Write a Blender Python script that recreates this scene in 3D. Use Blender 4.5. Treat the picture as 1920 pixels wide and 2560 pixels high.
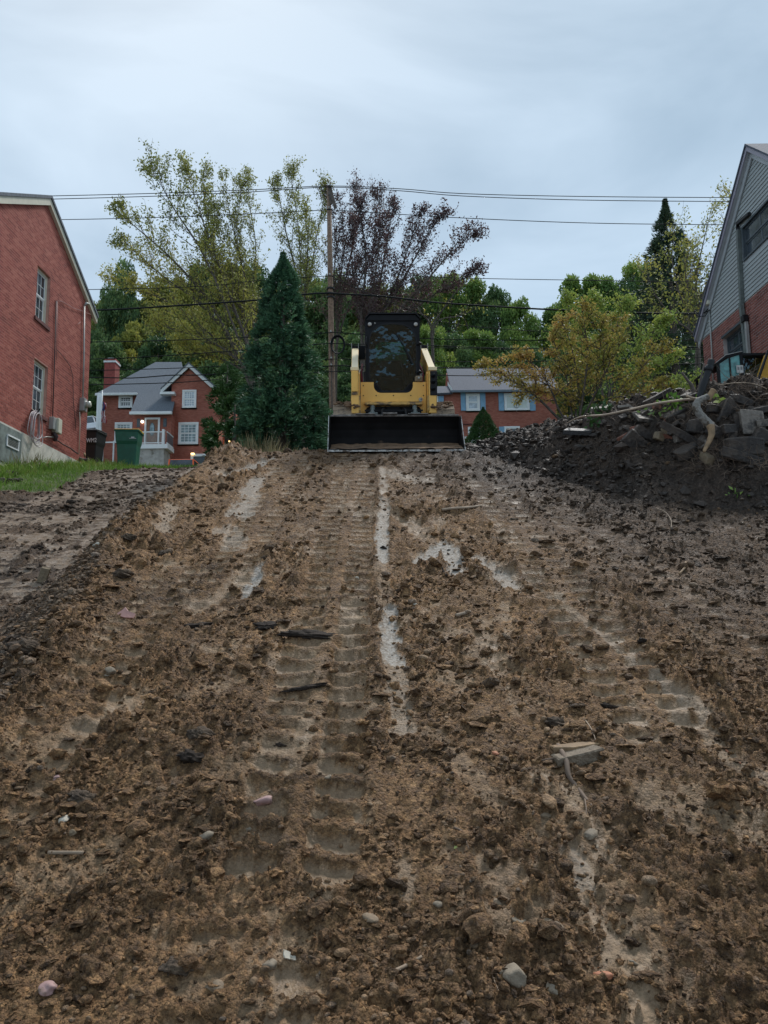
import bpy, math, random
import numpy as np
from mathutils import Vector, Matrix
R = math.radians
S = bpy.context.scene
for o in list(bpy.data.objects): bpy.data.objects.remove(o)
COL = S.collection
rnd = random.Random(7)

# ------------------------------------------------------------------ camera
FPX, PITCH, ROLL = 1950.0, math.atan(270/1950.0), -0.012
cam_d = bpy.data.cameras.new('camera'); cam = bpy.data.objects.new('camera', cam_d); COL.objects.link(cam)
cam_d.sensor_fit = 'VERTICAL'; cam_d.sensor_height = 24; cam_d.sensor_width = 18
cam_d.lens = 24*FPX/2560; cam_d.clip_end = 2000; cam_d.clip_start = 0.05
CM = Matrix.Rotation(R(90)+PITCH, 3, 'X') @ Matrix.Rotation(ROLL, 3, 'Z')
cam.matrix_world = CM.to_4x4(); S.camera = cam
S.render.resolution_x, S.render.resolution_y = 768, 1024

# ------------------------------------------------------------------ light
w = bpy.data.worlds.new('World'); S.world = w; w.use_nodes = True
nt = w.node_tree; nt.nodes.clear()
def WN(t, **k):
    n = nt.nodes.new(t)
    for a, b in k.items(): setattr(n, a, b)
    return n
wo = WN('ShaderNodeOutputWorld'); bg = WN('ShaderNodeBackground'); nt.links.new(bg.outputs[0], wo.inputs[0])
sky = WN('ShaderNodeTexSky', sky_type='NISHITA', sun_disc=False, sun_elevation=R(52), sun_rotation=R(-18))
sky.dust_density = 3.0
skys = WN('ShaderNodeMix', data_type='RGBA', blend_type='MULTIPLY'); skys.inputs[0].default_value = 1
nt.links.new(sky.outputs[0], skys.inputs[6]); skys.inputs[7].default_value = (.07, .07, .07, 1)
tc = WN('ShaderNodeTexCoord'); mp = WN('ShaderNodeMapping'); mp.inputs['Scale'].default_value = (1.3, 1.3, 3.2)
ns = WN('ShaderNodeTexNoise'); ns.inputs['Scale'].default_value = 1.5; ns.inputs['Detail'].default_value = 6; ns.inputs['Roughness'].default_value = .5
ns.inputs['Distortion'].default_value = .5
nt.links.new(tc.outputs['Generated'], mp.inputs[0]); nt.links.new(mp.outputs[0], ns.inputs['Vector'])
cr = WN('ShaderNodeValToRGB')
cr.color_ramp.elements[0].position = .36; cr.color_ramp.elements[0].color = (.215, .292, .370, 1)
cr.color_ramp.elements[1].position = .62; cr.color_ramp.elements[1].color = (.335, .420, .505, 1)
nt.links.new(ns.outputs[0], cr.inputs[0])
# lighter towards the horizon, as an even cloud deck is
sx = WN('ShaderNodeSeparateXYZ'); nt.links.new(tc.outputs['Generated'], sx.inputs[0])
mr = WN('ShaderNodeMapRange'); mr.inputs[1].default_value = .2; mr.inputs[2].default_value = .72
mr.inputs[3].default_value = 1.12; mr.inputs[4].default_value = .84
nt.links.new(sx.outputs[2], mr.inputs[0])
ml = WN('ShaderNodeMix', data_type='RGBA', blend_type='MULTIPLY'); ml.inputs[0].default_value = 1
nt.links.new(cr.outputs[0], ml.inputs[6]); nt.links.new(mr.outputs[0], ml.inputs[7])
mx = WN('ShaderNodeMix', data_type='RGBA'); mx.inputs[0].default_value = .93
nt.links.new(skys.outputs[2], mx.inputs[6]); nt.links.new(ml.outputs[2], mx.inputs[7])
nt.links.new(mx.outputs[2], bg.inputs[0]); bg.inputs[1].default_value = 1.0
sun_d = bpy.data.lights.new('sun', 'SUN'); sun = bpy.data.objects.new('sun', sun_d); COL.objects.link(sun)
sun_d.energy = 1.5; sun_d.angle = R(12); sun_d.color = (1, .97, .93)
sun.rotation_euler = (R(-30), R(22), 0); sun.location = (0, -5, 40)
S.view_settings.view_transform = 'Standard'; S.view_settings.look = 'None'; S.view_settings.exposure = 0.98
S.view_settings.gamma = 1; S.view_settings.use_curve_mapping = False

# ------------------------------------------------------------------ pixel -> place
def ray(px, py):
    return CM @ Vector(((px-960)/FPX, (1280-py)/FPX, -1))
def at(px, py, d):                      # the point on that sight line at distance d along Y
    v = ray(px, py); return v*(d/v.y)
def atx(px, py, X):                     # ... on the wall plane x = X
    v = ray(px, py); return v*(X/v.x)
def rect(x0, y0, x1, y1, d):            # x0,x1,z0,z1 on a facade at distance d
    ym, xm = (y0+y1)/2, (x0+x1)/2
    return at(x0, ym, d).x, at(x1, ym, d).x, at(xm, y1, d).z, at(xm, y0, d).z

# ------------------------------------------------------------------ numpy noise
def _h(ix, iy, s):
    n = (ix.astype(np.int64)*374761393 + iy.astype(np.int64)*668265263 + s*974711) & 0x7fffffff
    n = ((n ^ (n >> 13))*1274126177) & 0x7fffffff
    n = ((n ^ (n >> 15))*2246822519) & 0x7fffffff
    return ((n ^ (n >> 16)) & 0xffffff)/float(0xffffff)
def vn(x, y, s=0):
    ix, iy = np.floor(x), np.floor(y); fx, fy = x-ix, y-iy
    fx = fx*fx*fx*(fx*(fx*6-15)+10); fy = fy*fy*fy*(fy*(fy*6-15)+10)
    a, b, c, d = _h(ix, iy, s), _h(ix+1, iy, s), _h(ix, iy+1, s), _h(ix+1, iy+1, s)
    return (a*(1-fx)+b*fx)*(1-fy)+(c*(1-fx)+d*fx)*fy
def fbm(x, y, s=0, o=4, g=.5):
    t = 0; a = 1; n = 0
    for i in range(o):
        t = t+a*vn(x*2**i+i*17.3, y*2**i-i*9.1, s+i); n += a; a *= g
    return t/n
def worley(x, y, s=0):
    ix, iy = np.floor(x), np.floor(y); best = np.full(x.shape, 9.0); cid = np.zeros(x.shape)
    for a in (-1, 0, 1):
        for b in (-1, 0, 1):
            jx, jy = ix+a, iy+b
            dx = jx+_h(jx, jy, s)-x; dy = jy+_h(jx, jy, s+5)-y
            r = dx*dx+dy*dy; m = r < best
            best = np.where(m, r, best); cid = np.where(m, _h(jx, jy, s+9), cid)
    return np.sqrt(best), cid
def sst(a, b, x):
    t = np.clip((x-a)/(b-a), 0, 1); return t*t*(3-2*t)

# ------------------------------------------------------------------ ground shape
CD = [-90, -30, 1.8, 2.9, 11.4, 12.2, 13, 16, 20, 26, 30, 42, 52, 57, 60, 66, 80, 120, 200, 500]
CZ = [-6, -1.9, -1.62, -1.407, 2.308, 2.65, 2.82, 3.38, 4.02, 5.05, 5.7, 7.3, 8.8, 10.3, 11.2, 12.6, 18, 38, 62, 80]
LD = [-90, -30, 3, 5.5, 9, 15, 19, 25, 30, 42, 52, 57, 60, 66, 80, 120, 200, 500]
LZ = [-6, -1.9, -1.66, -.80, .48, 2.52, 3.75, 4.98, 5.75, 7.3, 8.8, 10.3, 11.2, 12.6, 18, 38, 62, 80]
BX = [0.9, 1.5, 2.35, 3.2, 4.3, 7.0, 20]; BY = [13.4, 12.0, 10.4, 9.15, 8.8, 8.6, 8.2]      # foot of the bank
TX = [.9, 1.5, 1.9, 2.3, 2.8, 3.5, 4.2, 5.5, 9, 20]; TZ = [2.6, 2.70, 2.76, 2.86, 2.94, 2.98, 3.04, 3.12, 3.3, 3.6]
def shoulder(d): return np.interp(d, [0, 4.9, 5.6, 6.4, 7.5, 9, 12, 16, 25], [-2.3, -2.3, -2.35, -2.5, -2.7, -2.72, -2.5, -2.9, -3.5])
def bank_s(X, d):                       # how far behind the bank's foot
    foot = np.interp(X, BX, BY) + .22*(vn(X*1.7, X*0+3, 5)-.5)
    k = np.interp(X, [.9, 1.5, 2.35, 3.2, 4.3], [.6, .62, .66, .85, .98])
    return (d-foot)*k
def H0(X, d):
    c = np.interp(d, CD, CZ); l = np.interp(d, LD, LZ)
    sh = shoulder(d)
    t = sst(-1.1, .0, X-sh)
    z = l*(1-t)+c*t
    z = z + .10*np.exp(-((X-sh)/.28)**2)*(d < 14)*sst(2, 4, d)
    s = bank_s(X, d)
    top = np.interp(X, TX, TZ) + .17*np.maximum(0, d-11.6)
    top = np.maximum(top, c)
    e = np.interp(X, [.9, 3, 4.2], [1.6, 1.5, 1.35])
    b = sst(0, 1, s/e)*.55+.45*np.clip(s/e, 0, 1)
    w_ = np.where(X > .9, b, 0)*np.clip((26-d)/8, 0, 1)
    return z*(1-w_)+top*w_
def ptsline(px):                        # photo polyline -> world xy on the smooth ramp
    out = []
    for (x, y, wd) in px:
        v = ray(x, y); dd = np.arange(2.6, 14, .02); zz = v.z/v.y*dd; g = H0(v.x/v.y*dd, dd)
        k = np.argmax(zz < g) if (zz < g).any() else -1
        d = dd[k]; out.append((v.x/v.y*d, d, wd/FPX*d))
    return out
# pressed wet streaks with sky sheen in their colour, or pale scrapes: (photo x, y, width px), strength, pale
STROKES = [
 ([(958,1178,18),(962,1240,24)], .9, .5), ([(962,1250,26),(956,1318,26)], 1, .8), ([(955,1325,30),(954,1405,30)], 1.1, 1),
 ([(952,1410,34),(962,1530,40)], .5, .3), ([(968,1530,38),(985,1650,48)], 1.15, 1), ([(985,1650,48),(1005,1830,62)], .7, .4),
 ([(1035,1412,30),(1110,1365,60),(1145,1440,44)], 1.2, 1), ([(1110,1380,60),(1010,1300,50)], .5, .3),
 ([(1000,1190,60),(1080,1204,40)], .7, .5), ([(1190,1395,40),(1280,1475,40)], .9, .8), ([(1230,1410,30),(1300,1490,50)], .6, .4),
 ([(1390,1490,30),(1470,1570,26)], .6, .3), ([(1490,1570,26),(1580,1650,30)], .6, .4), ([(1640,1690,30),(1760,1790,50)], .7, .4),
 ([(1700,1790,50),(1920,1960,90)], .6, .3), ([(1360,1950,60),(1480,2110,110)], .5, .2), ([(1480,2110,110),(1640,2500,170)], .45, .1),
 ([(1640,1990,120),(1860,2060,160)], .55, .1), ([(1440,2150,60),(1460,2210,60)], .8, .5),
 ([(600,1290,60),(640,1200,40)], .9, .7), ([(590,1370,70),(560,1320,50)], .8, .5), ([(610,1485,30),(655,1425,26)], 1.1, 1),
 ([(480,1520,60),(640,1440,60)], .6, .2), ([(570,1190,50),(680,1150,26)], .9, .8), ([(430,1270,40),(400,1340,50)], .7, .4),
 ([(780,1540,60),(760,1900,110)], .4, .1), ([(880,1500,40),(870,1800,80)], .5, .15), ([(640,1880,120),(560,1960,90)], .4, 0),
 ([(1080,1830,60),(1230,2010,60)], .45, .3), ([(1240,1600,60),(1120,1700,120)], .5, .3), ([(100,1890,120),(330,1760,60)], .5, .2),
 ([(60,2200,150),(240,2140,100)], .5, .2), ([(640,2020,50),(700,2040,40)], .6, .2), ([(1000,2160,70),(1010,2230,70)], .6, .3),
]
ST = [(ptsline(a), b, c) for a, b, c in STROKES]
def strokes(X, d):
    m = np.zeros(X.shape); p = np.zeros(X.shape)
    n = fbm(X*9, d*6, 40, 4, .6)
    n2 = fbm(X*26, d*12, 47, 3, .6)
    for line, a, pale in ST:
        for (x0, y0, w0), (x1, y1, w1) in zip(line[:-1], line[1:]):
            L = (x1-x0)**2+(y1-y0)**2+1e-6
            t = np.clip(((X-x0)*(x1-x0)+(d-y0)*(y1-y0))/L, 0, 1)
            q = np.hypot(X-x0-t*(x1-x0), d-y0-t*(y1-y0))/((w0+(w1-w0)*t)*.5)
            v = a*np.clip((1.72-q-1.9*(n-.42)-2.0*(n2-.46))*1.1, 0, 1)*sst(0, .25, 1.45-q)
            m = np.maximum(m, v); p = np.maximum(p, v*pale)
    return np.clip(m, 0, 1), np.clip(p, 0, 1)
TRACKS = [(-.44, -.40, 3.3, 12.3, .30, 1.25), (-1.42, -1.36, 6.0, 12.3, .25, .95), (1.62, 1.30, 4.2, 11.2, .27, .9), (-1.95, -1.9, 3.2, 7.5, .24, .75), (.55, .50, 9.0, 12.3, .22, .7), (2.55, 1.9, 5, 10, .24, .55), (-.55, -.50, 2.4, 3.6, .3, .5), (-3.9, -4.9, 5.5, 19, .26, 1.0), (-5.6, -6.4, 8, 19, .26, 1.0), (-4.7, -5.6, 7, 19, .24, .9)]
def masks(X, d):
    ramp = sst(-.35, .1, X-shoulder(d))*(1-sst(0, .35, bank_s(X, d))*(X > .9))
    m, p = strokes(X, d)
    low = fbm(X*.8+3, d*.6, 60, 4, .55)
    tr = np.zeros(X.shape); tin = np.zeros(X.shape)
    for i, (xa, xb, d0, d1, wd, st_) in enumerate(TRACKS):
        xc = xa+(xb-xa)*(d-d0)/(d1-d0)
        q = np.abs(X-xc+.05*(fbm(X*3, d*2, 88+i, 2)-.5))/wd
        inside = sst(1.12, .85, q)*sst(d0, d0+.6, d)*(1-sst(d1-.3, d1, d))
        inside = inside*st_*(.80+.35*sst(.34, .56, fbm(X*1.3+i*7, d*.9, 71+i, 3)))
        ph = (d+.05*(fbm(X*7, d*3, 90+i, 2)-.5))*2*np.pi/.175
        bar = sst(.15, .8, np.sin(ph)+.55*(fbm(X*16, d*16, 97+i, 3)-.5)); bar = np.maximum(bar, .8*sst(.10, .02, np.abs(X-xc)))
        tr = tr+(bar-.5)*inside+.45*st_*np.exp(-((q-1.22)/.14)**2)*sst(d0, d0+.6, d)*(1-sst(d1-.3, d1, d)); tin = np.maximum(tin, inside)
    sm = np.clip(m+.95*tin*sst(.34, .52, fbm(X*5, d*4, 33, 4, .6))*sst(.05, -.3, tr)+.62*sst(.55, .66, fbm(X*2.4, d*2.0, 35, 5, .66))*(.5+.4*(X < 1))*sst(.40, .52, fbm(X*13, d*9, 39, 4, .65)), 0, 1)
    left = 1-sst(-.45, .05, X-shoulder(d)+.35*(fbm(X*2.5, d*2.5, 44, 3)-.5))
    sm = np.clip(sm+left*.85*sst(.50, .60, fbm(X*2.2, d*3.2, 36, 5, .68)), 0, 1)  # lane glare streaks: this mask also lightens the soil colour
    bank = sst(-.1, .35, bank_s(X, d))*(X > .9)
    dark = np.clip(left*.75 + bank + ramp*sst(8.6, 12.4, d+.35*X)*.40 + ramp*sst(1.0, 4.2, X+.3*(d-5))*.75*sst(3.6, 6.5, d+.5*X) + .3*(low-.5), 0, 1)
    sm = sm*(1-.9*bank)*(1-.55*ramp*sst(1.5, 3.5, X)*sst(5, 7, d))
    return dict(ramp=ramp, smooth=sm, pale=p, dark=dark, bank=bank, left=left, tr=tr, tin=tin, low=low)
def clods(X, d, sc, s, thr=.3):
    wx = X+.25/sc*(vn(X*sc*1.7, d*sc*1.7, s+50)-.5)*1.5; wy = d+.25/sc*(vn(X*sc*1.7+9, d*sc*1.7, s+51)-.5)*1.5
    f, c = worley(wx*sc, wy*sc, s)
    keep = (c > thr); f = f+.22*(vn(X*sc*4.1, d*sc*4.1, s+60)-.5)
    rr = .35+.35*c
    return np.where(keep, np.sqrt(np.clip(rr*rr-f*f, 0, None))/rr*(.4+.6*c), 0), c
def H(X, d, M=None):
    X = np.asarray(X, float); d = np.asarray(d, float)
    if M is None: M = masks(X, d)
    z = H0(X, d)
    near = 1-sst(16, 30, d)
    patch = fbm(X*1.1, d*1.1, 12, 3)
    am = (1-.86*M['smooth'])*(.45+.9*sst(.3, .7, patch))*(1-.6*M['pale'])*(1-.82*np.clip(M['tin'], 0, 1)*sst(3.3, 4.6, d))
    am = am*(1+.7*M['bank']+.55*np.exp(-((X-shoulder(d)-.1)/.55)**2)*(d < 13.5))
    z = z+.10*(fbm(X*.9, d*.9, 1, 3)-.5)*near
    z = z+.055*(fbm(X*3.6, d*3.6, 2, 4, .55)-.5)*(.5+.5*am)*near
    a, _ = clods(X, d, 7.5, 20, .62); b, _ = clods(X, d, 15, 21, .4); c, _ = clods(X, d, 31, 22, .25); e, _ = clods(X, d, 60, 23, .2)
    z = z+am*near*(.050*a*sst(.45, .6, fbm(X*2, d*2, 80, 3))+.030*b+.016*c+.007*e)
    z = z+.024*(fbm(X*20, d*20, 6, 4, .62)-.5)*(.12+am)*near+.012*(1-2*np.abs(fbm(X*33, d*33, 8, 2)-.5)-.75)*(.1+am)*(d < 14)
    z = z-.010*M['smooth']*M['ramp']; pass
    z = z+.040*np.interp(d, [4, 6, 8, 10, 12.5], [1, 1, .72, .5, .4])*M['tr']*near*(.45+1.0*fbm(X*4, d*4, 14, 3))
    z = z+M['bank']*near*(.26*(fbm(X*1.3, d*1.3, 15, 4, .55)-.5)+.16*(fbm(X*5, d*5, 17, 4, .6)-.5))*sst(-.1, .6, bank_s(X, d))
    return z
def hit(px, py, dmin=2.6, dmax=30):     # where a photo pixel meets the ground
    v = ray(px, py); dd = np.arange(dmin, dmax, .03); zz = v.z/v.y*dd; g = H(v.x/v.y*dd, dd)
    m = zz < g; d = dd[np.argmax(m)] if m.any() else dmax
    return Vector((v.x/v.y*d, d, v.z/v.y*d))
def gz(x, y): return float(H(np.array([x]), np.array([y]))[0])

# ------------------------------------------------------------------ object helpers
def tag(o, label=None, cat=None, group=None, kind=None):
    if label: o['label'] = label
    if cat: o['category'] = cat
    if group: o['group'] = group
    if kind: o['kind'] = kind
    return o
def link(name, me, mat=None, parent=None):
    o = bpy.data.objects.new(name, me); COL.objects.link(o)
    if mat is not None and me is not None and not me.materials: me.materials.append(mat)
    if parent: o.parent = parent
    return o
def thing(name, loc, label, cat, group=None, rz=0):
    o = bpy.data.objects.new(name, None); COL.objects.link(o); o.location = loc; o.rotation_euler = (0, 0, rz)
    o.empty_display_size = .2
    return tag(o, label, cat, group)
def copy_tree(o, parent=None):
    c = o.copy(); COL.objects.link(c)
    if parent: c.parent = parent
    for ch in o.children: copy_tree(ch, c)
    return c
def npmesh(name, V, F, smooth=False, attrs=None):
    V = np.asarray(V, np.float32); F = np.asarray(F, np.int32); k = F.shape[1]
    me = bpy.data.meshes.new(name)
    me.vertices.add(len(V)); me.vertices.foreach_set('co', V.ravel())
    me.loops.add(F.size); me.loops.foreach_set('vertex_index', F.ravel())
    me.polygons.add(len(F)); me.polygons.foreach_set('loop_start', np.arange(0, F.size, k, dtype=np.int32))
    me.polygons.foreach_set('loop_total', np.full(len(F), k, np.int32))
    me.polygons.foreach_set('use_smooth', np.full(len(F), smooth))
    me.update(calc_edges=True)
    for n, a in (attrs or {}).items():
        a = np.asarray(a, np.float32)
        if a.ndim == 1:
            at_ = me.attributes.new(n, 'FLOAT', 'POINT'); at_.data.foreach_set('value', a)
        else:
            at_ = me.attributes.new(n, 'FLOAT_COLOR', 'POINT'); at_.data.foreach_set('color', a.ravel())
    me.validate(); return me
class MB:
    def __init__(s): s.v = []; s.f = []
    def add(s, vs, fs, M=None):
        b = len(s.v)
        s.v += [tuple(M @ Vector(p)) for p in vs] if M is not None else [tuple(p) for p in vs]
        s.f += [tuple(b+i for i in f) for f in fs]; return s
    def box(s, x0, x1, y0, y1, z0, z1, M=None):
        vs = [(x0,y0,z0),(x1,y0,z0),(x1,y1,z0),(x0,y1,z0),(x0,y0,z1),(x1,y0,z1),(x1,y1,z1),(x0,y1,z1)]
        return s.add(vs, [(3,2,1,0),(4,5,6,7),(0,1,5,4),(1,2,6,5),(2,3,7,6),(3,0,4,7)], M)
    def cbox(s, c, size, M=None):
        return s.box(c[0]-size[0]/2, c[0]+size[0]/2, c[1]-size[1]/2, c[1]+size[1]/2, c[2]-size[2]/2, c[2]+size[2]/2, M)
    def prism(s, poly, off, M=None):       # 3D polygon + offset vector
        n = len(poly); off = Vector(off); a = [Vector(p) for p in poly]; b = [p+off for p in a]
        nrm = Vector((0, 0, 0))
        for i in range(n): nrm += a[i].cross(a[(i+1) % n])
        if nrm.dot(off) > 0: a.reverse(); b.reverse()
        return s.add(a+b, [tuple(range(n)), tuple(range(2*n-1, n-1, -1))]+[(i, i+n, (i+1) % n+n, (i+1) % n) for i in range(n)], M)
    def tube(s, pts, r, n=8, cap=True):
        pts = [Vector(p) for p in pts]; rs = r if isinstance(r, (list, tuple)) else [r]*len(pts)
        rings = []; up = None
        for i, p in enumerate(pts):
            t = (pts[min(i+1, len(pts)-1)]-pts[max(i-1, 0)])
            t = t.normalized() if t.length > 1e-9 else Vector((0, 0, 1))
            if up is None: up = t.orthogonal().normalized()
            up = (up-t*up.dot(t)); up = up.normalized() if up.length > 1e-6 else t.orthogonal().normalized()
            sd = t.cross(up); rings.append([p+rs[i]*(math.cos(a)*up+math.sin(a)*sd) for a in [2*math.pi*k/n for k in range(n)]])
        b = len(s.v)
        for rg in rings: s.v += [tuple(q) for q in rg]
        for i in range(len(pts)-1):
            for k in range(n):
                s.f.append((b+i*n+k, b+i*n+(k+1) % n, b+(i+1)*n+(k+1) % n, b+(i+1)*n+k))
        if cap: s.f.append(tuple(b+k for k in reversed(range(n)))); s.f.append(tuple(b+(len(pts)-1)*n+k for k in range(n)))
        return s
    def build(s, name, mat, parent=None, smooth=False, bevel=0, seg=1):
        me = bpy.data.meshes.new(name); me.from_pydata(s.v, [], s.f); me.update()
        if smooth:
            for p in me.polygons: p.use_smooth = True
        o = link(name, me, mat, parent)
        if bevel:
            m = o.modifiers.new('bevel', 'BEVEL'); m.width = bevel; m.segments = seg; m.limit_method = 'ANGLE'; m.angle_limit = R(35)
        return o
def ring_plate(mb, inner, x0, x1, z0, z1, y, t):   # plate with a hole; inner = [(x,z)..]
    cx = sum(p[0] for p in inner)/len(inner); cz = sum(p[1] for p in inner)/len(inner)
    outer = []
    for (x, z) in inner:
        dx, dz = x-cx, z-cz; k = 1e9
        if dx > 1e-9: k = min(k, (x1-cx)/dx)
        if dx < -1e-9: k = min(k, (x0-cx)/dx)
        if dz > 1e-9: k = min(k, (z1-cz)/dz)
        if dz < -1e-9: k = min(k, (z0-cz)/dz)
        outer.append([cx+dx*k, cz+dz*k])
    for (X, Z) in ((x0,z0),(x1,z0),(x1,z1),(x0,z1)):
        j = min(range(len(outer)), key=lambda i: (outer[i][0]-X)**2+(outer[i][1]-Z)**2); outer[j] = [X, Z]
    n = len(inner); vs = [(x,y,z) for x,z in inner]+[(x,y,z) for x,z in outer]+[(x,y+t,z) for x,z in inner]+[(x,y+t,z) for x,z in outer]
    fs = []
    for i in range(n):
        j = (i+1) % n
        fs += [(i,j,n+j,n+i), (2*n+j,2*n+i,3*n+i,3*n+j), (i,2*n+i,2*n+j,j), (n+i,n+j,3*n+j,3*n+i)]
    mb.add(vs, fs); return mb

# ------------------------------------------------------------------ materials
def mat(name, col, rough=.6, metal=0, var=.15, vs=6., bump=0., bs=40., emit=None, spec=.5, rv=0., coord='Object', dirt=None, alt=None):
    m = bpy.data.materials.new(name); m.use_nodes = True; t = m.node_tree; b = t.nodes['Principled BSDF']
    b.inputs['Roughness'].default_value = rough; b.inputs['Metallic'].default_value = metal; b.inputs['Specular IOR Level'].default_value = spec
    N = lambda k: t.nodes.new(k); L = t.links.new
    tcn = N('ShaderNodeTexCoord'); n1 = N('ShaderNodeTexNoise'); n1.inputs['Scale'].default_value = vs; n1.inputs['Detail'].default_value = 5
    L(tcn.outputs[coord], n1.inputs['Vector'])
    mxn = N('ShaderNodeMix'); mxn.data_type = 'RGBA'
    c2 = alt if alt else tuple(min(1, c*(1+var*1.6)) for c in col)
    c1 = tuple(c*(1-var) for c in col) if not alt else col
    rmp = N('ShaderNodeMapRange'); rmp.inputs[1].default_value = .3; rmp.inputs[2].default_value = .7; L(n1.outputs[0], rmp.inputs[0])
    L(rmp.outputs[0], mxn.inputs[0]); mxn.inputs[6].default_value = (*c1, 1); mxn.inputs[7].default_value = (*c2, 1)
    out = mxn.outputs[2]
    if dirt:                               # (colour, threshold, scale)
        n2 = N('ShaderNodeTexNoise'); n2.inputs['Scale'].default_value = dirt[2]; n2.inputs['Detail'].default_value = 8; n2.inputs['Roughness'].default_value = .65
        L(tcn.outputs[coord], n2.inputs['Vector'])
        r2 = N('ShaderNodeMapRange'); r2.inputs[1].default_value = dirt[1]; r2.inputs[2].default_value = dirt[1]+.12; L(n2.outputs[0], r2.inputs[0])
        m2 = N('ShaderNodeMix'); m2.data_type = 'RGBA'; L(r2.outputs[0], m2.inputs[0]); L(out, m2.inputs[6]); m2.inputs[7].default_value = (*dirt[0], 1); out = m2.outputs[2]
    L(out, b.inputs['Base Color'])
    if bump:
        n3 = N('ShaderNodeTexNoise'); n3.inputs['Scale'].default_value = bs; n3.inputs['Detail'].default_value = 4; L(tcn.outputs[coord], n3.inputs['Vector'])
        bp = N('ShaderNodeBump'); bp.inputs['Strength'].default_value = 1; bp.inputs['Distance'].default_value = bump; L(n3.outputs[0], bp.inputs['Height']); L(bp.outputs[0], b.inputs['Normal'])
    if emit: b.inputs['Emission Color'].default_value = (*emit[0], 1); b.inputs['Emission Strength'].default_value = emit[1]
    return m
def glass(name, tint, amount, rough=.03, gl=.5, wave=.02):       # amount = how much light passes
    m = bpy.data.materials.new(name); m.use_nodes = True; t = m.node_tree; t.nodes.remove(t.nodes['Principled BSDF'])
    out = t.nodes['Material Output']; tr = t.nodes.new('ShaderNodeBsdfTransparent'); tr.inputs[0].default_value = (*[c*amount for c in tint], 1)
    g = t.nodes.new('ShaderNodeBsdfGlossy'); g.inputs['Roughness'].default_value = rough; g.inputs[0].default_value = (.75, .88, 1, 1)
    lw = t.nodes.new('ShaderNodeFresnel'); lw.inputs[0].default_value = 1.5
    tcn = t.nodes.new('ShaderNodeTexCoord'); nn = t.nodes.new('ShaderNodeTexNoise'); nn.inputs['Scale'].default_value = 1.2; nn.inputs['Detail'].default_value = 3
    bp = t.nodes.new('ShaderNodeBump'); bp.inputs['Strength'].default_value = 1; bp.inputs['Distance'].default_value = wave; nn.inputs['Scale'].default_value = 2.4
    t.links.new(tcn.outputs['Object'], nn.inputs['Vector']); t.links.new(nn.outputs[0], bp.inputs['Height']); t.links.new(bp.outputs[0], g.inputs['Normal'])
    mu = t.nodes.new('ShaderNodeMath'); mu.operation = 'MULTIPLY_ADD'; mu.inputs[1].default_value = 1; mu.inputs[2].default_value = gl*.1
    t.links.new(lw.outputs[0], mu.inputs[0])
    mxs = t.nodes.new('ShaderNodeMixShader'); t.links.new(mu.outputs[0], mxs.inputs[0]); t.links.new(tr.outputs[0], mxs.inputs[1]); t.links.new(g.outputs[0], mxs.inputs[2])
    t.links.new(mxs.outputs[0], out.inputs[0]); return m
def leafmat(name, cols, trans=.35, rough=.55):         # cols along attribute 'tint'
    m = bpy.data.materials.new(name); m.use_nodes = True; t = m.node_tree; b = t.nodes['Principled BSDF']; out = t.nodes['Material Output']
    a = t.nodes.new('ShaderNodeAttribute'); a.attribute_name = 'tint'
    oi = t.nodes.new('ShaderNodeObjectInfo'); ad = t.nodes.new('ShaderNodeMath'); ad.operation = 'MULTIPLY_ADD'; ad.inputs[1].default_value = .22
    t.links.new(oi.outputs['Random'], ad.inputs[0]); t.links.new(a.outputs['Fac'], ad.inputs[2])
    sb = t.nodes.new('ShaderNodeMath'); sb.operation = 'SUBTRACT'; sb.inputs[1].default_value = .11; t.links.new(ad.outputs[0], sb.inputs[0])
    r = t.nodes.new('ShaderNodeValToRGB'); r.color_ramp.interpolation = 'LINEAR'
    e = r.color_ramp.elements; e[0].position = 0; e[0].color = (*cols[0], 1); e[1].position = 1; e[1].color = (*cols[-1], 1)
    for i, c in enumerate(cols[1:-1], 1): q = e.new(i/(len(cols)-1)); q.color = (*c, 1)
    t.links.new(sb.outputs[0], r.inputs[0]); t.links.new(r.outputs[0], b.inputs['Base Color'])
    b.inputs['Roughness'].default_value = rough; b.inputs['Specular IOR Level'].default_value = .25
    tl = t.nodes.new('ShaderNodeBsdfTranslucent'); t.links.new(r.outputs[0], tl.inputs[0])
    mxs = t.nodes.new('ShaderNodeMixShader'); mxs.inputs[0].default_value = trans
    t.links.new(b.outputs[0], mxs.inputs[1]); t.links.new(tl.outputs[0], mxs.inputs[2]); t.links.new(mxs.outputs[0], out.inputs[0]); return m
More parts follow.
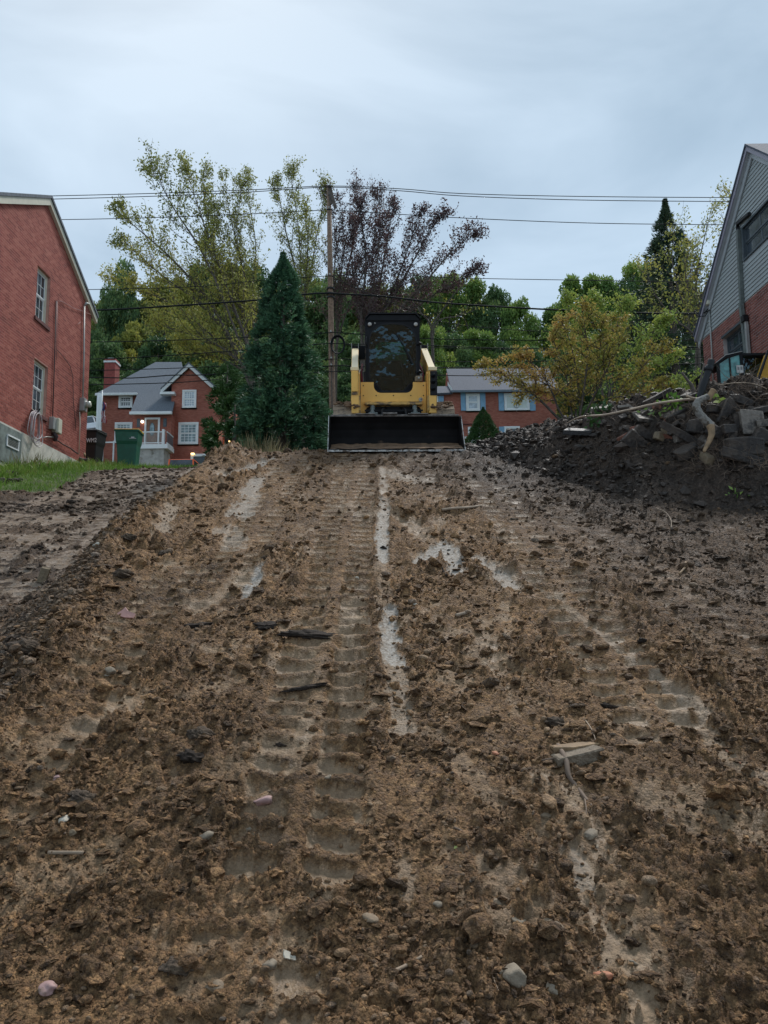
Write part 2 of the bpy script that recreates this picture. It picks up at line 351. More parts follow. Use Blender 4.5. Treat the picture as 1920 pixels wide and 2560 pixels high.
def brickmat(name, c1, c2, c3, textured=False):
    m = bpy.data.materials.new(name); m.use_nodes = True; t = m.node_tree; b = t.nodes['Principled BSDF']; N = t.nodes.new; L = t.links.new
    tcn = N('ShaderNodeTexCoord'); b.inputs['Roughness'].default_value = .75; b.inputs['Specular IOR Level'].default_value = .3
    n = N('ShaderNodeTexNoise'); n.inputs['Scale'].default_value = .9 if not textured else .5; n.inputs['Detail'].default_value = 6; L(tcn.outputs['Object'], n.inputs[0])
    rp = N('ShaderNodeValToRGB'); e = rp.color_ramp.elements
    e[0].position = .0; e[0].color = (*c1, 1); e[1].position = 1; e[1].color = (*c3, 1); q = e.new(.5); q.color = (*c2, 1)
    if textured:
        mpn = N('ShaderNodeMapping'); mpn.inputs['Rotation'].default_value = (R(90), 0, 0); L(tcn.outputs['Object'], mpn.inputs[0])
        bt = N('ShaderNodeTexBrick'); L(mpn.outputs[0], bt.inputs['Vector']); bt.inputs['Scale'].default_value = 1
        bt.inputs['Brick Width'].default_value = .215; bt.inputs['Row Height'].default_value = .072; bt.inputs['Mortar Size'].default_value = .007
        bt.inputs['Color1'].default_value = (*c1, 1); bt.inputs['Color2'].default_value = (*c3, 1); bt.inputs['Mortar'].default_value = (.17, .12, .10, 1); bt.inputs['Bias'].default_value = -.1
        mm = N('ShaderNodeMix'); mm.data_type = 'RGBA'; mm.blend_type = 'MULTIPLY'; mm.inputs[0].default_value = .7
        r2 = N('ShaderNodeMapRange'); r2.inputs[1].default_value = .3; r2.inputs[2].default_value = .7; r2.inputs[3].default_value = .75; r2.inputs[4].default_value = 1.2; L(n.outputs[0], r2.inputs[0])
        L(bt.outputs[0], mm.inputs[6]); L(r2.outputs[0], mm.inputs[7]); L(mm.outputs[2], b.inputs['Base Color'])
        bp = N('ShaderNodeBump'); bp.inputs['Distance'].default_value = .006; bp.invert = True; L(bt.outputs['Fac'], bp.inputs['Height']); L(bp.outputs[0], b.inputs['Normal'])
    else:
        g = N('ShaderNodeNewGeometry'); oi = N('ShaderNodeObjectInfo'); s1 = N('ShaderNodeMath'); s1.operation = 'ADD'; L(g.outputs['Random Per Island'], s1.inputs[0]); L(oi.outputs['Random'], s1.inputs[1])
        fr = N('ShaderNodeMath'); fr.operation = 'FRACT'; L(s1.outputs[0], fr.inputs[0])
        pw = N('ShaderNodeMath'); pw.operation = 'MULTIPLY_ADD'; pw.inputs[1].default_value = .62; L(fr.outputs[0], pw.inputs[0])
        ms = N('ShaderNodeMath'); ms.operation = 'MULTIPLY_ADD'; ms.inputs[1].default_value = .9; ms.inputs[2].default_value = -.27; L(n.outputs[0], ms.inputs[0]); L(ms.outputs[0], pw.inputs[2])
        L(pw.outputs[0], rp.inputs[0]); L(rp.outputs[0], b.inputs['Base Color'])
        n3 = N('ShaderNodeTexNoise'); n3.inputs['Scale'].default_value = 60; L(tcn.outputs['Object'], n3.inputs[0]); bp = N('ShaderNodeBump'); bp.inputs['Distance'].default_value = .003; L(n3.outputs[0], bp.inputs['Height']); L(bp.outputs[0], b.inputs['Normal'])
    return m
def soilmat(name, spec=.5):
    m = bpy.data.materials.new(name); m.use_nodes = True; t = m.node_tree; b = t.nodes['Principled BSDF']; N = t.nodes.new; L = t.links.new
    tcn = N('ShaderNodeTexCoord'); at_ = N('ShaderNodeAttribute'); at_.attribute_name = 'soil'; sp = N('ShaderNodeSeparateColor'); L(at_.outputs['Color'], sp.inputs[0])
    rn = N('ShaderNodeAttribute'); rn.attribute_name = 'rnd'
    def noise(sc, det=6, ro=.6):
        n = N('ShaderNodeTexNoise'); n.inputs['Scale'].default_value = sc; n.inputs['Detail'].default_value = det; n.inputs['Roughness'].default_value = ro; L(tcn.outputs['Object'], n.inputs[0]); return n.outputs[0]
    def ramp(v, a, b_, lo=0, hi=1):
        r = N('ShaderNodeMapRange'); r.inputs[1].default_value = a; r.inputs[2].default_value = b_; r.inputs[3].default_value = lo; r.inputs[4].default_value = hi; L(v, r.inputs[0]); return r.outputs[0]
    def mix(f, a, b_, bl='MIX'):
        x = N('ShaderNodeMix'); x.data_type = 'RGBA'; x.blend_type = bl
        if isinstance(f, float): x.inputs[0].default_value = f
        else: L(f, x.inputs[0])
        for i, c in ((6, a), (7, b_)):
            if isinstance(c, tuple): x.inputs[i].default_value = (*c, 1)
            else: L(c, x.inputs[i])
        return x.outputs[2]
    def cells(sc):
        v_ = N('ShaderNodeTexVoronoi'); v_.inputs['Scale'].default_value = sc; L(tcn.outputs['Object'], v_.inputs['Vector']); x_ = N('ShaderNodeSeparateColor'); L(v_.outputs['Color'], x_.inputs[0]); return x_.outputs[0], v_.outputs['Distance']
    g1, gd1 = cells(48); g2, gd2 = cells(115)
    brown = mix(ramp(noise(2.2), .35, .65), (.100, .050, .020), (.180, .097, .042))
    brown = mix(ramp(noise(24, 7, .7), .42, .72), brown, (.32, .185, .084))
    grey = mix(ramp(noise(3.1), .35, .65), (.028, .018, .012), (.064, .042, .029))
    grey = mix(ramp(noise(30, 7, .7), .5, .75), grey, (.105, .078, .058))
    base = mix(sp.outputs[1], brown, grey)
    base = mix(1.0, base, ramp(rn.outputs['Fac'], 0, 1, .40, 1.7), 'MULTIPLY')
    wet = mix(sp.outputs[1], (.30, .205, .122), (.20, .168, .142))  # wet clay, lightened with the sky's reflection mixed into its colour
    wet = mix(ramp(noise(14), .35, .65), wet, (.185, .122, .070))
    base = mix(ramp(sp.outputs[0], .15, .75, 0, .85), base, wet)
    base = mix(ramp(sp.outputs[2], .1, 1.0, 0, .90), base, mix(ramp(noise(40), .4, .6), (.22, .185, .15), (.42, .385, .34)))
    gs = mix(ramp(sp.outputs[0], .1, .9, 1, .25), (1, 1, 1), mix(1.0, ramp(g1, 0, 1, .68, 1.34), ramp(g2, 0, 1, .70, 1.34), 'MULTIPLY'))
    base = mix(1.0, base, gs, 'MULTIPLY')
    base = mix(ramp(noise(75, 5, .7), .56, .70, 0, .55), base, (.030, .017, .009))
    L(base, b.inputs['Base Color']); b.inputs['Specular IOR Level'].default_value = spec
    rg = N('ShaderNodeMath'); rg.operation = 'SUBTRACT'; L(ramp(noise(9), .3, .7, .95, .62), rg.inputs[0]); L(ramp(sp.outputs[0], .2, 1, 0, .24), rg.inputs[1])
    rg2 = N('ShaderNodeMath'); rg2.operation = 'SUBTRACT'; L(rg.outputs[0], rg2.inputs[0]); L(ramp(sp.outputs[1], .4, 1, 0, .03), rg2.inputs[1])
    rg3 = N('ShaderNodeMath'); rg3.operation = 'MULTIPLY_ADD'; rg3.inputs[1].default_value = .35; L(sp.outputs[2], rg3.inputs[0]); L(rg2.outputs[0], rg3.inputs[2]); L(rg3.outputs[0], b.inputs['Roughness'])
    h0_ = N('ShaderNodeMath'); h0_.operation = 'MULTIPLY_ADD'; h0_.inputs[1].default_value = -.8; L(gd1, h0_.inputs[0]); L(noise(60, 6, .7), h0_.inputs[2]); hb = N('ShaderNodeMath'); hb.operation = 'MULTIPLY_ADD'; hb.inputs[1].default_value = -.4; L(gd2, hb.inputs[0]); L(h0_.outputs[0], hb.inputs[2])
    bp = N('ShaderNodeBump'); bp.inputs['Distance'].default_value = .022; L(hb.outputs[0], bp.inputs['Height']); L(ramp(sp.outputs[0], 0, 1, 1, .35), bp.inputs['Strength']); L(bp.outputs[0], b.inputs['Normal'])
    return m
M_soil = soilmat('soil', .35)
M_grass_ground = mat('turf_soil', (.07, .085, .03), .9, var=.4, vs=3, bump=.03, bs=25)
M_forest_floor = mat('forest_floor', (.02, .03, .012), .95, var=.4, vs=.5)
M_brickL = brickmat('red_brick', (.18, .045, .034), (.31, .082, .060), (.43, .15, .11))
M_brickR = brickmat('brown_red_brick', (.12, .04, .032), (.24, .075, .056), (.34, .13, .10))
M_brickF = brickmat('far_red_brick', (.36, .095, .06), (.4, .12, .08), (.48, .165, .11), True)
M_mortL = mat('mortar_red', (.44, .24, .19), .9, bump=.004, bs=90)
M_mortR = mat('mortar_grey', (.42, .36, .33), .9, bump=.004, bs=90)
M_mortF = mat('far_mortar', (.22, .15, .13), .9)
M_sill = mat('sill_brick', (.10, .03, .026), .7)
M_cream = mat('cream_paint', (.56, .53, .42), .5, var=.06)
M_white = mat('white_paint', (.74, .75, .74), .45, var=.05, vs=3)
M_whited = mat('white_dull', (.60, .61, .60), .55, var=.1)
M_conc = mat('concrete', (.36, .34, .31), .85, var=.2, vs=3, bump=.004, dirt=((.16, .14, .11), .56, 2.5))
M_block = mat('pale_block', (.52, .49, .42), .85, var=.12, bump=.003, dirt=((.25, .22, .15), .58, 3))
M_shing = mat('grey_shingle', (.105, .12, .14), .85, var=.25, vs=14, bump=.02, bs=22)
M_shingR = mat('blue_grey_shingle', (.075, .085, .11), .85, var=.2, vs=10, bump=.01, bs=22)
M_siding = mat('grey_siding', (.335, .36, .355), .55, var=.05, vs=1.5)
M_fascia = mat('lilac_fascia', (.30, .28, .33), .5, var=.05)
M_soffit = mat('grey_trim', (.40, .42, .43), .5, var=.05)
M_glassd = mat('dark_window', (.035, .045, .055), .06, var=.5, vs=2, spec=.7)
M_glassl = mat('curtain_glass', (.17, .24, .25), .12, var=.5, vs=3, spec=.8)
M_glassw = mat('bright_window', (.36, .42, .47), .12, var=.25, vs=4, spec=.8)
M_curtain = mat('pale_curtain', (.50, .55, .50), .3, var=.08, vs=2, spec=.8)
M_metal = mat('grey_metal', (.33, .33, .31), .45, metal=.3, var=.12)
M_dspout = mat('dull_downspout', (.115, .13, .12), .5, var=.2)
M_black = mat('black_paint', (.007, .008, .010), .42, var=.3, spec=.2)
M_blackp = mat('black_plastic', (.010, .010, .011), .5, var=.2, spec=.3)
M_rubber = mat('muddy_rubber', (.05, .042, .035), .85, var=.4, vs=9, bump=.01, bs=30, dirt=((.30, .22, .15), .38, 7))
M_yellow = mat('yellow_paint', (.86, .48, .11), .42, var=.05, vs=3, dirt=((.25, .16, .08), .66, 5))
M_yellow_lit = mat('top_lit_yellow', (.78, .62, .36), .42, var=.05, dirt=((.35, .24, .14), .66, 6))  # the loader's yellow, paled to paint light from above on its arms
M_mudy = mat('mud_smeared_yellow', (.45, .26, .07), .6, var=.3, dirt=((.12, .08, .05), .47, 9))
M_bucket = mat('bucket_steel', (.006, .005, .005), .7, spec=.15, var=.4, vs=5, bump=.004, dirt=((.07, .045, .03), .63, 4))
M_worn = mat('worn_steel', (.48, .46, .43), .45, metal=.4, var=.3, vs=20, dirt=((.10, .075, .055), .5, 14))
M_lip = mat('muddy_lip', (.13, .11, .095), .6, var=.5, vs=14, bump=.008, dirt=((.34, .32, .29), .57, 9))
M_wood = mat('weathered_pole', (.18, .115, .075), .85, var=.35, vs=12, bump=.01, bs=30, dirt=((.09, .055, .04), .60, 2))
M_wire = mat('wire_black', (.010, .012, .013), .8, spec=.15)
M_bark = mat('bark', (.085, .068, .055), .9, var=.35, vs=8, bump=.01)
M_barkg = mat('pale_bark', (.15, .125, .095), .9, var=.3, vs=8)
M_tglass = glass('tinted_cab_glass', (.46, .66, .64), .95, gl=.2, wave=.025)
M_tglass2 = glass('teal_cab_glass', (.55, .98, .92), .95, gl=.3)
M_teal = mat('teal_glass', (.055, .20, .185), .08, var=.5, vs=7, spec=.8)
M_lamp = mat('lamp_lens', (.4, .37, .33), .2)
M_lit = mat('lit_bulb', (1, .75, .4), .5, emit=((1, .62, .22), 2))
M_litw = mat('lit_globe', (1, .9, .8), .5, emit=((1, .85, .65), 1.6))

# ================================================================== GROUND
def grass_mask(X, d):
    lim = np.interp(d, [14.6, 15.3, 17.5, 19, 21, 23, 25, 28, 34], [-12, -6.5, -6.95, -7.2, -6.7, -5.7, -5.0, -4.4, -4.2])
    return sst(-.15, .15, lim+.5*(fbm(X*2, d*2, 5, 3)-.5)-X)*(d > 14.4)*(d < 45)
rows = [-90, -60, -40, -25, -15, -8]+list(np.linspace(-3, 2.3, 8)); q = 2.45
while q < 13.2: rows.append(q); q += .0029*q
while q < 27: rows.append(q); q *= 1.0055
while q < 420: rows.append(q); q *= 1.03
rows = np.array(rows)
cols = np.concatenate([np.linspace(-1.6, -.57, 26)[:-1], np.linspace(-.57, .57, 600), np.linspace(.57, 1.6, 26)[1:]])
DD, UU = np.meshgrid(rows, cols, indexing='ij')
XX = UU*(np.maximum(DD, np.where(DD < -4, -DD*.7, -.2))+1.6); X_, D_ = XX.ravel(), DD.ravel()
MM = masks(X_, D_); Z_ = H(X_, D_, MM)
GM = grass_mask(X_, D_)
col = np.stack([MM['smooth'], MM['dark'], MM['pale'], np.ones_like(X_)], 1)
rv = .5+.42*(fbm(X_*1.2, D_*1.2, 31, 5, .6)-.5)*2*(D_ < 40)-.28*np.clip(MM['tr'], 0, 1)-.10*np.clip(MM['tr'], -1, 0)
V = np.stack([X_, D_, Z_], 1); nr, nc = DD.shape
ii = (np.arange(nr-1)[:, None]*nc+np.arange(nc-1)[None, :]).ravel()
F = np.stack([ii, ii+1, ii+nc+1, ii+nc], 1)
fx, fd = X_[F].mean(1), D_[F].mean(1); fb = bank_s(fx, fd); fg = GM[F].mean(1)
cls = np.zeros(len(F), int)
cls[(fx < shoulder(fd)-.9)] = 1
cls[(fb > .12) & (fx > 1.0) & (fd < 26)] = 2
cls[(fg > .5)] = 3
cls[(fd > 34)] = 4; cls[fd > 60] = 5
for k, (nm, mt) in enumerate([('dirt_ramp', M_soil), ('muddy_ground', M_soil), ('earth_bank', M_soil), ('lawn', M_grass_ground), ('far_ground', M_grass_ground), ('hillside', M_forest_floor)]):
    f = F[cls == k]
    if not len(f): continue
    u, inv = np.unique(f, return_inverse=True)
    me = npmesh(nm, V[u], inv.reshape(f.shape), True, dict(soil=col[u], rnd=rv[u]))
    tag(link(nm, me, mt), kind='structure')

M_wetblack = mat('wet_black_gravel', (.022, .016, .012), .62, var=.5, vs=7, bump=.01, bs=60, alt=(.066, .045, .032), spec=.4)
# ------------------------------------------------------------------ loose soil, as stuff
rg = np.random.default_rng(5)
def ico():
    t = (1+5**.5)/2
    v = np.array([(-1,t,0),(1,t,0),(-1,-t,0),(1,-t,0),(0,-1,t),(0,1,t),(0,-1,-t),(0,1,-t),(t,0,-1),(t,0,1),(-t,0,-1),(-t,0,1)], float)
    f = np.array([(0,11,5),(0,5,1),(0,1,7),(0,7,10),(0,10,11),(1,5,9),(5,11,4),(11,10,2),(10,7,6),(7,1,8),(3,9,4),(3,4,2),(3,2,6),(3,6,8),(3,8,9),(4,9,5),(2,4,11),(6,2,10),(8,6,7),(9,8,1)])
    return v/np.linalg.norm(v[0]), f
IV, IF = ico()
def subdiv(v, f):
    v = list(map(tuple, v)); idx = {tuple(np.round(p, 6)): i for i, p in enumerate(v)}; nf = []
    def mid(a, b):
        p = (np.array(v[a])+np.array(v[b]))/2; p /= np.linalg.norm(p); k = tuple(np.round(p, 6))
        if k not in idx: idx[k] = len(v); v.append(tuple(p))
        return idx[k]
    for a, b, c in f:
        x, y, z = mid(a, b), mid(b, c), mid(c, a); nf += [(a,x,z),(b,y,x),(c,z,y),(x,y,z)]
    return np.array(v), np.array(nf)
IV2, IF2 = subdiv(IV, IF)
IV3, IF3 = subdiv(IV2, IF2)
def rots(n):
    q = rg.normal(size=(n, 4)); q /= np.linalg.norm(q, axis=1)[:, None]; w, x, y, z = q.T
    return np.stack([1-2*(y*y+z*z), 2*(x*y-z*w), 2*(x*z+y*w), 2*(x*y+z*w), 1-2*(x*x+z*z), 2*(y*z-x*w), 2*(x*z-y*w), 2*(y*z+x*w), 1-2*(x*x+y*y)], 1).reshape(n, 3, 3)
def scatter(name, X, D, size, flat, sink, jag, label, cat, mt, basev, basef, bright=None, soil=None, smooth=False):
    n = len(X); Mk = masks(X, D); z = H(X, D, Mk)
    v = basev[None]*(1+jag*rg.normal(size=(n, len(basev), 1)))
    sc = 1+.35*rg.normal(size=(n, 1, 3)); sc = np.clip(sc, .5, 1.7)
    v = np.einsum('nij,nkj->nki', rots(n), v*sc)
    v[:, :, 2] *= flat
    v = v*size[:, None, None]
    v += np.stack([X, D, z+size*flat*sink], 1)[:, None, :]
    nb = len(basev); Fm = (basef[None]+np.arange(n)[:, None, None]*nb).reshape(-1, 3)
    c = np.stack([np.zeros(n), Mk['dark'], np.zeros(n), np.ones(n)], 1) if soil is None else soil(n, Mk)
    b = np.clip(.42+.25*rg.normal(size=n), 0, 1) if bright is None else bright(n)
    me = npmesh(name, v.reshape(-1, 3), Fm, smooth, dict(soil=np.repeat(c, nb, 0), rnd=np.repeat(b, nb)))
    return tag(link(name, me, mt), label, cat, kind='stuff')
def sample(n, d0, d1, um=.57):
    D = d0*(d1/d0)**rg.random(n); U = rg.uniform(-um, um, n); return U*(D+1.0), D
def crumbs(n, d0, d1, s0, sig, smx):
    X, D = sample(n, d0, d1); M = masks(X, D)
    pr = (.25+.95*sst(.4, .62, fbm(X*2.6, D*2.6, 55, 4, .6)))*(1-.93*M['smooth'])*(1-.85*np.clip(M['tin'], 0, 1)*(D > 3.6))
    pr = pr*(1+.8*np.exp(-((X-shoulder(D))/.6)**2)+.5*M['bank'])*(1-GM_at(X, D))
    k = rg.random(n) < pr; X, D = X[k], D[k]
    s = s0*np.exp(sig*rg.normal(size=len(X)))*(D/5)**.45; return X, D, np.clip(s, .002, smx)
def GM_at(X, D): return grass_mask(X, D)
X, D, s = crumbs(95000, 2.6, 13.2, .0052, .45, .02)
OV = np.array([(1,0,0),(-1,0,0),(0,1,0),(0,-1,0),(0,0,1),(0,0,-1)], float); OF = np.array([(0,2,4),(2,1,4),(1,3,4),(3,0,4),(2,0,5),(1,2,5),(3,1,5),(0,3,5)])
scatter('soil_grains', X, D, s, .85, .3, .25, 'fine brown grains of soil covering the ramp', 'loose soil', M_soil, OV, OF)
X, D, s = crumbs(26000, 2.6, 13.2, .0105, .5, .045)
scatter('soil_crumbs', X, D, s, .8, .25, .20, 'loose brown crumbs of soil strewn over the ramp', 'loose soil', M_soil, IV, IF)
X, D, s = crumbs(3800, 2.6, 13.2, .021, .42, .055)
scatter('soil_clods', X, D, s, .75, .15, .17, 'larger torn clods of soil lying over the ramp and its shoulder', 'clods', M_soil, IV2, IF2)
# flat shards of compacted mud peeled off the tracks
X, D, s = crumbs(1500, 3.0, 13.0, .024, .4, .06)
scatter('mud_flakes', X, D, s, .28, .6, .18, 'thin flakes of pressed mud lying over the tread marks', 'mud flakes', M_soil, IV2, IF2)
def pebsoil(n, Mk):
    g = rg.random(n); return np.stack([np.where(g < .5, .6*rg.random(n), 0), np.clip(Mk['dark']*.6+.3*rg.random(n), 0, 1), np.where(g > .80, .12+.3*rg.random(n), 0), np.ones(n)], 1)
X, D = sample(11500, 2.6, 12.5); Mk = masks(X, D)
pr = (.25+1.0*sst(.45, .6, fbm(X*1.3+5, D*1.3, 77, 4)))*(1-.6*Mk['smooth'])*(.45+.6*(X > -.6)+.9*np.exp(-((X-shoulder(D)+.5)/.5)**2))
k = rg.random(len(X)) < pr*.8; X, D = X[k], D[k]
scatter('gravel', X, D, np.clip(.0095*np.exp(.5*rg.normal(size=len(X)))*(D/4)**.4, .004, .04), .7, .35, .06, 'rounded grey and tan gravel pressed into the dirt', 'gravel', M_soil, IV2, IF2,
        bright=lambda n: np.clip(.62+.22*rg.normal(size=n), .2, 1), soil=pebsoil, smooth=True)
# gravel spilled down the left side of the shoulder
D = rg.uniform(4.8, 9.5, 5200); X = shoulder(D)-np.abs(rg.normal(size=len(D)))*.5+.02
scatter('side_gravel', X, D, np.clip(.014*np.exp(.45*rg.normal(size=len(X))), .006, .05), .65, .35, .10, 'wet grey gravel on the left side of the ramp', 'gravel', M_soil, IV, IF,
        bright=lambda n: np.clip(.6+.25*rg.normal(size=n), .2, 1), soil=lambda n, Mk: np.stack([.5*rg.random(n), .35+.4*rg.random(n), np.where(rg.random(n) > .8, .3, 0), np.ones(n)], 1))

# wet black gravel heaped over the left part of the bank
n = 26000; X = rg.uniform(1.0, 6.5, n); D = rg.uniform(8.8, 13.5, n); b_ = bank_s(X, D); k = (b_ > -.05) & (rg.random(n) < np.clip(1.25-.30*X, .22, 1)*(.4+.9*sst(.4, .6, fbm(X*2, D*2, 91, 3)))); X, D = X[k], D[k]
scatter('bank_gravel', X, D, np.clip(.020*np.exp(.5*rg.normal(size=len(X))), .007, .075), .75, .3, .2, 'dark wet gravel and lumps of earth covering the bank', 'gravel', M_wetblack, IV, IF)

n = 9000; D = 13*(24/13)**rg.random(n); X = -3.2-rg.random(n)*(D*.5-2.2); k = (grass_mask(X, D) < .3) & (rg.random(n) < .2+.9*sst(.45, .6, fbm(X*1.2, D*1.2, 95, 4))); X, D = X[k], D[k]
scatter('lane_clods', X, D, np.clip(.022*np.exp(.5*rg.normal(size=len(X))), .008, .07), .6, .2, .18, 'dark lumps of mud on the lower lane to the left', 'clods', M_soil, IV, IF)

# ================================================================== HOUSES
def wall_frame(o, u, out):              # local (along wall, outward, up) -> world
    u = Vector(u); out = Vector(out); M = Matrix.Identity(4)
    for i in range(3): M[i][0] = u[i]; M[i][1] = out[i]; M[i][2] = (0, 0, 1)[i]; M[i][3] = o[i]
    return M
def clip(poly, a, b, c):                # keep a*u+b*v+c >= 0
    out = []
    for i in range(len(poly)):
        p, q = poly[i], poly[(i+1) % len(poly)]; fp, fq = a*p[0]+b*p[1]+c, a*q[0]+b*q[1]+c
        if fp >= 0: out.append(p)
        if fp*fq < 0: t = fp/(fp-fq); out.append((p[0]+t*(q[0]-p[0]), p[1]+t*(q[1]-p[1])))
    return out
def span(poly, v):
    us = []
    for i in range(len(poly)):
        p, q = poly[i], poly[(i+1) % len(poly)]
        if (p[1]-v)*(q[1]-v) <= 0 and p[1] != q[1]: us.append(p[0]+(v-p[1])/(q[1]-p[1])*(q[0]-p[0]))
    return (min(us), max(us)) if len(us) >= 2 else None
def wall_holes(mb, M, poly, holes, t=.22):
    us = sorted({p[0] for p in poly} | {h[0] for h in holes} | {h[1] for h in holes})
    for a, b in zip(us[:-1], us[1:]):
        if b-a < 1e-4: continue
        pc = clip(clip(poly, 1, 0, -a), -1, 0, b)
        hs = sorted([(h[2], h[3]) for h in holes if h[0] < (a+b)/2 < h[1]]); lo = -1e3
        for (h0, h1) in hs+[(1e3, 1e3)]:
            pp = clip(clip(pc, 0, 1, -lo), 0, -1, h0)
            if len(pp) > 2: mb.prism([(p[0], 0, p[1]) for p in pp], (0, -t, 0), M)
            lo = h1
def lay_bricks(M, parent, poly, holes, mt, near, ch=.0677, bl=.203, j=.0095, nind=300):
    zs = [p[1] for p in poly]; v = min(zs); i = 0; full = []; mb = MB()
    while v+ch <= max(zs)+.001:
        mid = v+ch/2; sp = span(poly, mid)
        if sp:
            segs = [sp]
            for h in holes:
                if h[2] < mid < h[3]:
                    ns = []
                    for a, b in segs:
                        if h[0] > a: ns.append((a, min(b, h[0])))
                        if h[1] < b: ns.append((max(a, h[1]), b))
                    segs = [s_ for s_ in ns if s_[1]-s_[0] > .02]
            for a, b in segs:
                k = math.floor((a-(i % 2)*(bl+j)/2)/(bl+j)); u = k*(bl+j)+(i % 2)*(bl+j)/2
                while u < b:
                    u0, u1 = max(u, a), min(u+bl, b)
                    if u1-u0 > .02:
                        if u1-u0 > bl-.002: full.append((u0, v+j/2))
                        else: mb.box(u0, u1, -.004, .005+rnd.uniform(-.0015, .002), v+j/2, v+ch-j/2, M)
                    u += bl+j
        v += ch; i += 1
    full.sort(key=lambda q: near(M @ Vector((q[0], 0, q[1]))))
    one = MB().box(0, bl, -.004, .005, 0, ch-j)
    me = None
    for q in full[:nind]:
        if me is None:
            o = one.build('brick', mt, parent); me = o.data
        else: o = link('brick', me, None, parent)
        o.matrix_basis = M @ Matrix.Translation((q[0], rnd.uniform(-.0015, .002), q[1]))
    for q in full[nind:]: mb.box(q[0], q[0]+bl, -.004, .005+rnd.uniform(-.0015, .002), q[1], q[1]+ch-j, M)
    tag(mb.build('brickwork', mt, parent), kind='stuff')
def window(M, parent, u0, u1, v0, v1, grid=(3, 2), rec=.10, fw=.07, fmat=None, smat=None, gmat=None, label=None, sill=None, lower=True, box=False, sashw=.045, mull=.016, split=True):
    fmat = fmat or M_white; smat = smat or fmat; gmat = gmat or M_glassd
    f = MB(); w0, w1 = min(-rec-.06, -.02) if box else -rec-.06, (-rec+.02 if not box else max(.035, -rec+.03))
    f.box(u0, u0+fw, w0, w1, v0, v1, M); f.box(u1-fw, u1, w0, w1, v0, v1, M)
    f.box(u0+fw, u1-fw, w0, w1, v1-fw, v1, M); f.box(u0+fw, u1-fw, w0, w1+.01, v0, v0+fw, M)
    fr = f.build('window', fmat, parent, bevel=.004)
    if label: fr['label'] = label
    a, b, c, e = u0+fw, u1-fw, v0+fw, v1-fw; mid = (c+e)/2
    halves = [(c, mid, -rec-.03, lower), (mid, e, -rec-.01, True)] if split else [(c, e, -rec-.02, True)]
    for (lo, hi, w, g) in halves:
        s_ = MB(); t = .025
        s_.box(a, a+sashw, w-t, w, lo, hi, M); s_.box(b-sashw, b, w-t, w, lo, hi, M); s_.box(a+sashw, b-sashw, w-t, w, hi-sashw, hi, M); s_.box(a+sashw, b-sashw, w-t, w, lo, lo+sashw, M)
        if g and grid:
            for i in range(1, grid[0]):
                x = a+sashw+(b-a-2*sashw)*i/grid[0]; s_.box(x-mull/2, x+mull/2, w-t+.004, w-.004, lo+sashw, hi-sashw, M)
            for i in range(1, grid[1]):
                z = lo+sashw+(hi-lo-2*sashw)*i/grid[1]; s_.box(a+sashw, b-sashw, w-t+.006, w-.006, z-mull/2, z+mull/2, M)
        s_.build('sash', smat, fr)
        MB().box(a+sashw-.005, b-sashw+.005, w-t/2-.004, w-t/2, lo+sashw-.005, hi-sashw+.005, M).build('pane', gmat, fr)
    if sill:
        MB().box(u0-.06, u1+.06, -rec, .045, v0-.11, v0-.005, M).build('sill', sill, fr, bevel=.006)
    return fr

# ---- left brick house -------------------------------------------------------
XL = -9.46
def lw(px, py): p = atx(px, py, XL); return p.y, p.z
house = thing('brick_house', (XL-4, 21, 4.2), 'tall red brick house at the left edge with a hose on its wall', 'house')
def rel(o):                              # keep world placement under the empty
    return o
house_children_before = set(bpy.data.objects)
ML = wall_frame((XL, 0, 0), (0, 1, 0), (1, 0, 0))
yc = lw(221, 960)[0]; z0 = 4.98; ze = lw(226, 778)[1]; ya, za = lw(118, 500); yn, zn = lw(0, 494)
sl = (zn-za)/(yn-ya); yend = 13.6; zend = za+sl*(yend-ya)
polyL = [(yend, z0), (yc, z0), (yc, ze), (ya, za), (yend, zend)]
w1 = (lw(91, 722)[0], lw(123.5, 750)[0], lw(105, 803)[1]-.02, lw(105, 672)[1]); w2 = (lw(83, 955)[0], lw(117, 980)[0], lw(98, 1035)[1], lw(98, 903)[1])
holes = [w1, w2]
mb = MB(); wall_holes(mb, ML, polyL, holes); mb.build('wall', M_mortL, house)
lay_bricks(ML, house, polyL, holes, M_brickL, lambda p: p.length, ch=.072, j=.013)
MB().prism([(XL-.25, yend, z0-.5), (XL-.25, yc-.02, z0-.5), (XL-.25, yc-.02, ze-.05), (XL-.25, ya, za-.05), (XL-.25, yend, zend-.05)], (-7.6, 0, 0)).build('house_body', M_mortL, house)
MB().box(XL-.22, XL+.02, yend, yc, 2.0, z0-.003).box(XL-7.8, XL-.22, yend+.01, yc-.02, 2.0, z0-.51).build('foundation', M_block, house)
for nm, (y0, z_0, y1, z_1) in (('roof', (ya, za, yc+.28, ze-(za-ze)/(yc-ya)*.28)), ('roof', (yend-.3, zend+(-sl)*.3, ya, za))):
    MB().prism([(XL+.14, y0, z_0+.05), (XL+.14, y1, z_1+.05), (XL+.14, y1, z_1+.14), (XL+.14, y0, z_0+.14)], (-8, 0, 0)).build(nm, M_shing, house)
    dz = -.16 if y0 != ya else -.13
    MB().prism([(XL+.10, y0, z_0+.045), (XL+.10, y1, z_1+.045), (XL+.10, y1, z_1+dz), (XL+.10, y0, z_0+dz)], (-.09, 0, 0)).build('rake_board', M_cream, house)
for (a, b, c, e) in holes:
    window(ML, house, a, b, c, e, (3, 2), rec=.10, fw=.07, fmat=M_cream, smat=M_white, sill=M_sill, sashw=.035, mull=.010)
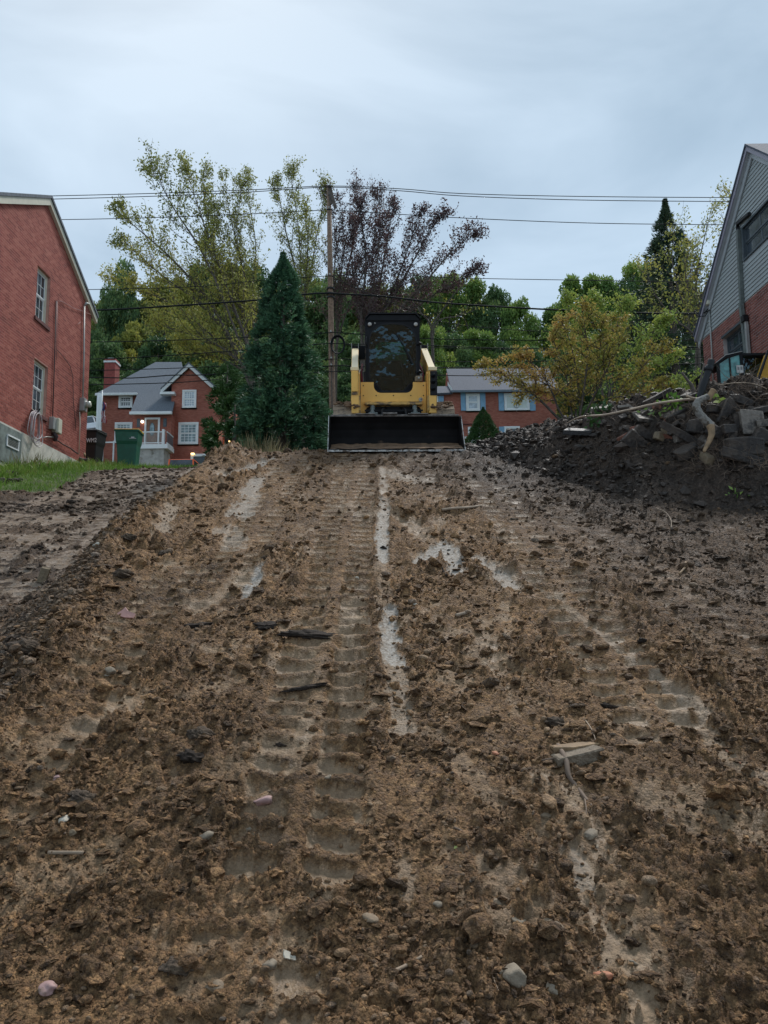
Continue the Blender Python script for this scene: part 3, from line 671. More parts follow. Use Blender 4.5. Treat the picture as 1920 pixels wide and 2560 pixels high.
# greenish basement panel with a louvred vent
a, b = lw(-30, 1095)[0], lw(50, 1100)[0]
pn = MB().box(a, b, -.04, .045, 4.0, z0-.06, ML).build('basement_panel', mat('green_grey_panel', (.13, .155, .14), .8, var=.35, vs=6), house)
va, vb, vz0, vz1 = lw(12, 1090)[0], lw(42, 1105)[0], 4.42, 4.72
vt = MB().box(va, vb, .045, .07, vz0, vz0+.03, ML).box(va, vb, .045, .09, vz1-.04, vz1, ML).box(va, va+.035, .045, .07, vz0+.03, vz1-.04, ML).box(vb-.035, vb, .045, .07, vz0+.03, vz1-.04, ML).build('vent', M_white, house)
for i in range(5):
    z = vz0+.05+i*.04; MB().prism([(va+.035, .05, z), (vb-.035, .05, z), (vb-.035, .05, z+.012), (va+.035, .05, z+.012)], (0, .018, 0), ML).build('louvre', M_metal, vt)
def lwp(px, py, off=.03): y, z = lw(px, py); return Vector((XL+off, y, z))
def pipe(name, pts, r, m, parent, n=8): return MB().tube(pts, r, n).build(name, m, parent, True)
M_pinkpipe = mat('painted_conduit', (.30, .16, .14), .5); M_darkcable = mat('dark_cable', (.05, .03, .03), .6)
pipe('conduit', [lwp(206, 765, .06), lwp(205, 900, .06), lwp(202, 998, .06)], .026, M_metal, house)
pipe('conduit', [lwp(196, 1030, .04), lwp(197, 1060, .04), lwp(194, 1135, .04)], .014, M_cream, house)
pipe('cable', [lwp(137, 752, .04), lwp(133, 900, .04), lwp(128, 1045, .04)], .016, M_darkcable, house)
pipe('cable', [lwp(140, 752, .04), lwp(138, 900, .04)], .010, M_pinkpipe, house)
pipe('cable', [lwp(137, 752, .05), lwp(150, 753, .05), lwp(180, 770, .05), lwp(208, 780, .05), lwp(226, 788, .05)], .010, M_pinkpipe, house)
pipe('cable', [lwp(137, 872, .04), lwp(155, 892, .04), lwp(172, 915, .04), lwp(179, 940, .04), lwp(180, 1000, .04), lwp(187, 1078, .04)], .009, M_darkcable, house)
pipe('cable', [lwp(189, 812, .04), lwp(198, 805, .04)], .008, M_pinkpipe, house)
mh = MB().tube([lwp(207, 764, .06), lwp(208, 758, .09), lwp(212, 760, .14)], [.035, .04, .03], 10).build('weatherhead', M_metal, house, True)
y, z = lw(202, 1013)
mbx = MB().cbox((XL+.08, y, z), (.16, .26, .42)).build('meter_box', M_metal, house, bevel=.012)
MB().tube([(XL+.16, y, z+.02), (XL+.30, y, z+.02)], .10, 20).build('meter_dome', mat('meter_glass', (.45, .45, .38), .25), mbx, True)
MB().tube([(XL+.155, y, z+.02), (XL+.185, y, z+.02)], .115, 20).build('meter_ring', M_metal, mbx, True)
y, z = lw(129, 1063)
b1 = MB().cbox((XL+.07, y-.10, z+.02), (.14, .2, .36)).build('junction_box', M_metal, house, bevel=.01)
b2 = MB().cbox((XL+.10, y+.13, z), (.20, .26, .44)).build('telecom_box', M_cream, house, bevel=.02)
for i in range(7): MB().box(XL+.14, XL+.205, y-.003, y+.012, z-.18+i*.055, z-.155+i*.055).build('vent_slot', M_cream, b2)
MB().tube([lwp(128, 1080, .06), lwp(132, 1092, .1), lwp(130, 1100, .08), lwp(138, 1102, .08)], [.05, .07, .05, .02], 8).build('cable_tangle', M_darkcable, house, True)
pipe('cable', [lwp(130, 1088, .09), lwp(136, 1100, .08), lwp(150, 1110, .07), lwp(168, 1120, .09), lwp(178, 1130, .12), lwp(184, 1135, .14)], .02, M_darkcable, house)
pipe('cable', [lwp(102, 1094, .06), lwp(112, 1092, .06), lwp(126, 1093, .08)], .014, M_metal, house)

# coiled hose on its hook
hp = lwp(76, 1075, .12); hose = thing('garden_hose', (hp.x, hp.y, hp.z), 'coiled pale grey and pink garden hose hanging on a hook on the left brick wall', 'hose')
M_hose = mat('hose', (.40, .34, .34), .45, var=.2, vs=20); hy0, hz0 = lw(77, 1030)
for k in range(7):
    pts = []; ph = rnd.uniform(-.05, .05); wd = rnd.uniform(.20, .34); ln = rnd.uniform(.62, 1.0); sh = rnd.uniform(-.09, .09)
    for i in range(29):
        t = 2*math.pi*i/28
        x = wd*math.sin(t)*(1-.25*math.cos(t)); zz = -ln/2+ln/2*math.cos(t)
        pts.append((XL+.10+.02*k+.015*math.sin(3*t)-hp.x, hy0+x+sh*(1-math.cos(t))/2-hp.y, hz0+zz+ph-hp.z))
    MB().tube(pts, .0125, 7, False).build('hose_loop', M_hose, hose, True)
MB().tube([(XL+.0-hp.x, hy0-.02-hp.y, hz0+.02-hp.z), (XL+.22-hp.x, hy0-hp.y, hz0+.02-hp.z), (XL+.24-hp.x, hy0-hp.y, hz0+.09-hp.z)], .018, 8).build('hook', M_blackp, hose)

# ---- right house with grey siding ------------------------------------------
XR = at(1760, 880, 22).x
def rw(px, py): p = atx(px, py, XR); return p.y, p.z
houseR = thing('sided_house', (XR+4, 18, 4), 'brick house at the right edge with grey lap siding in its steep gable', 'house')
MR = wall_frame((XR, 0, 0), (0, -1, 0), (-1, 0, 0))       # u = -y
yc2 = rw(1758, 870)[0]; zb = rw(1758, 848)[1]; ya2, za2 = rw(1884, 392); yend2 = 11.5
slr = (za2-zb)/(ya2-yc2); zend2 = za2+(-slr)*(-1)*0
g0 = [(-yc2, zb), (-ya2, za2), (-(2*ya2-yc2), zb)]
bR = [(-yc2, 3.2), (-yc2, zb), (-yend2, zb), (-yend2, 3.2)]
wl = (-rw(1809, 870)[0], -rw(1864, 830)[0], rw(1818, 895)[1]-.25, rw(1809, 845)[1])
wu = (-rw(1858, 610)[0], -rw(1858, 610)[0]+1.75, rw(1859, 657)[1], rw(1858, 566)[1])
mb = MB(); wall_holes(mb, MR, bR, [wl]); mb.build('wall', M_mortR, houseR)
polyB = bR
lay_bricks(MR, houseR, polyB, [wl], M_brickR, lambda p: (0 if rw(1925, 800)[0] < p.y else 50)+p.length, ch=.072, j=.014)
gb = MB(); wall_holes(gb, MR, g0, [wu]); gb.build('gable_sheathing', M_soffit, houseR)
ex = .108; v = zb+.002
while v < za2-.05:
    for sgn in (0,):
        mid = v+ex/2; sp = span(g0, min(mid, za2-.03))
        segs = [sp] if sp else []
        if wu[2]-.02 < mid < wu[3]+.02: segs = [(sp[0], wu[0]), (wu[1], sp[1])]
        for a, b in segs:
            if b-a < .05: continue
            top = min(v+ex, za2)
            MB().prism([(a, .003, v), (a, .024, v), (a, .020, v+.004), (a, .005, v+ex+.006), (a, .002, v+ex+.006)], (b-a, 0, 0), MR).build('siding_board', M_siding, houseR)
    v += ex
for (p0, p1) in (((-yc2-.18, zb-.18*slr*-1*-1), (-ya2, za2)), ((-(2*ya2-yc2)+.18, zb-.18*abs(slr)), (-ya2, za2))):
    s_ = 1 if p0[0] < p1[0] else -1
    p0 = (p0[0], zb-.18*abs(slr))
    MB().prism([(p0[0], .06, p0[1]-.03), (p1[0], .06, p1[1]-.03), (p1[0], .06, p1[1]+.17), (p0[0], .06, p0[1]+.17)], (0, -.035, 0), MR).build('rake_board', M_soffit, houseR)
    MB().prism([(p0[0], .17, p0[1]+.16), (p1[0], .17, p1[1]+.16), (p1[0], .17, p1[1]+.30), (p0[0], .17, p0[1]+.30)], (0, -.03, 0), MR).build('fascia', M_fascia, houseR)
    MB().prism([(p0[0], .14, p0[1]+.171), (p1[0], .14, p1[1]+.171), (p1[0], .14, p1[1]+.29), (p0[0], .14, p0[1]+.29)], (0, -8, 0), MR).build('soffit', M_soffit, houseR)
    MB().prism([(p0[0], .20, p0[1]+.302), (p1[0], .20, p1[1]+.302), (p1[0], .20, p1[1]+.36), (p0[0], .20, p0[1]+.36)], (0, -8, 0), MR).build('roof', M_shingR, houseR)
MB().box(XR+.24, XR+7.8, yend2+.02, yc2-.02, 3.2, zb).build('house_body', M_mortR, houseR)
M_dframe = mat('dark_window_frame', (.06, .075, .085), .4)
window(MR, houseR, *wu, grid=(2, 1), rec=.02, fw=.06, fmat=M_dframe, gmat=M_glassd, lower=True, box=True, mull=.05)
window(MR, houseR, *wl, grid=(2, 1), rec=.12, fw=.05, fmat=M_dframe, gmat=M_glassd, mull=.05)
MB().box(wl[0]-.05, wl[1]+.05, -.05, .03, wl[3]+.002, wl[3]+.07, MR).build('lintel', M_dframe, houseR)
def rwp(px, py, off=.07): y, z = rw(px, py); return Vector((XR-off, y, z))
def square_pipe(name, pts, w_, m, parent):
    return MB().tube(pts, w_, 4).build(name, m, parent, bevel=.006)
square_pipe('downspout', [rwp(1880, 534), rwp(1850, 560), rwp(1852, 575)], .06, M_blackp, houseR)
square_pipe('downspout', [rwp(1852, 575), rwp(1861, 758)], .068, M_dspout, houseR)
square_pipe('downspout', [rwp(1861, 758, .09), rwp(1872, 850, .09), rwp(1877, 905, .09)], .075, M_dspout, houseR)
square_pipe('downspout', [rwp(1870, 790, .08), rwp(1874, 815, .08), rwp(1880, 895, .08)], .06, M_metal, houseR)
MB().cbox(rwp(1871, 797, .1), (.14, .15, .18)).build('downspout_box', M_blackp, houseR, bevel=.01)
pipe('conduit', [rwp(1776, 760, .05), rwp(1783, 860, .05), rwp(1789, 990, .05)], .022, M_metal, houseR)
MB().cbox(rwp(1777, 757, .08), (.12, .16, .13)).build('weatherhead', M_cream, houseR, bevel=.02)
for a, b, c in (((1777, 770), (1768, 790), (1757, 776)), ((1778, 775), (1770, 800), (1757, 781)), ((1780, 775), (1766, 785), (1756, 778))):
    p, q, r_ = rwp(*a, .06), rwp(*b, .15), rwp(*c, .25); pipe('service_cable', [p, p.lerp(q, .6), q.lerp(r_, .5), r_], .012, M_wire, houseR)
MB().box(-yend2-.001, -yc2-.02, -.02, .012, 3.2, 3.3, MR)

# ---- far houses --------------------------------------------------------------
FU = (1, 0, 0); FO = (0, -1, 0)
def fwin(parent, px0, py0, px1, py1, d, grid, gm, fw=.1, sill=True, fm=None, **k):
    x0, x1, z0_, z1_ = rect(px0, py0, px1, py1, d)
    return window(wall_frame((0, d, 0), FU, FO), parent, x0, x1, z0_, z1_, grid, rec=-.045, fw=fw, fmat=fm or M_white, gmat=gm, sill=M_sill if sill else None, box=True, sashw=.06, mull=.035, **k)
def slab(name, px, m, parent, t=.16):     # roof plane through (px,py,d) points
    ps = [at(*p) for p in px]; n = (ps[1]-ps[0]).cross(ps[2]-ps[0]).normalized()
    if n.z < 0: n = -n
    return MB().prism(ps, n*(-t)).build(name, m, parent)
hl = at(390, 1150, 60); fh = thing('brick_house', (hl.x, 62, 11.2), 'distant red brick house on the left with a grey hipped roof, chimney and white porch', 'house')
x0, x1, za_, zt = rect(247, 984, 427, 1165, 60.6); zt = at(330, 986, 60.6).z; za_ = 10.4
MB().box(x0, at(440, 1000, 60.6).x, 60.6, 68, za_, zt).build('wall', M_brickF, fh)
# gable wing
X0, X1 = at(427, 1060, 58.8).x, at(543, 1060, 58.8).x; za2_ = at(480, 984, 58.8).z; ap = at(474, 922, 58.8)
e0 = at(404, 985, 58.8); e1 = at(546, 985, 58.8)
MB().prism([(X0, 58.8, 10.2), (X1, 58.8, 10.2), (X1, 58.8, za2_), (ap.x, 58.8, ap.z), (X0, 58.8, za2_+(ap.z-za2_)*(X0-e0.x)/(ap.x-e0.x))], (0, 9, 0)).build('wall', M_brickF, fh)
for p in (e0, e1):
    MB().prism([(p.x, 58.5, p.z-.05), (ap.x, 58.5, ap.z+.02), (ap.x, 58.5, ap.z+.34), (p.x, 58.5, p.z+.27)], (0, .12, 0)).build('rake_board', M_whited, fh)
    MB().prism([(p.x, 58.45, p.z+.275), (ap.x, 58.45, ap.z+.345), (ap.x, 58.45, ap.z+.45), (p.x, 58.45, p.z+.38)], (0, 8.6, 0)).build('roof', M_shing, fh)
MB().box(at(404, 988, 58.8).x, at(440, 988, 58.8).x, 58.3, 58.9, at(404, 990, 58.8).z, at(404, 984, 58.8).z).build('soffit_return', M_white, fh)
r1 = slab('roof', [(239, 984, 60), (389, 905, 65), (454, 905, 65), (470, 984, 60)], M_shing, fh)
slab('roof', [(239, 984, 60), (389, 905, 65), (389, 907, 65.1), (241, 984, 70)], M_shing, fh)
slab('roof', [(344, 984, 60), (441, 984, 60), (430, 1030, 57.25), (326, 1030, 57.25)], M_shing, fh)
MB().box(at(239, 988, 60).x, at(344, 988, 60).x, 59.85, 60.05, at(300, 989, 60).z, at(300, 983, 60).z).build('gutter', M_whited, fh, bevel=.02)
MB().box(at(325, 1033, 57.2).x, at(431, 1033, 57.2).x, 57.0, 57.2, at(380, 1037, 57.2).z, at(380, 1030, 57.2).z).build('gutter', M_white, fh, bevel=.02)
ex0, ex1 = at(332, 1070, 57.8).x, at(428, 1070, 57.8).x
MB().box(ex0, ex1, 57.8, 60.7, 10.6, at(380, 1036, 57.8).z).build('entry_wall', M_brickF, fh)
# door
dx0, dx1, dz0, dz1 = rect(366, 1049, 395, 1108, 57.78)
df = MB().box(dx0-.14, dx0, 57.70, 57.80, dz0, dz1+.14).box(dx1, dx1+.14, 57.70, 57.80, dz0, dz1+.14).box(dx0, dx1, 57.70, 57.80, dz1, dz1+.14).build('door_frame', M_white, fh)
dr = MB().box(dx0, dx1, 57.74, 57.80, dz0, dz1).build('door', mat('wood_door', (.20, .085, .04), .5, var=.3, vs=4), fh)
dcx, dcz = (dx0+dx1)/2, (dz0+dz1)/2+.15
for nm, a, b, y_, m in (('glass_surround', .20, .52, 57.725, M_dframe), ('glass', .16, .46, 57.715, M_glassl)):
    MB().prism([(dcx+a*math.cos(t*math.pi/10), y_, dcz+b*math.sin(t*math.pi/10)) for t in range(20)], (0, .014, 0)).build(nm, m, dr)
for (px, py) in ((346.5, 1057), (412.5, 1056)):
    a, b, c, e = rect(px-4, py-10, px+4, py+11, 57.78); MB().box(a, b, 57.74, 57.8, c, e).build('side_shutter', M_dframe, fh)
p = at(355.5, 1054, 57.6); lm = MB().cbox((p.x, 57.72, p.z+.12), (.12, .14, .12)).build('wall_lamp', M_dframe, fh)
MB().add([tuple(.12*c for c in q) for q in IV2], [tuple(f) for f in IF2], Matrix.Translation((p.x, 57.62, p.z))).build('globe', M_litw, lm, True)
fwin(fh, 297, 989, 332, 1020, 60.58, (4, 2), M_glassd, .15)
fwin(fh, 456, 975, 491, 1020, 58.78, (4, 3), M_glassw, .13)
fwin(fh, 287, 1056, 331, 1105, 60.58, (4, 4), M_glassl, .16)
fwin(fh, 446, 1056, 496, 1111, 58.78, (4, 3), M_glassl, .16)
# chimney
a, b, c, e = rect(263, 899, 290, 990, 63.5)
ch = MB().box(a, b, 63.2, 64.3, 12, e).build('chimney', mat('chimney_brick', (.22, .045, .035), .8, var=.2), fh)
MB().box(a-.06, b+.06, 63.14, 64.36, e-.35, e-.2).box(a+.2, b-.2, 63.4, 64.1, e, e+.12).build('chimney_cap', M_whited, ch)
# porch
pa, pb = at(330, 1115, 56).x, at(410.5, 1115, 56).x; zd = at(380, 1110, 56).z; zd0 = at(380, 1121, 56).z
MB().box(pa, pb+.25, 56, 57.78, zd0, zd).build('porch_deck', M_white, fh)
MB().box(pa+.1, pb-.05, 56.15, 57.78, 9.6, zd0-.003).build('porch_base', M_conc, fh)
ztp = at(380, 1078, 56).z; rl = MB().box(pa, pb, 56.03, 56.10, ztp-.08, ztp).box(pa, pb, 56.03, 56.10, zd+.06, zd+.13).box(pb+.12, pb+.19, 56.1, 57.78, ztp-.08, ztp).box(pb+.12, pb+.19, 56.1, 57.78, zd+.06, zd+.13).build('porch_rail', M_white, fh)
for px, s_ in ((362, .07), (396, .07), (407, .16)):
    x = at(px, 1100, 56).x; MB().box(x-s_/2, x+s_/2, 56.0, 56.14+s_, zd+.002, ztp+.03+(.12 if s_ > .1 else 0)).build('rail_post', M_white, rl)
for i in range(26):
    x = pa+.1+i*(pb-pa-.15)/26; MB().box(x-.012, x+.012, 56.05, 56.08, zd+.13, ztp-.08).build('baluster', M_metal, rl)
for i in range(9):
    y_ = 56.2+i*.18; MB().box(pb+.14, pb+.17, y_, y_+.03, zd+.13, ztp-.08).build('baluster', M_dframe, rl)
a, b, c, e = rect(483, 1141, 523, 1170, 58.7)
gd = MB().box(a-.2, a, 58.66, 58.82, c, e+.2).box(b, b+.15, 58.66, 58.82, c, e+.2).box(a, b, 58.66, 58.82, e, e+.2).build('garage_frame', M_white, fh)
MB().box(a, b, 58.75, 58.85, c, e).build('garage_door', M_dframe, fh)
MB().box(at(523.5, 1150, 58.7).x+.2, at(541, 1150, 58.7).x, 58.6, 58.95, 9.8, at(530, 1140, 58.7).z).build('garage_pier', M_conc, fh)
p = at(481.5, 1132.5, 58.6); lm = MB().cbox((p.x, 58.7, p.z), (.35, .16, .1)).build('garage_lamp', M_metal, fh)
MB().cbox((p.x, 58.6, p.z-.06), (.26, .12, .12)).build('bulb', M_lit, lm, bevel=.03)
for px in (248, 254.5):
    p, q = at(px, 987, 59.9), at(px-3, 1165, 59.9); MB().box(p.x-.11, p.x+.11, 59.75, 59.9, q.z, p.z).build('porch_column', M_white, fh)
slab('side_roof', [(543, 982, 59.2), (549, 982, 62), (578, 1026, 62), (566, 1012, 59.2)], M_whited, fh, .12)
a, b, c, e = rect(545, 1000, 575, 1165, 62); MB().box(a, b, 61.5, 67, 10.4, at(560, 1014, 62).z).build('side_wing', M_brickF, fh)
p = at(571, 1105, 61.3); lm = MB().cbox((p.x, 61.45, p.z+.2), (.14, .1, .1)).build('side_lamp', M_dframe, fh)
MB().cbox((p.x, 61.40, p.z), (.22, .18, .30)).build('bulb', M_lit, lm, bevel=.05)
MB().box(at(563.5, 1100, 61.2).x-.07, at(563.5, 1100, 61.2).x+.07, 61.1, 61.25, 11, at(563, 1085, 61.2).z).build('post', M_white, fh)
# flag
fp = at(255, 1000, 58.5); flag = thing('flag', (fp.x, 58.5, at(255, 985, 58.5).z-2.6), 'striped flag hanging limp from a pole beside the far left house', 'flag')
MB().tube([(0, 0, 0), (0, 0, 2.9)], .035, 8).build('flagpole', M_white, flag, True)
fv = []; ff = []; nx, nz_ = 7, 26; z_t = at(258, 1004, 58.5).z-flag.location.z; z_b = at(258, 1055, 58.5).z-flag.location.z
for k, (nm, m) in enumerate((('flag_stripes', mat('flag_red', (.38, .04, .05), .8, var=.05)), ('flag_stripes', mat('flag_white', (.6, .58, .6), .8, var=.05)), ('flag_canton', mat('flag_blue', (.04, .05, .16), .8, var=.05)))):
    f_ = MB()
    for i in range(nx):
        for j in range(nz_):
            u, v_ = i/nx, j/nz_
            kind = 2 if (j < 11 and i < 4) else (0 if (i+j//9) % 2 == 0 else 1)
            if kind != k: continue
            def P(i_, j_):
                uu = i_/nx; return (.03+uu*.30+.06*math.sin(j_*.35), .12*math.sin(uu*9+j_*.2), z_t+(z_b-z_t)*(j_/nz_)-.12*uu)
            f_.prism([P(i, j), P(i+1, j), P(i+1, j+1), P(i, j+1)], (0, .008, 0))
    f_.build(nm, m, flag)
# far right house
fr = thing('brick_house', (at(1250, 1060, 60).x, 63, 11.2), 'distant red brick house on the right with pale blue shutters, behind the yellow loader', 'house')
a = at(1110, 1030, 60).x; b = at(1392, 1030, 60).x; zt = at(1250, 979, 60).z
MB().prism([(a+.55, 60, 10.2), (a+.55, 67, 10.2), (a+.55, 67, zt), (a+.55, 63.6, at(1118, 928, 64).z-.3), (a+.55, 60, zt)], (b-a-.55, 0, 0)).build('wall', M_brickF, fr)
MB().box(a-1.3, a+.548, 60.02, 66, 10.2, at(1100, 984, 60).z).build('wing_wall', M_brickF, fr)
slab('roof', [(1128, 976, 59.6), (1116, 922, 64.5), (1372, 920, 64.5), (1398, 973, 59.6)], M_shingR, fr, .2)
slab('roof', [(1084, 983, 59.6), (1086, 966, 61.5), (1126, 965, 61.5), (1131, 981, 59.6)], M_shingR, fr, .15)
MB().box(at(1128, 980, 59.5).x, at(1398, 980, 59.5).x, 59.4, 59.58, at(1250, 980, 59.5).z, at(1250, 975, 59.5).z).build('gutter', mat('blue_grey_gutter', (.11, .14, .17), .5), fr)
p, q = at(1119, 963, 59.6), at(1128, 976, 59.6); MB().prism([(p.x, 59.5, p.z), (q.x+.1, 59.5, q.z-.25), (q.x+.1, 59.5, q.z+.05), (p.x, 59.5, p.z+.3)], (0, .1, 0)).build('rake_board', M_whited, fr)
M_shut = mat('pale_blue_shutter', (.20, .36, .50), .6, var=.08)
def shutter(px0, px1, py0, py1):
    a, b, c, e = rect(px0, py0, px1, py1, 59.97); s_ = MB().box(a, b, 59.93, 60, c, e).build('shutter', M_shut, fr)
    m_ = (c+e)/2; k = MB()
    k.box(a, a+.07, 59.90, 59.93, c, e).box(b-.07, b, 59.90, 59.93, c, e)
    for z_ in (c, m_-.05, e-.09): k.box(a+.07, b-.07, 59.90, 59.93, z_, z_+.09)
    k.build('shutter_rail', M_shut, s_)
for q in ((1152, 1164), (1200.5, 1213.5), (1246.5, 1259.5), (1324.5, 1338)): shutter(q[0], q[1], 982.5, 1027)
shutter(1096.5, 1109, 990, 1011); shutter(1248, 1261, 1067, 1092)
fwin(fr, 1165, 984, 1199.5, 1027.5, 59.98, None, M_glassw, .16)
fw_ = fwin(fr, 1260.5, 983, 1323.5, 1026, 59.98, None, M_curtain, .14, split=False)
p = at(1292, 1012, 59.8); sc = MB().tube([(p.x, 59.93, p.z-.5), (p.x, 59.93, p.z+.3)], .03, 6).tube([(p.x-.45, 59.93, p.z+.28), (p.x+.45, 59.93, p.z+.28)], .02, 6)
for zz, rr in ((p.z+.28, .16), (p.z, .2)): sc.tube([(p.x+rr*math.cos(t*math.pi/8), 59.93, zz+rr*math.sin(t*math.pi/8)) for t in range(17)], .03, 6)
sc.build('window_ornament', M_metal, fw_, True)
fwin(fr, 1088, 990, 1095.5, 1012, 59.98, None, M_glassw, .1, sill=False)
fwin(fr, 1261, 1066, 1300, 1110, 59.98, None, M_glassd, .16)
a, b, c, e = rect(1175, 1072, 1197, 1118, 59.97); MB().box(a-.15, a, 59.9, 60, c, e+.15).box(b, b+.15, 59.9, 60, c, e+.15).box(a, b, 59.9, 60, e, e+.15).build('door_frame', M_white, fr)
dd = MB().box(a, b, 59.94, 60, c-1, e).build('door', M_white, fr); MB().box(a+.25, b-.2, 59.93, 59.945, e-.75, e-.45).build('door_window', M_glassd, dd)
a, b, c, e = rect(1150, 1059, 1200, 1061, 59.9); MB().box(a, b, 59.88, 60, c, e).build('door_canopy', M_sill, fr)
p = at(1203, 1043, 59.8); lm = MB().cbox((p.x, 59.85, p.z), (.22, .2, .4)).build('wall_lamp', M_blackp, fr, bevel=.03); MB().box(p.x-.15, p.x+.15, 59.7, 60, p.z+.2, p.z+.25).build('lamp_cap', M_blackp, lm)
a, b, c, e = rect(1162, 1091, 1167, 1096, 59.96); MB().box(a, b, 59.93, 60, c, e).build('house_number', M_white, fr)
# keep children where they were built: parents stand away from the origin
bpy.context.view_layer.update()
for hh in (house, houseR, fh, fr):
    inv = Matrix.Translation(-hh.location)
    for ch_ in hh.children: ch_.matrix_parent_inverse = inv

# ================================================================== TRACK LOADER
g0z = 2.60
LO = thing('track_loader', (at(992, 1126, 12.2).x, 12.2, at(992, 1127, 12.2).z), 'yellow compact track loader with a wide black bucket standing on top of the ramp', 'loader')
LO.rotation_euler = (R(13.6), 0, R(1.8))
def arc(cx, cz, r, a0, a1, n): return [(cx+r*math.cos(R(a0+(a1-a0)*i/n)), cz+r*math.sin(R(a0+(a1-a0)*i/n))) for i in range(n+1)]
# bucket
prof = [(0, .0), (.50, .0), (.62, .03), (.71, .10), (.76, .20), (.77, .34), (.74, .46), (.69, .555)]
pin = [(.0, .022), (.49, .022), (.60, .05), (.69, .115), (.735, .21), (.745, .34), (.715, .45), (.665, .55)]
HW = 1.075
bk = MB()
for i in range(len(prof)-1):
    bk.prism([(-HW, *prof[i]), (-HW, *prof[i+1]), (-HW, *pin[i+1]), (-HW, *pin[i])], (2*HW, 0, 0))
bucket = bk.build('bucket', M_bucket, LO, True)
for p in bucket.data.polygons: p.use_smooth = False
for s_ in (-1, 1):
    x = s_*HW
    MB().prism([(x, .02, 0), (x, .50, -.005), (x, .72, .09), (x, .785, .25), (x, .77, .40), (x, .70, .565), (x, .56, .555), (x, .34, .28), (x, .14, .12)], (s_*.018, 0, 0)).build('side_plate', M_bucket, bucket)
    MB().prism([(x+s_*.020, .0, .0), (x+s_*.020, .56, .575), (x+s_*.020, .60, .555), (x+s_*.020, .05, 0)], (s_*.010, 0, 0)).build('side_edge', M_worn, bucket)
ce = MB()
x = -HW-.03
while x < HW+.03:
    x2 = min(x+rnd.uniform(.08, .22), HW+.03); ce.box(x, x2, -.05+rnd.uniform(-.004, .004), .06, -.012+rnd.uniform(0, .004), .016+rnd.uniform(-.004, .006)); x = x2
ce.build('cutting_edge', M_worn, bucket)
tl = MB().box(-HW, HW, .655, .73, .556, .592).build('top_lip', M_lip, bucket, bevel=.008)
MB().box(-.66, -.33, .62, .74, .5935, .612).box(.22, .56, .62, .74, .5935, .612).box(-.20, .04, .60, .72, .5935, .628).build('spill_plate', M_lip, bucket, bevel=.006)
# earth left inside the bucket
nx, ny = 60, 14; vs = []; 
for j in range(ny):
    for i in range(nx):
        X = -HW+.01+(2*HW-.02)*i/(nx-1); Y = .03+.6*j/(ny-1)
        h = .026+.055*vn(np.array([X*3.1]), np.array([Y*5]), 3)[0]*math.sin(math.pi*min(1, (j+.3)/ny))+.02*vn(np.array([X*14]), np.array([Y*14]), 4)[0]
        vs.append((X, Y, h+(.05*max(0, Y-.5)/.1 if Y > .5 else 0)))
fs = [(j*nx+i, j*nx+i+1, (j+1)*nx+i+1, (j+1)*nx+i) for j in range(ny-1) for i in range(nx-1)]
M_dirt = mat('bucket_dirt', (.13, .075, .04), .9, var=.35, vs=8, bump=.015, bs=40)
MB().add(vs, fs).build('dirt_in_bucket', M_dirt, bucket, True)
# coupler and lower front
MB().box(-.50, .50, .80, .90, .22, .56).box(-.40, .40, .90, 1.0, .3, .5).build('coupler', M_black, LO, bevel=.01)
MB().box(-.52, .52, 1.18, 1.24, .50, .80).box(-.50, .50, 1.0, 1.06, .655, .685).box(-.30, .30, 1.08, 1.14, .60, .635).build('front_frame', M_black, LO)
for s_ in (-1, 1):
    MB().tube([(s_*.38, .88, .46), (s_*.36, 1.12, .78)], .042, 12).build('tilt_cylinder', M_dspout, LO, True)
    MB().tube([(s_*.22, .9, .5), (s_*.20, 1.0, .68), (s_*.14, 1.16, .72)], .022, 8).build('hydraulic_hose', M_blackp, LO, True)
    MB().cbox((s_*.36, .86, .60), (.16, .05, .07)).build('pin_block', M_dspout, LO, bevel=.01)
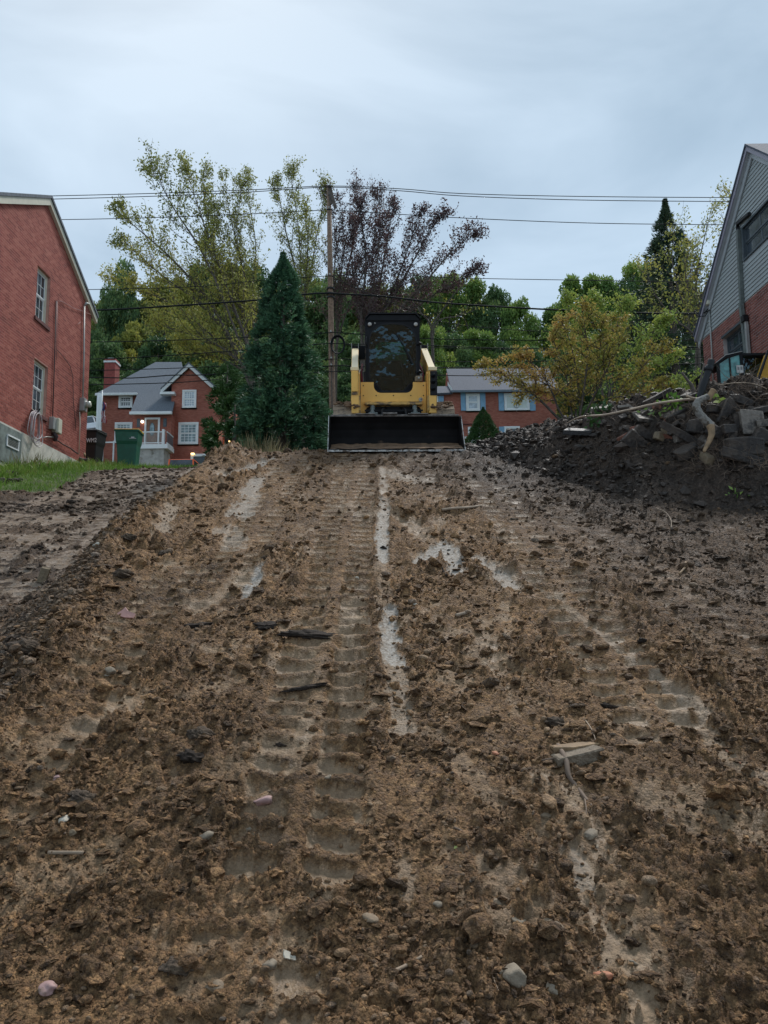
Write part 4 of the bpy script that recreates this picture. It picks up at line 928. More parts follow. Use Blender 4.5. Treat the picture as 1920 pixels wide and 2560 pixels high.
# chassis and tracks
MB().box(-.52, .52, 1.25, 3.0, .28, 1.02).build('chassis', M_black, LO, bevel=.02)
for s_ in (-1, 1):
    xc = s_*.835; hw = .205
    loop = arc(1.22, .41, .37, 265, 95, 9)+[(1.9, .80)]+arc(2.62, .47, .33, 88, -85, 9)+[(1.9, .035)]
    tr = MB(); n = len(loop)
    for i in range(n):
        a, b = loop[i], loop[(i+1) % n]; tr.prism([(xc-hw, *a), (xc-hw, *b), (xc-hw, b[0]*.97+.055, b[1]*.93+.025), (xc-hw, a[0]*.97+.055, a[1]*.93+.025)], (2*hw, 0, 0))
    to = tr.build('track', M_rubber, LO)
    # tread bars around the loop
    per = [0]
    for i in range(n): a, b = loop[i], loop[(i+1) % n]; per.append(per[-1]+math.hypot(b[0]-a[0], b[1]-a[1]))
    L = per[-1]; nb = 46; lug = None
    for k in range(nb):
        s = L*k/nb; i = max(j for j in range(n) if per[j] <= s); a, b = loop[i], loop[(i+1) % n]; t = (s-per[i])/(per[i+1]-per[i])
        y, z = a[0]+(b[0]-a[0])*t, a[1]+(b[1]-a[1])*t; ang = math.atan2(b[1]-a[1], b[0]-a[0])
        for c_, hw_ in ((xc-.105, .092), (xc+.105, .092)):
            if lug is None:
                l_ = MB().add([(-.092,-.028,-.004),(.092,-.028,-.004),(.092,.028,-.004),(-.092,.028,-.004),(-.085,-.016,.034),(.085,-.016,.034),(.085,.016,.034),(-.085,.016,.034)],
                              [(3,2,1,0),(4,5,6,7),(0,1,5,4),(1,2,6,5),(2,3,7,6),(3,0,4,7)]).build('tread_bar', M_rubber, to); lug = l_.data
            else: l_ = link('tread_bar', lug, None, to)
            l_.location = (c_, y+.0*k, z); l_.rotation_euler = (ang+math.pi, 0, rnd.uniform(-.05, .05))
    for (y, z, r_) in ((1.12, .36, .27), (2.6, .44, .24), (1.5, .2, .13), (1.8, .2, .13), (2.1, .2, .13), (2.35, .2, .13)):
        MB().tube([(xc-.15, y, z), (xc+.17*1, y, z)], r_, 16).build('track_wheel', M_black, to)
    MB().box(xc-.12, xc+.12, 1.2, 2.55, .2, .42).build('track_frame', M_black, to)
# mud cakes on the tracks
vv = rots(260); mv = MB()
for k in range(260):
    s_ = rnd.choice((-1, 1)); y = rnd.uniform(.85, 2.4); z = .80 if y > 1.1 else .41+math.sqrt(max(0, .38**2-(1.10-y)**2))
    c = np.array([s_*rnd.uniform(.6, 1.0), y, z+.01]); r_ = rnd.uniform(.012, .038)
    pts = (IV*(1+.2*rg.normal(size=(12, 1)))*r_)@vv[k].T*[1.5, 1.1, .7]+c; mv.add([tuple(p) for p in pts], [tuple(f) for f in IF])
tag(mv.build('caked_mud', M_dirt, LO), kind='stuff')
# yellow front panel with the door cut-out
def cut_poly():
    b = []
    b += [(-.565, .50), (-.565, 1.16), (-.34, 1.16), (-.34, 1.10)]
    b += arc(-.215, 1.10, .125, 180, 270, 6)[1:]
    b += arc(.215, 1.10, .125, 270, 360, 6)
    b += [(.34, 1.16), (.565, 1.16), (.565, .50), (.50, .50), (.485, .62)]
    b += arc(.40, .66, .085, 0, 90, 5)
    b += arc(-.40, .66, .085, 90, 180, 5)
    b += [(-.485, .62), (-.50, .50)]
    return b
import bmesh
def plate(name, poly, y, t, m, parent, bevel=.006):
    bm = bmesh.new(); vs = [bm.verts.new((x, y, z)) for x, z in poly]; f = bm.faces.new(vs)
    bmesh.ops.recalc_face_normals(bm, faces=[f])
    if f.normal.y > 0: f.normal_flip()
    ret = bmesh.ops.extrude_face_region(bm, geom=[f]); bmesh.ops.translate(bm, vec=(0, t, 0), verts=[e for e in ret['geom'] if isinstance(e, bmesh.types.BMVert)])
    bmesh.ops.recalc_face_normals(bm, faces=bm.faces[:]); bmesh.ops.triangulate(bm, faces=[f for f in bm.faces if len(f.verts) > 4])
    me = bpy.data.meshes.new(name); bm.to_mesh(me); bm.free(); o = link(name, me, m, parent)
    return o
plate('front_panel', cut_poly(), 1.15, .07, M_yellow, LO)
MB().prism([(-.50, 1.148, .83), (-.50, 1.05, .80), (-.50, 1.05, .765), (-.50, 1.148, .745)], (1.0, 0, 0)).build('front_crossbar', M_mudy, LO, bevel=.012)
MB().box(-.565, -.345, 1.221, 1.42, 1.12, 1.16).box(.345, .565, 1.221, 1.42, 1.12, 1.16).build('step', M_yellow, LO, bevel=.01)
for (x, z) in ((-.52, 1.10), (-.52, .93), (.52, 1.10), (.52, .93), (0, .93), (-.3, .93), (.3, .93)):
    MB().tube([(x, 1.150, z), (x, 1.142, z)], .010, 8).build('bolt', M_black, LO)
MB().tube([(.47, 1.15, .86), (.47, 1.125, .86)], .035, 10).tube([(.47, 1.14, .86), (.49, 1.12, .88)], .02, 8).build('tie_down', M_metal, LO)
MB().cbox((.44, 1.19, 1.215), (.13, .14, .10)).build('coupling_block', mat('tan_block', (.20, .14, .08), .6), LO, bevel=.015)
MB().tube([(.44, 1.118, 1.225), (.44, 1.10, 1.225)], .022, 12).build('coupling', M_metal, LO, True)
# lift arms
for s_ in (-1, 1):
    x0, x1 = s_*.60, s_*.725
    top = [(1.00, 1.34), (1.12, 1.40), (2.75, 1.90), (2.95, 1.84), (2.95, 1.66), (2.6, 1.60), (1.32, 1.20), (1.22, 1.02), (1.18, .72), (1.02, .60), (.90, .62), (.92, .95)]
    MB().prism([(min(x0, x1), *p) for p in top], (.125, 0, 0)).build('lift_arm', M_yellow, LO, bevel=.008)
    tp = MB(); a, b = (1.12, 1.4015), (2.75, 1.9015)
    tp.prism([(min(x0, x1)+.008, a[0], a[1]), (min(x0, x1)+.008, b[0], b[1]), (min(x0, x1)+.008, b[0], b[1]+.006), (min(x0, x1)+.008, a[0], a[1]+.006)], (.109, 0, 0)).build('arm_lit_top', M_yellow_lit, LO)  # thin sheet whose paler colour stands for light on the arm top
    MB().box(min(x0, x1)-.004 if s_ > 0 else min(x0, x1)-.012, max(x0, x1)+.012 if s_ > 0 else max(x0, x1)+.004, .965, 1.10, 1.345, 1.405).build('arm_cap', M_yellow_lit, LO, bevel=.006)  # cap in the same paled yellow, top light put into its colour
    xm = s_*.665
    if s_ < 0:
        MB().box(xm-.058, xm+.05, .885, .96, .985, 1.335).build('arm_guard', M_yellow, LO, bevel=.008)
        MB().box(xm-.058, xm+.05, .90, .955, .93, .982).build('guard_foot', M_mudy, LO, bevel=.006)
    else:
        pl = MB().box(xm-.05, xm+.07, .90, .94, .92, 1.33).build('valve_plate', M_blackp, LO, bevel=.008)
        for z in (1.26, 1.16, 1.04): MB().tube([(xm, .90, z), (xm, .86, z-.01)], .038, 12).tube([(xm, .87, z), (xm, .845, z)], .02, 10).build('hydraulic_coupling', M_black, pl, True)
    # lower shin of the arm, chamfered towards the bucket
    MB().prism([(s_*.735, .93, .92), (s_*.735, .93, .80), (s_*.60, .90, .66), (s_*.57, .90, .66), (s_*.57, .93, .92)], (0, .10, 0)).build('arm_shin', M_mudy, LO, bevel=.006)
    # inner tower
    MB().prism([(s_*.575, 1.10, .60), (s_*.575, 1.12, 1.30), (s_*.575, 1.24, 1.34), (s_*.575, 1.7, 1.2), (s_*.575, 1.7, .60)], (s_*.018, 0, 0)).build('side_tower', M_yellow, LO)
    for k in range(3):
        MB().tube([(s_*.53, 1.45+.1*k, 1.1), (s_*(.55+.02*k), 1.6+.1*k, 1.35), (s_*.53, 2.1, 1.55-.05*k)], .016, 7).build('hydraulic_line', mat('red_hose', (.25, .03, .04), .5) if k == 0 else M_blackp, LO, True)
    MB().tube([(s_*.56, 1.5, 1.0), (s_*.56, 2.4, 1.45)], .035, 10).build('lift_cylinder', M_metal, LO, True)
    for xx in (s_*.60, s_*.73): MB().box(xx-.006, xx+.006, 2.70, 2.74, 1.75, 2.0).build('arm_bracket', M_metal, LO)
MB().box(-.72, -.46, 2.76, 2.98, 1.70, 1.96).box(.46, .72, 2.76, 2.98, 1.70, 1.96).box(-.459, .459, 2.80, 2.86, 1.84, 1.87).build('arm_crossmember', M_black, LO, bevel=.005)
MB().box(-.50, .50, 2.45, 3.15, 1.02, 1.46).build('engine_hood', M_black, LO, bevel=.03)
# cab
cab = MB()
cab.box(-.475, -.41, 2.40, 2.46, .95, 2.25).box(.41, .475, 2.40, 2.46, .95, 2.25).box(-.41, .41, 2.40, 2.46, .95, 1.50).box(-.41, .41, 2.40, 2.46, 2.05, 2.25)
for s_ in (-1, 1):
    a, b = sorted((s_*.475, s_*.45)); cab.box(a, b, 1.42, 2.40, .95, 1.48).box(a, b, 1.42, 1.50, 1.48, 2.25).box(a, b, 2.3, 2.40, 1.48, 2.25)
    for z in (1.62, 1.76, 1.90): cab.box(a, b, 1.50, 2.30, z, z+.03)
cab.box(-.45, .45, 1.42, 2.40, .93, 1.0)
cabo = cab.build('cab', M_black, LO)
MB().prism([(-.475, 1.34, 2.22), (-.475, 1.34, 2.255), (-.40, 1.34, 2.335), (.40, 1.34, 2.335), (.475, 1.34, 2.255), (.475, 1.34, 2.22)], (0, 1.16, 0)).build('roof', M_black, cabo, bevel=.012)
MB().prism([(-.485, 1.30, 2.25), (-.405, 1.30, 2.34), (.405, 1.30, 2.34), (.485, 1.30, 2.25), (.485, 1.30, 2.275), (.405, 1.30, 2.36), (-.405, 1.30, 2.36), (-.485, 1.30, 2.275)], (0, 1.0, 0)).build('roof_lip', M_blackp, cabo)
gl = [(-.425, 1.30), (-.425, 1.86)]+[(x, z) for x, z in [(-.41, 1.96), (-.37, 2.05), (-.30, 2.125), (-.19, 2.175), (0, 2.19), (.19, 2.175), (.30, 2.125), (.37, 2.05), (.41, 1.96)]]+[(.425, 1.86), (.425, 1.30), (.41, 1.22), (.36, 1.16), (.29, 1.12), (.24, 1.06), (.19, .99), (-.19, .99), (-.24, 1.06), (-.29, 1.12), (-.36, 1.16), (-.41, 1.22)]
fm = MB(); ring_plate(fm, gl, -.475, .475, .93, 2.222, 1.36, .06); fm.build('door_frame', M_black, cabo)
sg = MB(); ring_plate(sg, [(x*.965, 1.6+(z-1.6)*.965) for x, z in gl], -.475, .475, .93, 2.222, 1.36, .01)
seal = MB(); n = len(gl); gi = [(x*.955, 1.6+(z-1.6)*.965) for x, z in gl]; go = [(x*1.005, 1.6+(z-1.6)*1.0) for x, z in gl]
seal.add([(x, 1.348, z) for x, z in gi]+[(x, 1.348, z) for x, z in go]+[(x, 1.362, z) for x, z in gi]+[(x, 1.362, z) for x, z in go],
         [f for i in range(n) for j in [(i+1) % n] for f in ((i, j, n+j, n+i), (i, 2*n+i, 2*n+j, j), (n+i, n+j, 3*n+j, 3*n+i))]).build('door_seal', M_blackp, cabo)
MB().prism([(x, 1.375, z) for x, z in gl], (0, .006, 0)).build('windscreen', M_tglass, cabo)
MB().box(-.40, .40, 2.425, 2.430, 1.50, 2.05).build('rear_window', M_tglass2, cabo)
rwn = [(-.30, 1.56), (-.31, 1.80), (-.27, 1.92), (-.18, 1.985), (.18, 1.985), (.27, 1.92), (.31, 1.80), (.30, 1.56)]
rf = MB(); ring_plate(rf, rwn, -.41, .41, 1.50, 2.05, 2.36, .03); rf.build('rear_window_frame', M_black, cabo)
MB().box(-.29, .29, 2.45, 2.48, 1.765, 1.785).build('rear_rail', mat('teal_rail', (.2, .4, .38), .4), cabo)
seat = MB().box(-.24, .24, 1.95, 2.2, 1.05, 1.30).box(-.22, .22, 2.12, 2.24, 1.30, 1.62).build('seat', M_blackp, cabo, bevel=.04)
for s_ in (-1, 1):
    j = MB().box(s_*.33-.07, s_*.33+.07, 1.75, 2.2, 1.15, 1.34).build('armrest', M_blackp, cabo, bevel=.02)
    MB().tube([(s_*.33, 1.78, 1.34), (s_*.32, 1.72, 1.50)], .022, 8).tube([(s_*.32, 1.72, 1.48), (s_*.315, 1.70, 1.56)], .034, 8).build('joystick', M_blackp, j, True)
MB().box(-.41, -.29, 1.50, 1.58, 1.45, 1.78).build('display_box', M_blackp, cabo, bevel=.02)
wp = MB().tube([(.05, 1.335, 2.02), (.20, 1.33, 1.78), (.30, 1.34, 1.56)], .011, 6).tube([(.22, 1.325, 1.75), (.34, 1.33, 1.50)], .020, 6).build('wiper', M_blackp, cabo)
for z in (1.82, 1.33):
    MB().tube([(.43, 1.34, z), (.465, 1.31, z+.03), (.495, 1.33, z)], .022, 8).build('door_hinge', M_blackp, cabo, True)
MB().tube([(-.455, 1.34, 1.95), (-.455, 1.31, 1.93), (-.455, 1.31, 1.80), (-.455, 1.34, 1.78)], .012, 6).build('grab_handle', M_blackp, cabo, True)
for s_ in (-1, 1):
    h_ = MB().tube([(s_*.40, 1.362, 2.165), (s_*.40, 1.325, 2.165)], .042, 18).build('headlight', M_blackp, cabo, True)
    MB().tube([(s_*.40, 1.326, 2.165), (s_*.40, 1.318, 2.165)], .034, 18).build('lens', M_lamp, h_, True)
MB().tube([(-.31, 1.36, 2.185), (-.31, 1.34, 2.185)], .014, 10).build('screw_cap', M_metal, cabo, True)

# ================================================================== EXCAVATOR behind the bank
ed = 15.5; eb = at(1840, 985, ed)
EX = thing('excavator', (eb.x, ed, gz(eb.x, ed)), 'yellow excavator with a black framed teal glass cab, half hidden behind the bank', 'excavator')
zt0 = EX.location.z
def el(px, py, d=ed): p = at(px, py, d); return (p.x-eb.x, d-ed, p.z-zt0)
a = el(1798, 930); b = el(1857, 885); top = el(1855, 885)[2]; lo = top-1.55
xl, xr = el(1796, 950)[0], el(1861, 950)[0]; xrr = xr+.55
cf = MB()
for (x, y, w_) in ((xl, .0, .05), (xr-.055, .0, .055), (xr-.05, 1.1, .05), (xl, 1.1, .05), (xrr, .1, .05)):
    cf.prism([(x, y, lo), (x+w_, y, lo), (x+w_, y+.05, lo), (x, y+.05, lo)], (0 if x != xl else 0, 0, (top-lo) if x != xl else (top-lo-.20)))
cf.prism([(xl, .0, top-.22), (xl+(xr-xl)*.35, 0, top-.07), (xr, 0, top+.0), (xr, 0, top+.045), (xl+(xr-xl)*.35, 0, top-.02), (xl-.01, 0, top-.17)], (0, 1.2, 0))
cf.box(xr, xrr+.05, 0, 1.2, top-.03, top+.02).box(xl, xrr, .0, 1.15, lo, lo+.4)
ecab = cf.build('cab', M_black, EX)
MB().prism([(xl-.02, -.02, top-.18), (xl+(xr-xl)*.35, -.02, top-.025), (xr, -.02, top+.05), (xr, -.02, top+.06), (xl+(xr-xl)*.35, -.02, top-.01), (xl-.02, -.02, top-.165)], (0, .05, 0)).build('roof_strip', M_metal, ecab)
xm = (xl+xr)/2+.0
MB().box(xm-.015, xm+.015, .004, .046, lo+.4, top-.08).build('pillar', M_black, ecab)
MB().prism([(xl+.05, .02, lo+.4), (xm-.016, .02, lo+.4), (xm-.016, .02, top-.075), (xl+.05, .02, top-.2)], (0, .008, 0)).build('side_window', M_teal, ecab)
MB().prism([(xm+.016, .02, lo+.4), (xr-.055, .02, lo+.4), (xr-.055, .02, top-.01), (xm+.016, .02, top-.07)], (0, .008, 0)).build('side_window', M_teal, ecab)
MB().box(xr+.001, xrr-.001, .10, .108, lo+.4, top-.035).build('windscreen', M_tglass, ecab)
st = MB().box(xm+.12, xm+.26, -.006, .0, top-.40, top-.24).build('sticker', mat('sticker_white', (.5, .5, .48), .5), ecab)
MB().box(xm+.14, xm+.18, -.009, -.0065, top-.34, top-.28).box(xm+.20, xm+.24, -.009, -.0065, top-.34, top-.27).build('sticker_print', mat('sticker_grey', (.2, .2, .2), .5), st)
MB().box(xl-.3, xrr+1.2, .05, 1.6, lo-.35, lo-.003).build('deck', M_yellow, EX, bevel=.03)
for s_ in (0, 1.25): 
    tk = MB(); x = xl-.5; tk.prism([(x, s_, .02), (x-.12, s_, .25), (x, s_, .5), (x+2.3, s_, .5), (x+2.42, s_, .25), (x+2.3, s_, .02)], (0, .3, 0)).build('track', M_rubber, EX, bevel=.03)
p0, p1, p2 = el(1903, 1000, 15.0), el(1921, 890, 15.0), el(1960, 700, 15.0)
MB().prism([(el(1893, 968, 15.1)[0], -.4, el(1893, 968, 15.1)[2]-.3), el(1900, 950, 15.1)[:1]+(-.4,)+el(1900, 945, 15.1)[2:], el(1922, 885, 15.1)[:1]+(-.4,)+el(1922, 882, 15.1)[2:], (el(1935, 850, 15.1)[0]+.4, -.4, el(1935, 850, 15.1)[2]+.3), (el(1935, 850, 15.1)[0]+.55, -.4, el(1935, 850, 15.1)[2]), (el(1935, 968, 15.1)[0], -.4, el(1893, 968, 15.1)[2]-.3)], (0, .22, 0)).build('boom', mat('boom_yellow', (.62, .33, .03), .5), EX, bevel=.01)
MB().tube([(el(1893, 968, 15.1)[0]-.04, -.45, el(1893, 968, 15.1)[2]-.3), (el(1897, 945, 15.1)[0]-.02, -.45, el(1897, 945, 15.1)[2]), (el(1920, 878, 15.1)[0]-.02, -.45, el(1920, 878, 15.1)[2])], .028, 8).build('hydraulic_hose', M_blackp, EX, True)

# ================================================================== POLE AND WIRES
PD = 32.0; pb, pt = at(833, 1060, PD), at(822, 467, PD); zg = gz(pb.x, PD)
pole = thing('utility_pole', (pb.x, PD, zg), 'weathered brown wooden utility pole behind the big evergreen', 'utility pole')
H_ = pt.z-zg; dx = pt.x-pb.x
sh = MB().tube([(0, 0, -.5), (dx*.25, 0, H_*.25), (dx*.5, 0, H_*.5), (dx*.75, 0, H_*.75), (dx, 0, H_)], [.145, .135, .12, .108, .09], 16).build('shaft', M_wood, pole, True)
MB().prism([(dx-.05, -.16, H_-.02), (dx+.10, -.16, H_+.0), (dx+.36, -.16, H_-1.05), (dx+.24, -.16, H_-1.12)], (0, .09, 0)).build('hanging_crossarm', M_bark, pole)
MB().tube([(dx+.0, -.12, H_-.3), (dx+.12, -.14, H_-.9)], .05, 8).build('arm_brace', M_bark, pole)
MB().tube([(dx, 0, H_), (dx, 0, H_+.07)], .045, 10).build('insulator', M_metal, pole, True)
for py, r_ in ((722, .17), (735, .18), (744, .17)):
    z = at(830, py, PD).z-zg; MB().tube([(dx*z/H_, 0, z-.03), (dx*z/H_, 0, z+.03)], r_, 16).build('band', M_blackp, pole)
for py in (524, 690, 832, 859, 898, 915):
    z = at(830, py, PD).z-zg; MB().tube([(dx*z/H_, -.11, z), (dx*z/H_, -.22, z)], .035, 8).build('bolt', M_metal, pole)
gp = MB().prism([(dx*.1-.02, -.168, .3), (dx*.1+.04, -.168, .3), (dx*.42+.02, -.15, H_*.42), (dx*.42-.02, -.15, H_*.42)], (0, .02, 0)).build('ground_wire_cover', M_bark, pole)
WIRES = [
 (1.1, [(-200,496),(120,490),(400,483),(640,474),(822,465)], [(822,465),(1000,472),(1157,484),(1450,491),(1840,494),(2200,494)], 'upper of the two top power wires'),
 (1.1, [(-200,505),(120,498),(400,490),(640,479),(822,468)], [(822,468),(1000,477),(1157,490),(1450,500),(1840,504),(2200,506)], 'lower of the two top power wires'),
 (1.0, [(-200,552),(220,548),(550,538),(814,525)], [(822,524),(960,533),(1117,543),(1420,556),(1700,561),(2200,564)], 'single wire crossing the sky below the top pair'),
 (.9, [(-200,728),(220,724),(500,716),(660,700),(816,690)], [(826,690),(960,684),(1117,694),(1420,700),(1700,704),(2200,706)], 'thin wire crossing above the forest tops'),
 (3.2, [(-200,790),(232,776),(430,765),(646,750),(760,736),(814,733)], [(814,733),(860,735),(960,741),(1088,756),(1250,767),(1420,776),(1580,782),(1760,784),(2200,780)], 'thickest black cable running from the left house past the pole to the right house'),
 (1.3, [(-200,858),(224,855),(420,851),(597,844),(820,832)], [(832,831),(912,836),(1052,846),(1230,850),(1420,851),(1750,850),(2200,848)], 'black cable just above the wire coil'),
 (1.4, [(-200,906),(224,898),(420,889),(597,876),(822,859)], [(822,859),(880,862),(912,860),(1052,863),(1230,870),(1370,871),(1760,868),(2200,866)], 'black cable passing through the wire coil'),
 (1.1, [(-200,930),(224,926),(420,921),(580,914),(828,898)], [(828,898),(888,899),(1068,904),(1340,903),(1750,893),(2200,885)], 'black cable one step below the wire coil'),
 (1.7, [(-200,948),(224,944),(330,945),(430,938),(530,936),(828,915)], [(828,915),(885,916),(1080,919),(1330,919),(1760,909),(2200,900)], 'wavy thicker cable over the chimney house roof'),
 (1.3, [(-200,968),(224,962),(420,957),(530,950),(830,929)], [(830,929),(880,930),(1085,938),(1290,939),(1740,933),(2200,925)], 'lowest cable crossing both far roofs'),
 (.8, [], [(828,690),(896,723),(1000,764),(1109,805),(1250,822),(1420,830),(1750,832)], 'thin service wire slanting down behind the loader cab'),
 (.6, [], [(1052,868),(1230,873),(1420,875),(1760,873)], 'hair thin wire just under the coil cable'),
]
for r_, lp, rp, lab in WIRES:
    seq = lp+(rp[1:] if lp and abs(lp[-1][0]-rp[0][0]) < 3 else rp)
    base = [at(x, y, PD-.22) for x, y in seq]; pts = []
    for i in range(len(base)-1):
        for k in range(5):
            t = k/5; q0, q1, q2, q3 = base[max(i-1, 0)], base[i], base[i+1], base[min(i+2, len(base)-1)]
            pts.append(.5*((2*q1)+(q2-q0)*t+(2*q0-5*q1+4*q2-q3)*t*t+(3*q1-q0-3*q2+q3)*t**3))
    pts.append(base[-1]); c = pts[len(pts)//2].copy()
    o = MB().tube([p-c for p in pts], .0095*r_+.006, 6).build('overhead_wire', M_wire, None, True); o.location = c
    tag(o, lab, 'wire', 'wires strung from the utility pole')
c = at(844.5, 861, PD-.24); cl = MB()
for k in range(5):
    cl.tube([((.33-.012*k)*math.cos(t*math.pi/12)*(.9), .02*k+.0*t, (.41-.012*k)*math.sin(t*math.pi/12)) for t in range(25)], .022, 6, False)
o = cl.build('cable_coil', M_wire, None, True); o.location = c; tag(o, 'round coil of black cable hanging beside the utility pole', 'cable coil')

# ================================================================== BINS
def bin_(px0, px1, pyt, d, label, mb_, ml_, dark):
    a, b = at(px0, 1110, d).x, at(px1, 1110, d).x; W = b-a; x = (a+b)/2; z = gz(x, d)-.02; Hh = at(px0, pyt, d).z-z
    t = thing('wheelie_bin', (x, d, z), label, 'bin', rz=R(-6 if dark else 5)); w2, w1 = W/2*.97, W/2*.70
    D = .36
    def ring(zz, hw, y0, y1): return [(-hw, y0, zz), (hw, y0, zz), (hw, y1, zz), (-hw, y1, zz)]
    m = MB(); lv = [ring(.03*Hh, w1, -D*.72, D*.72), ring(.60*Hh, w1*1.15, -D*.85, D*.85), ring(.68*Hh, w2*.90, -D*.98, D*.95), ring(.92*Hh, w2*.97, -D*1.03, D)]
    vs = [p for r_ in lv for p in r_]; fs = [(3, 2, 1, 0)]+[(4*i+k, 4*i+(k+1) % 4, 4*i+4+(k+1) % 4, 4*i+4+k) for i in range(3) for k in range(4)]+[(12, 13, 14, 15)]
    m.add(vs, fs); bo = m.build('body', mb_, t, bevel=.025, seg=2)
    MB().box(-w2*1.04, w2*1.04, -D*1.08, D*1.06, .915*Hh, .955*Hh).build('rim', mb_, t, bevel=.012)
    ld = MB().prism([(-w2*1.03, -D*1.06, .956*Hh), (-w2*1.03, D*1.02, .956*Hh), (-w2*1.03, D*1.02, 1.0*Hh), (-w2*1.03, 0, 1.0*Hh), (-w2*1.03, -D*1.05, .975*Hh)], (2*w2*1.03, 0, 0)).build('lid', ml_, t, bevel=.015)
    MB().box(-w2*.5, w2*.5, D*1.03, D*1.2, .93*Hh, .96*Hh).build('handle', mb_, t, bevel=.01)
    for s_ in (-1, 1): MB().tube([(s_*w1*.75-.03, D*.75, .10), (s_*w1*.75+.05, D*.75, .10)], .11, 16).build('wheel', M_blackp, t)
    return t, W, Hh, D
M_green = mat('green_bin', (.008, .10, .062), .45, var=.12); M_ylid = mat('yellow_lid', (.72, .38, .02), .45)
M_letter = mat('white_letters', (.62, .65, .68), .6)
t, W, Hh, D = bin_(292, 352, 1076, 25.6, 'green wheelie bin with a yellow lid on the grass strip', M_green, M_ylid, False)
MB().cbox((.26*W, -D*1.05, .76*Hh), (.10, .012, .03)).cbox((.26*W, -D*1.04, .735*Hh), (.22, .012, .012)).build('white_mark', M_letter, t)
MB().box(-.05, W*.30, -.1, .1, -.003, .13).build('dark_foot', M_blackp, t)
t, W, Hh, D = bin_(206, 256, 1078, 26.3, 'black wheelie bin with white letters beside the brick house corner', M_blackp, M_blackp, True)
cu = bpy.data.curves.new('letters', 'FONT'); cu.body = 'WM2'; cu.size = .21; cu.extrude = .004; cu.align_x = 'CENTER'
to = bpy.data.objects.new('letters_tmp', cu); COL.objects.link(to); bpy.context.view_layer.update()
me = bpy.data.meshes.new_from_object(to.evaluated_get(bpy.context.evaluated_depsgraph_get())); bpy.data.objects.remove(to); me.materials.clear()
lt = link('lettering', me, M_letter, t); lt.rotation_euler = (R(90), 0, 0); lt.location = (.22*W, -D*1.035, .66*Hh); lt.scale = (.75, 1, 1)

# ================================================================== CARS (only their roofs show)
def car(name, loc, rz, paint, label, boxy, H_=1.75, W=1.75, L=4.0):
    t = thing(name, loc, label, 'car', rz=rz); w = W/2; l = L/2
    MB().prism([(-w, -l, .35), (-w, -l, .85), (-w, -l*.45, 1.0*H_/1.75), (-w, l, 1.0*H_/1.75), (-w, l, .35)], (2*w, 0, 0)).build('body', paint, t, bevel=.06, seg=3)
    zt = H_; zb = 1.0*H_/1.75; k = .10 if boxy else .28
    ro = MB().prism([(-w+.09, -l*.25, zt-.10), (-w+.09, -l*.25, zt-.02), (-w+.14, -l*.2, zt), (w-.14, -l*.2, zt), (w-.09, -l*.25, zt-.02), (w-.09, -l*.25, zt-.10)], (0, l*1.1, 0)).build('roof', paint, t, bevel=.03, seg=2)
    for x, y in ((-w+.06, -l*.38), (w-.06, -l*.38), (-w+.06, l*.85), (w-.06, l*.85)):
        MB().tube([(x, y, zb-.03), (x*(.96), y+(k if y < 0 else -.1), zt-.05)], .055, 6).build('pillar', paint, t)
    MB().prism([(-w+.1, -l*.38, zb), (w-.1, -l*.38, zb), (w-.14, -l*.38+k, zt-.08), (-w+.14, -l*.38+k, zt-.08)], (0, .02, 0)).build('windscreen', M_glassd, t)
    for s_ in (-1, 1):
        MB().box(s_*(w-.08)-.01, s_*(w-.08)+.01, -l*.3, l*.83, zb, zt-.1).build('side_window', M_glassd, t)
        for y in (-l*.62, l*.62):
            wh = MB().tube([(s_*(w-.2), y, .33), (s_*w, y, .33)], .33, 18).build('wheel', M_rubber, t); MB().tube([(s_*w, y, .33), (s_*(w+.01), y, .33)], .2, 14).build('rim', M_metal, wh)
        MB().cbox((s_*(w-.28), -l-.01, .68), (.24, .06, .16)).build('headlight', M_lamp, t, bevel=.02)
    return t
p = at(452, 1145, 50); car('parked_car', (p.x, 50.8, p.z-1.85), 0, mat('orange_paint', (.80, .13, .02), .3, var=.03), 'orange boxy car parked below the far left house, only its roof showing', True, 1.85)
p = at(226, 1038, 66); car('parked_car', (p.x, 67, p.z-1.5), R(70), mat('white_car_paint', (.72, .74, .76), .3, var=.03), 'white car partly hidden behind the left brick house corner', False, 1.5)
# stone terrace below the white car
tv = MB()
for i in range(7):
    for j in range(3): tv.box(p.x-2.4+i*.7+(.3 if j % 2 else 0), p.x-2.4+i*.7+(.3 if j % 2 else 0)+.66, 64.6, 66.6, p.z-1.5-1.9+j*.62, p.z-1.5-1.9+j*.62+.58)
tag(tv.build('stone_terrace', M_conc, None, bevel=.06), 'rough stone terrace under the white car behind the house corner', 'retaining wall')
# white picket fence by the far left house
fp_ = at(551, 1150, 57.2); pf = thing('picket_fence', (fp_.x, 57.2, at(551, 1160, 57.2).z), 'white picket fence beside the far left house', 'fence')
h_ = at(551, 1130, 57.2).z-pf.location.z; pk = None
for i in range(6):
    if pk is None: o = MB().prism([(-.05, 0, -.3), (.05, 0, -.3), (.05, 0, h_-.06), (0, 0, h_), (-.05, 0, h_-.06)], (0, .03, 0)).build('picket', M_white, pf); pk = o.data
    else: o = link('picket', pk, None, pf)
    o.location = (-.28+.155*i, 0, 0)
MB().box(-.34, .55, .032, .07, h_*.25, h_*.35).box(-.34, .55, .032, .07, h_*.75, h_*.85).build('rail', M_white, pf)
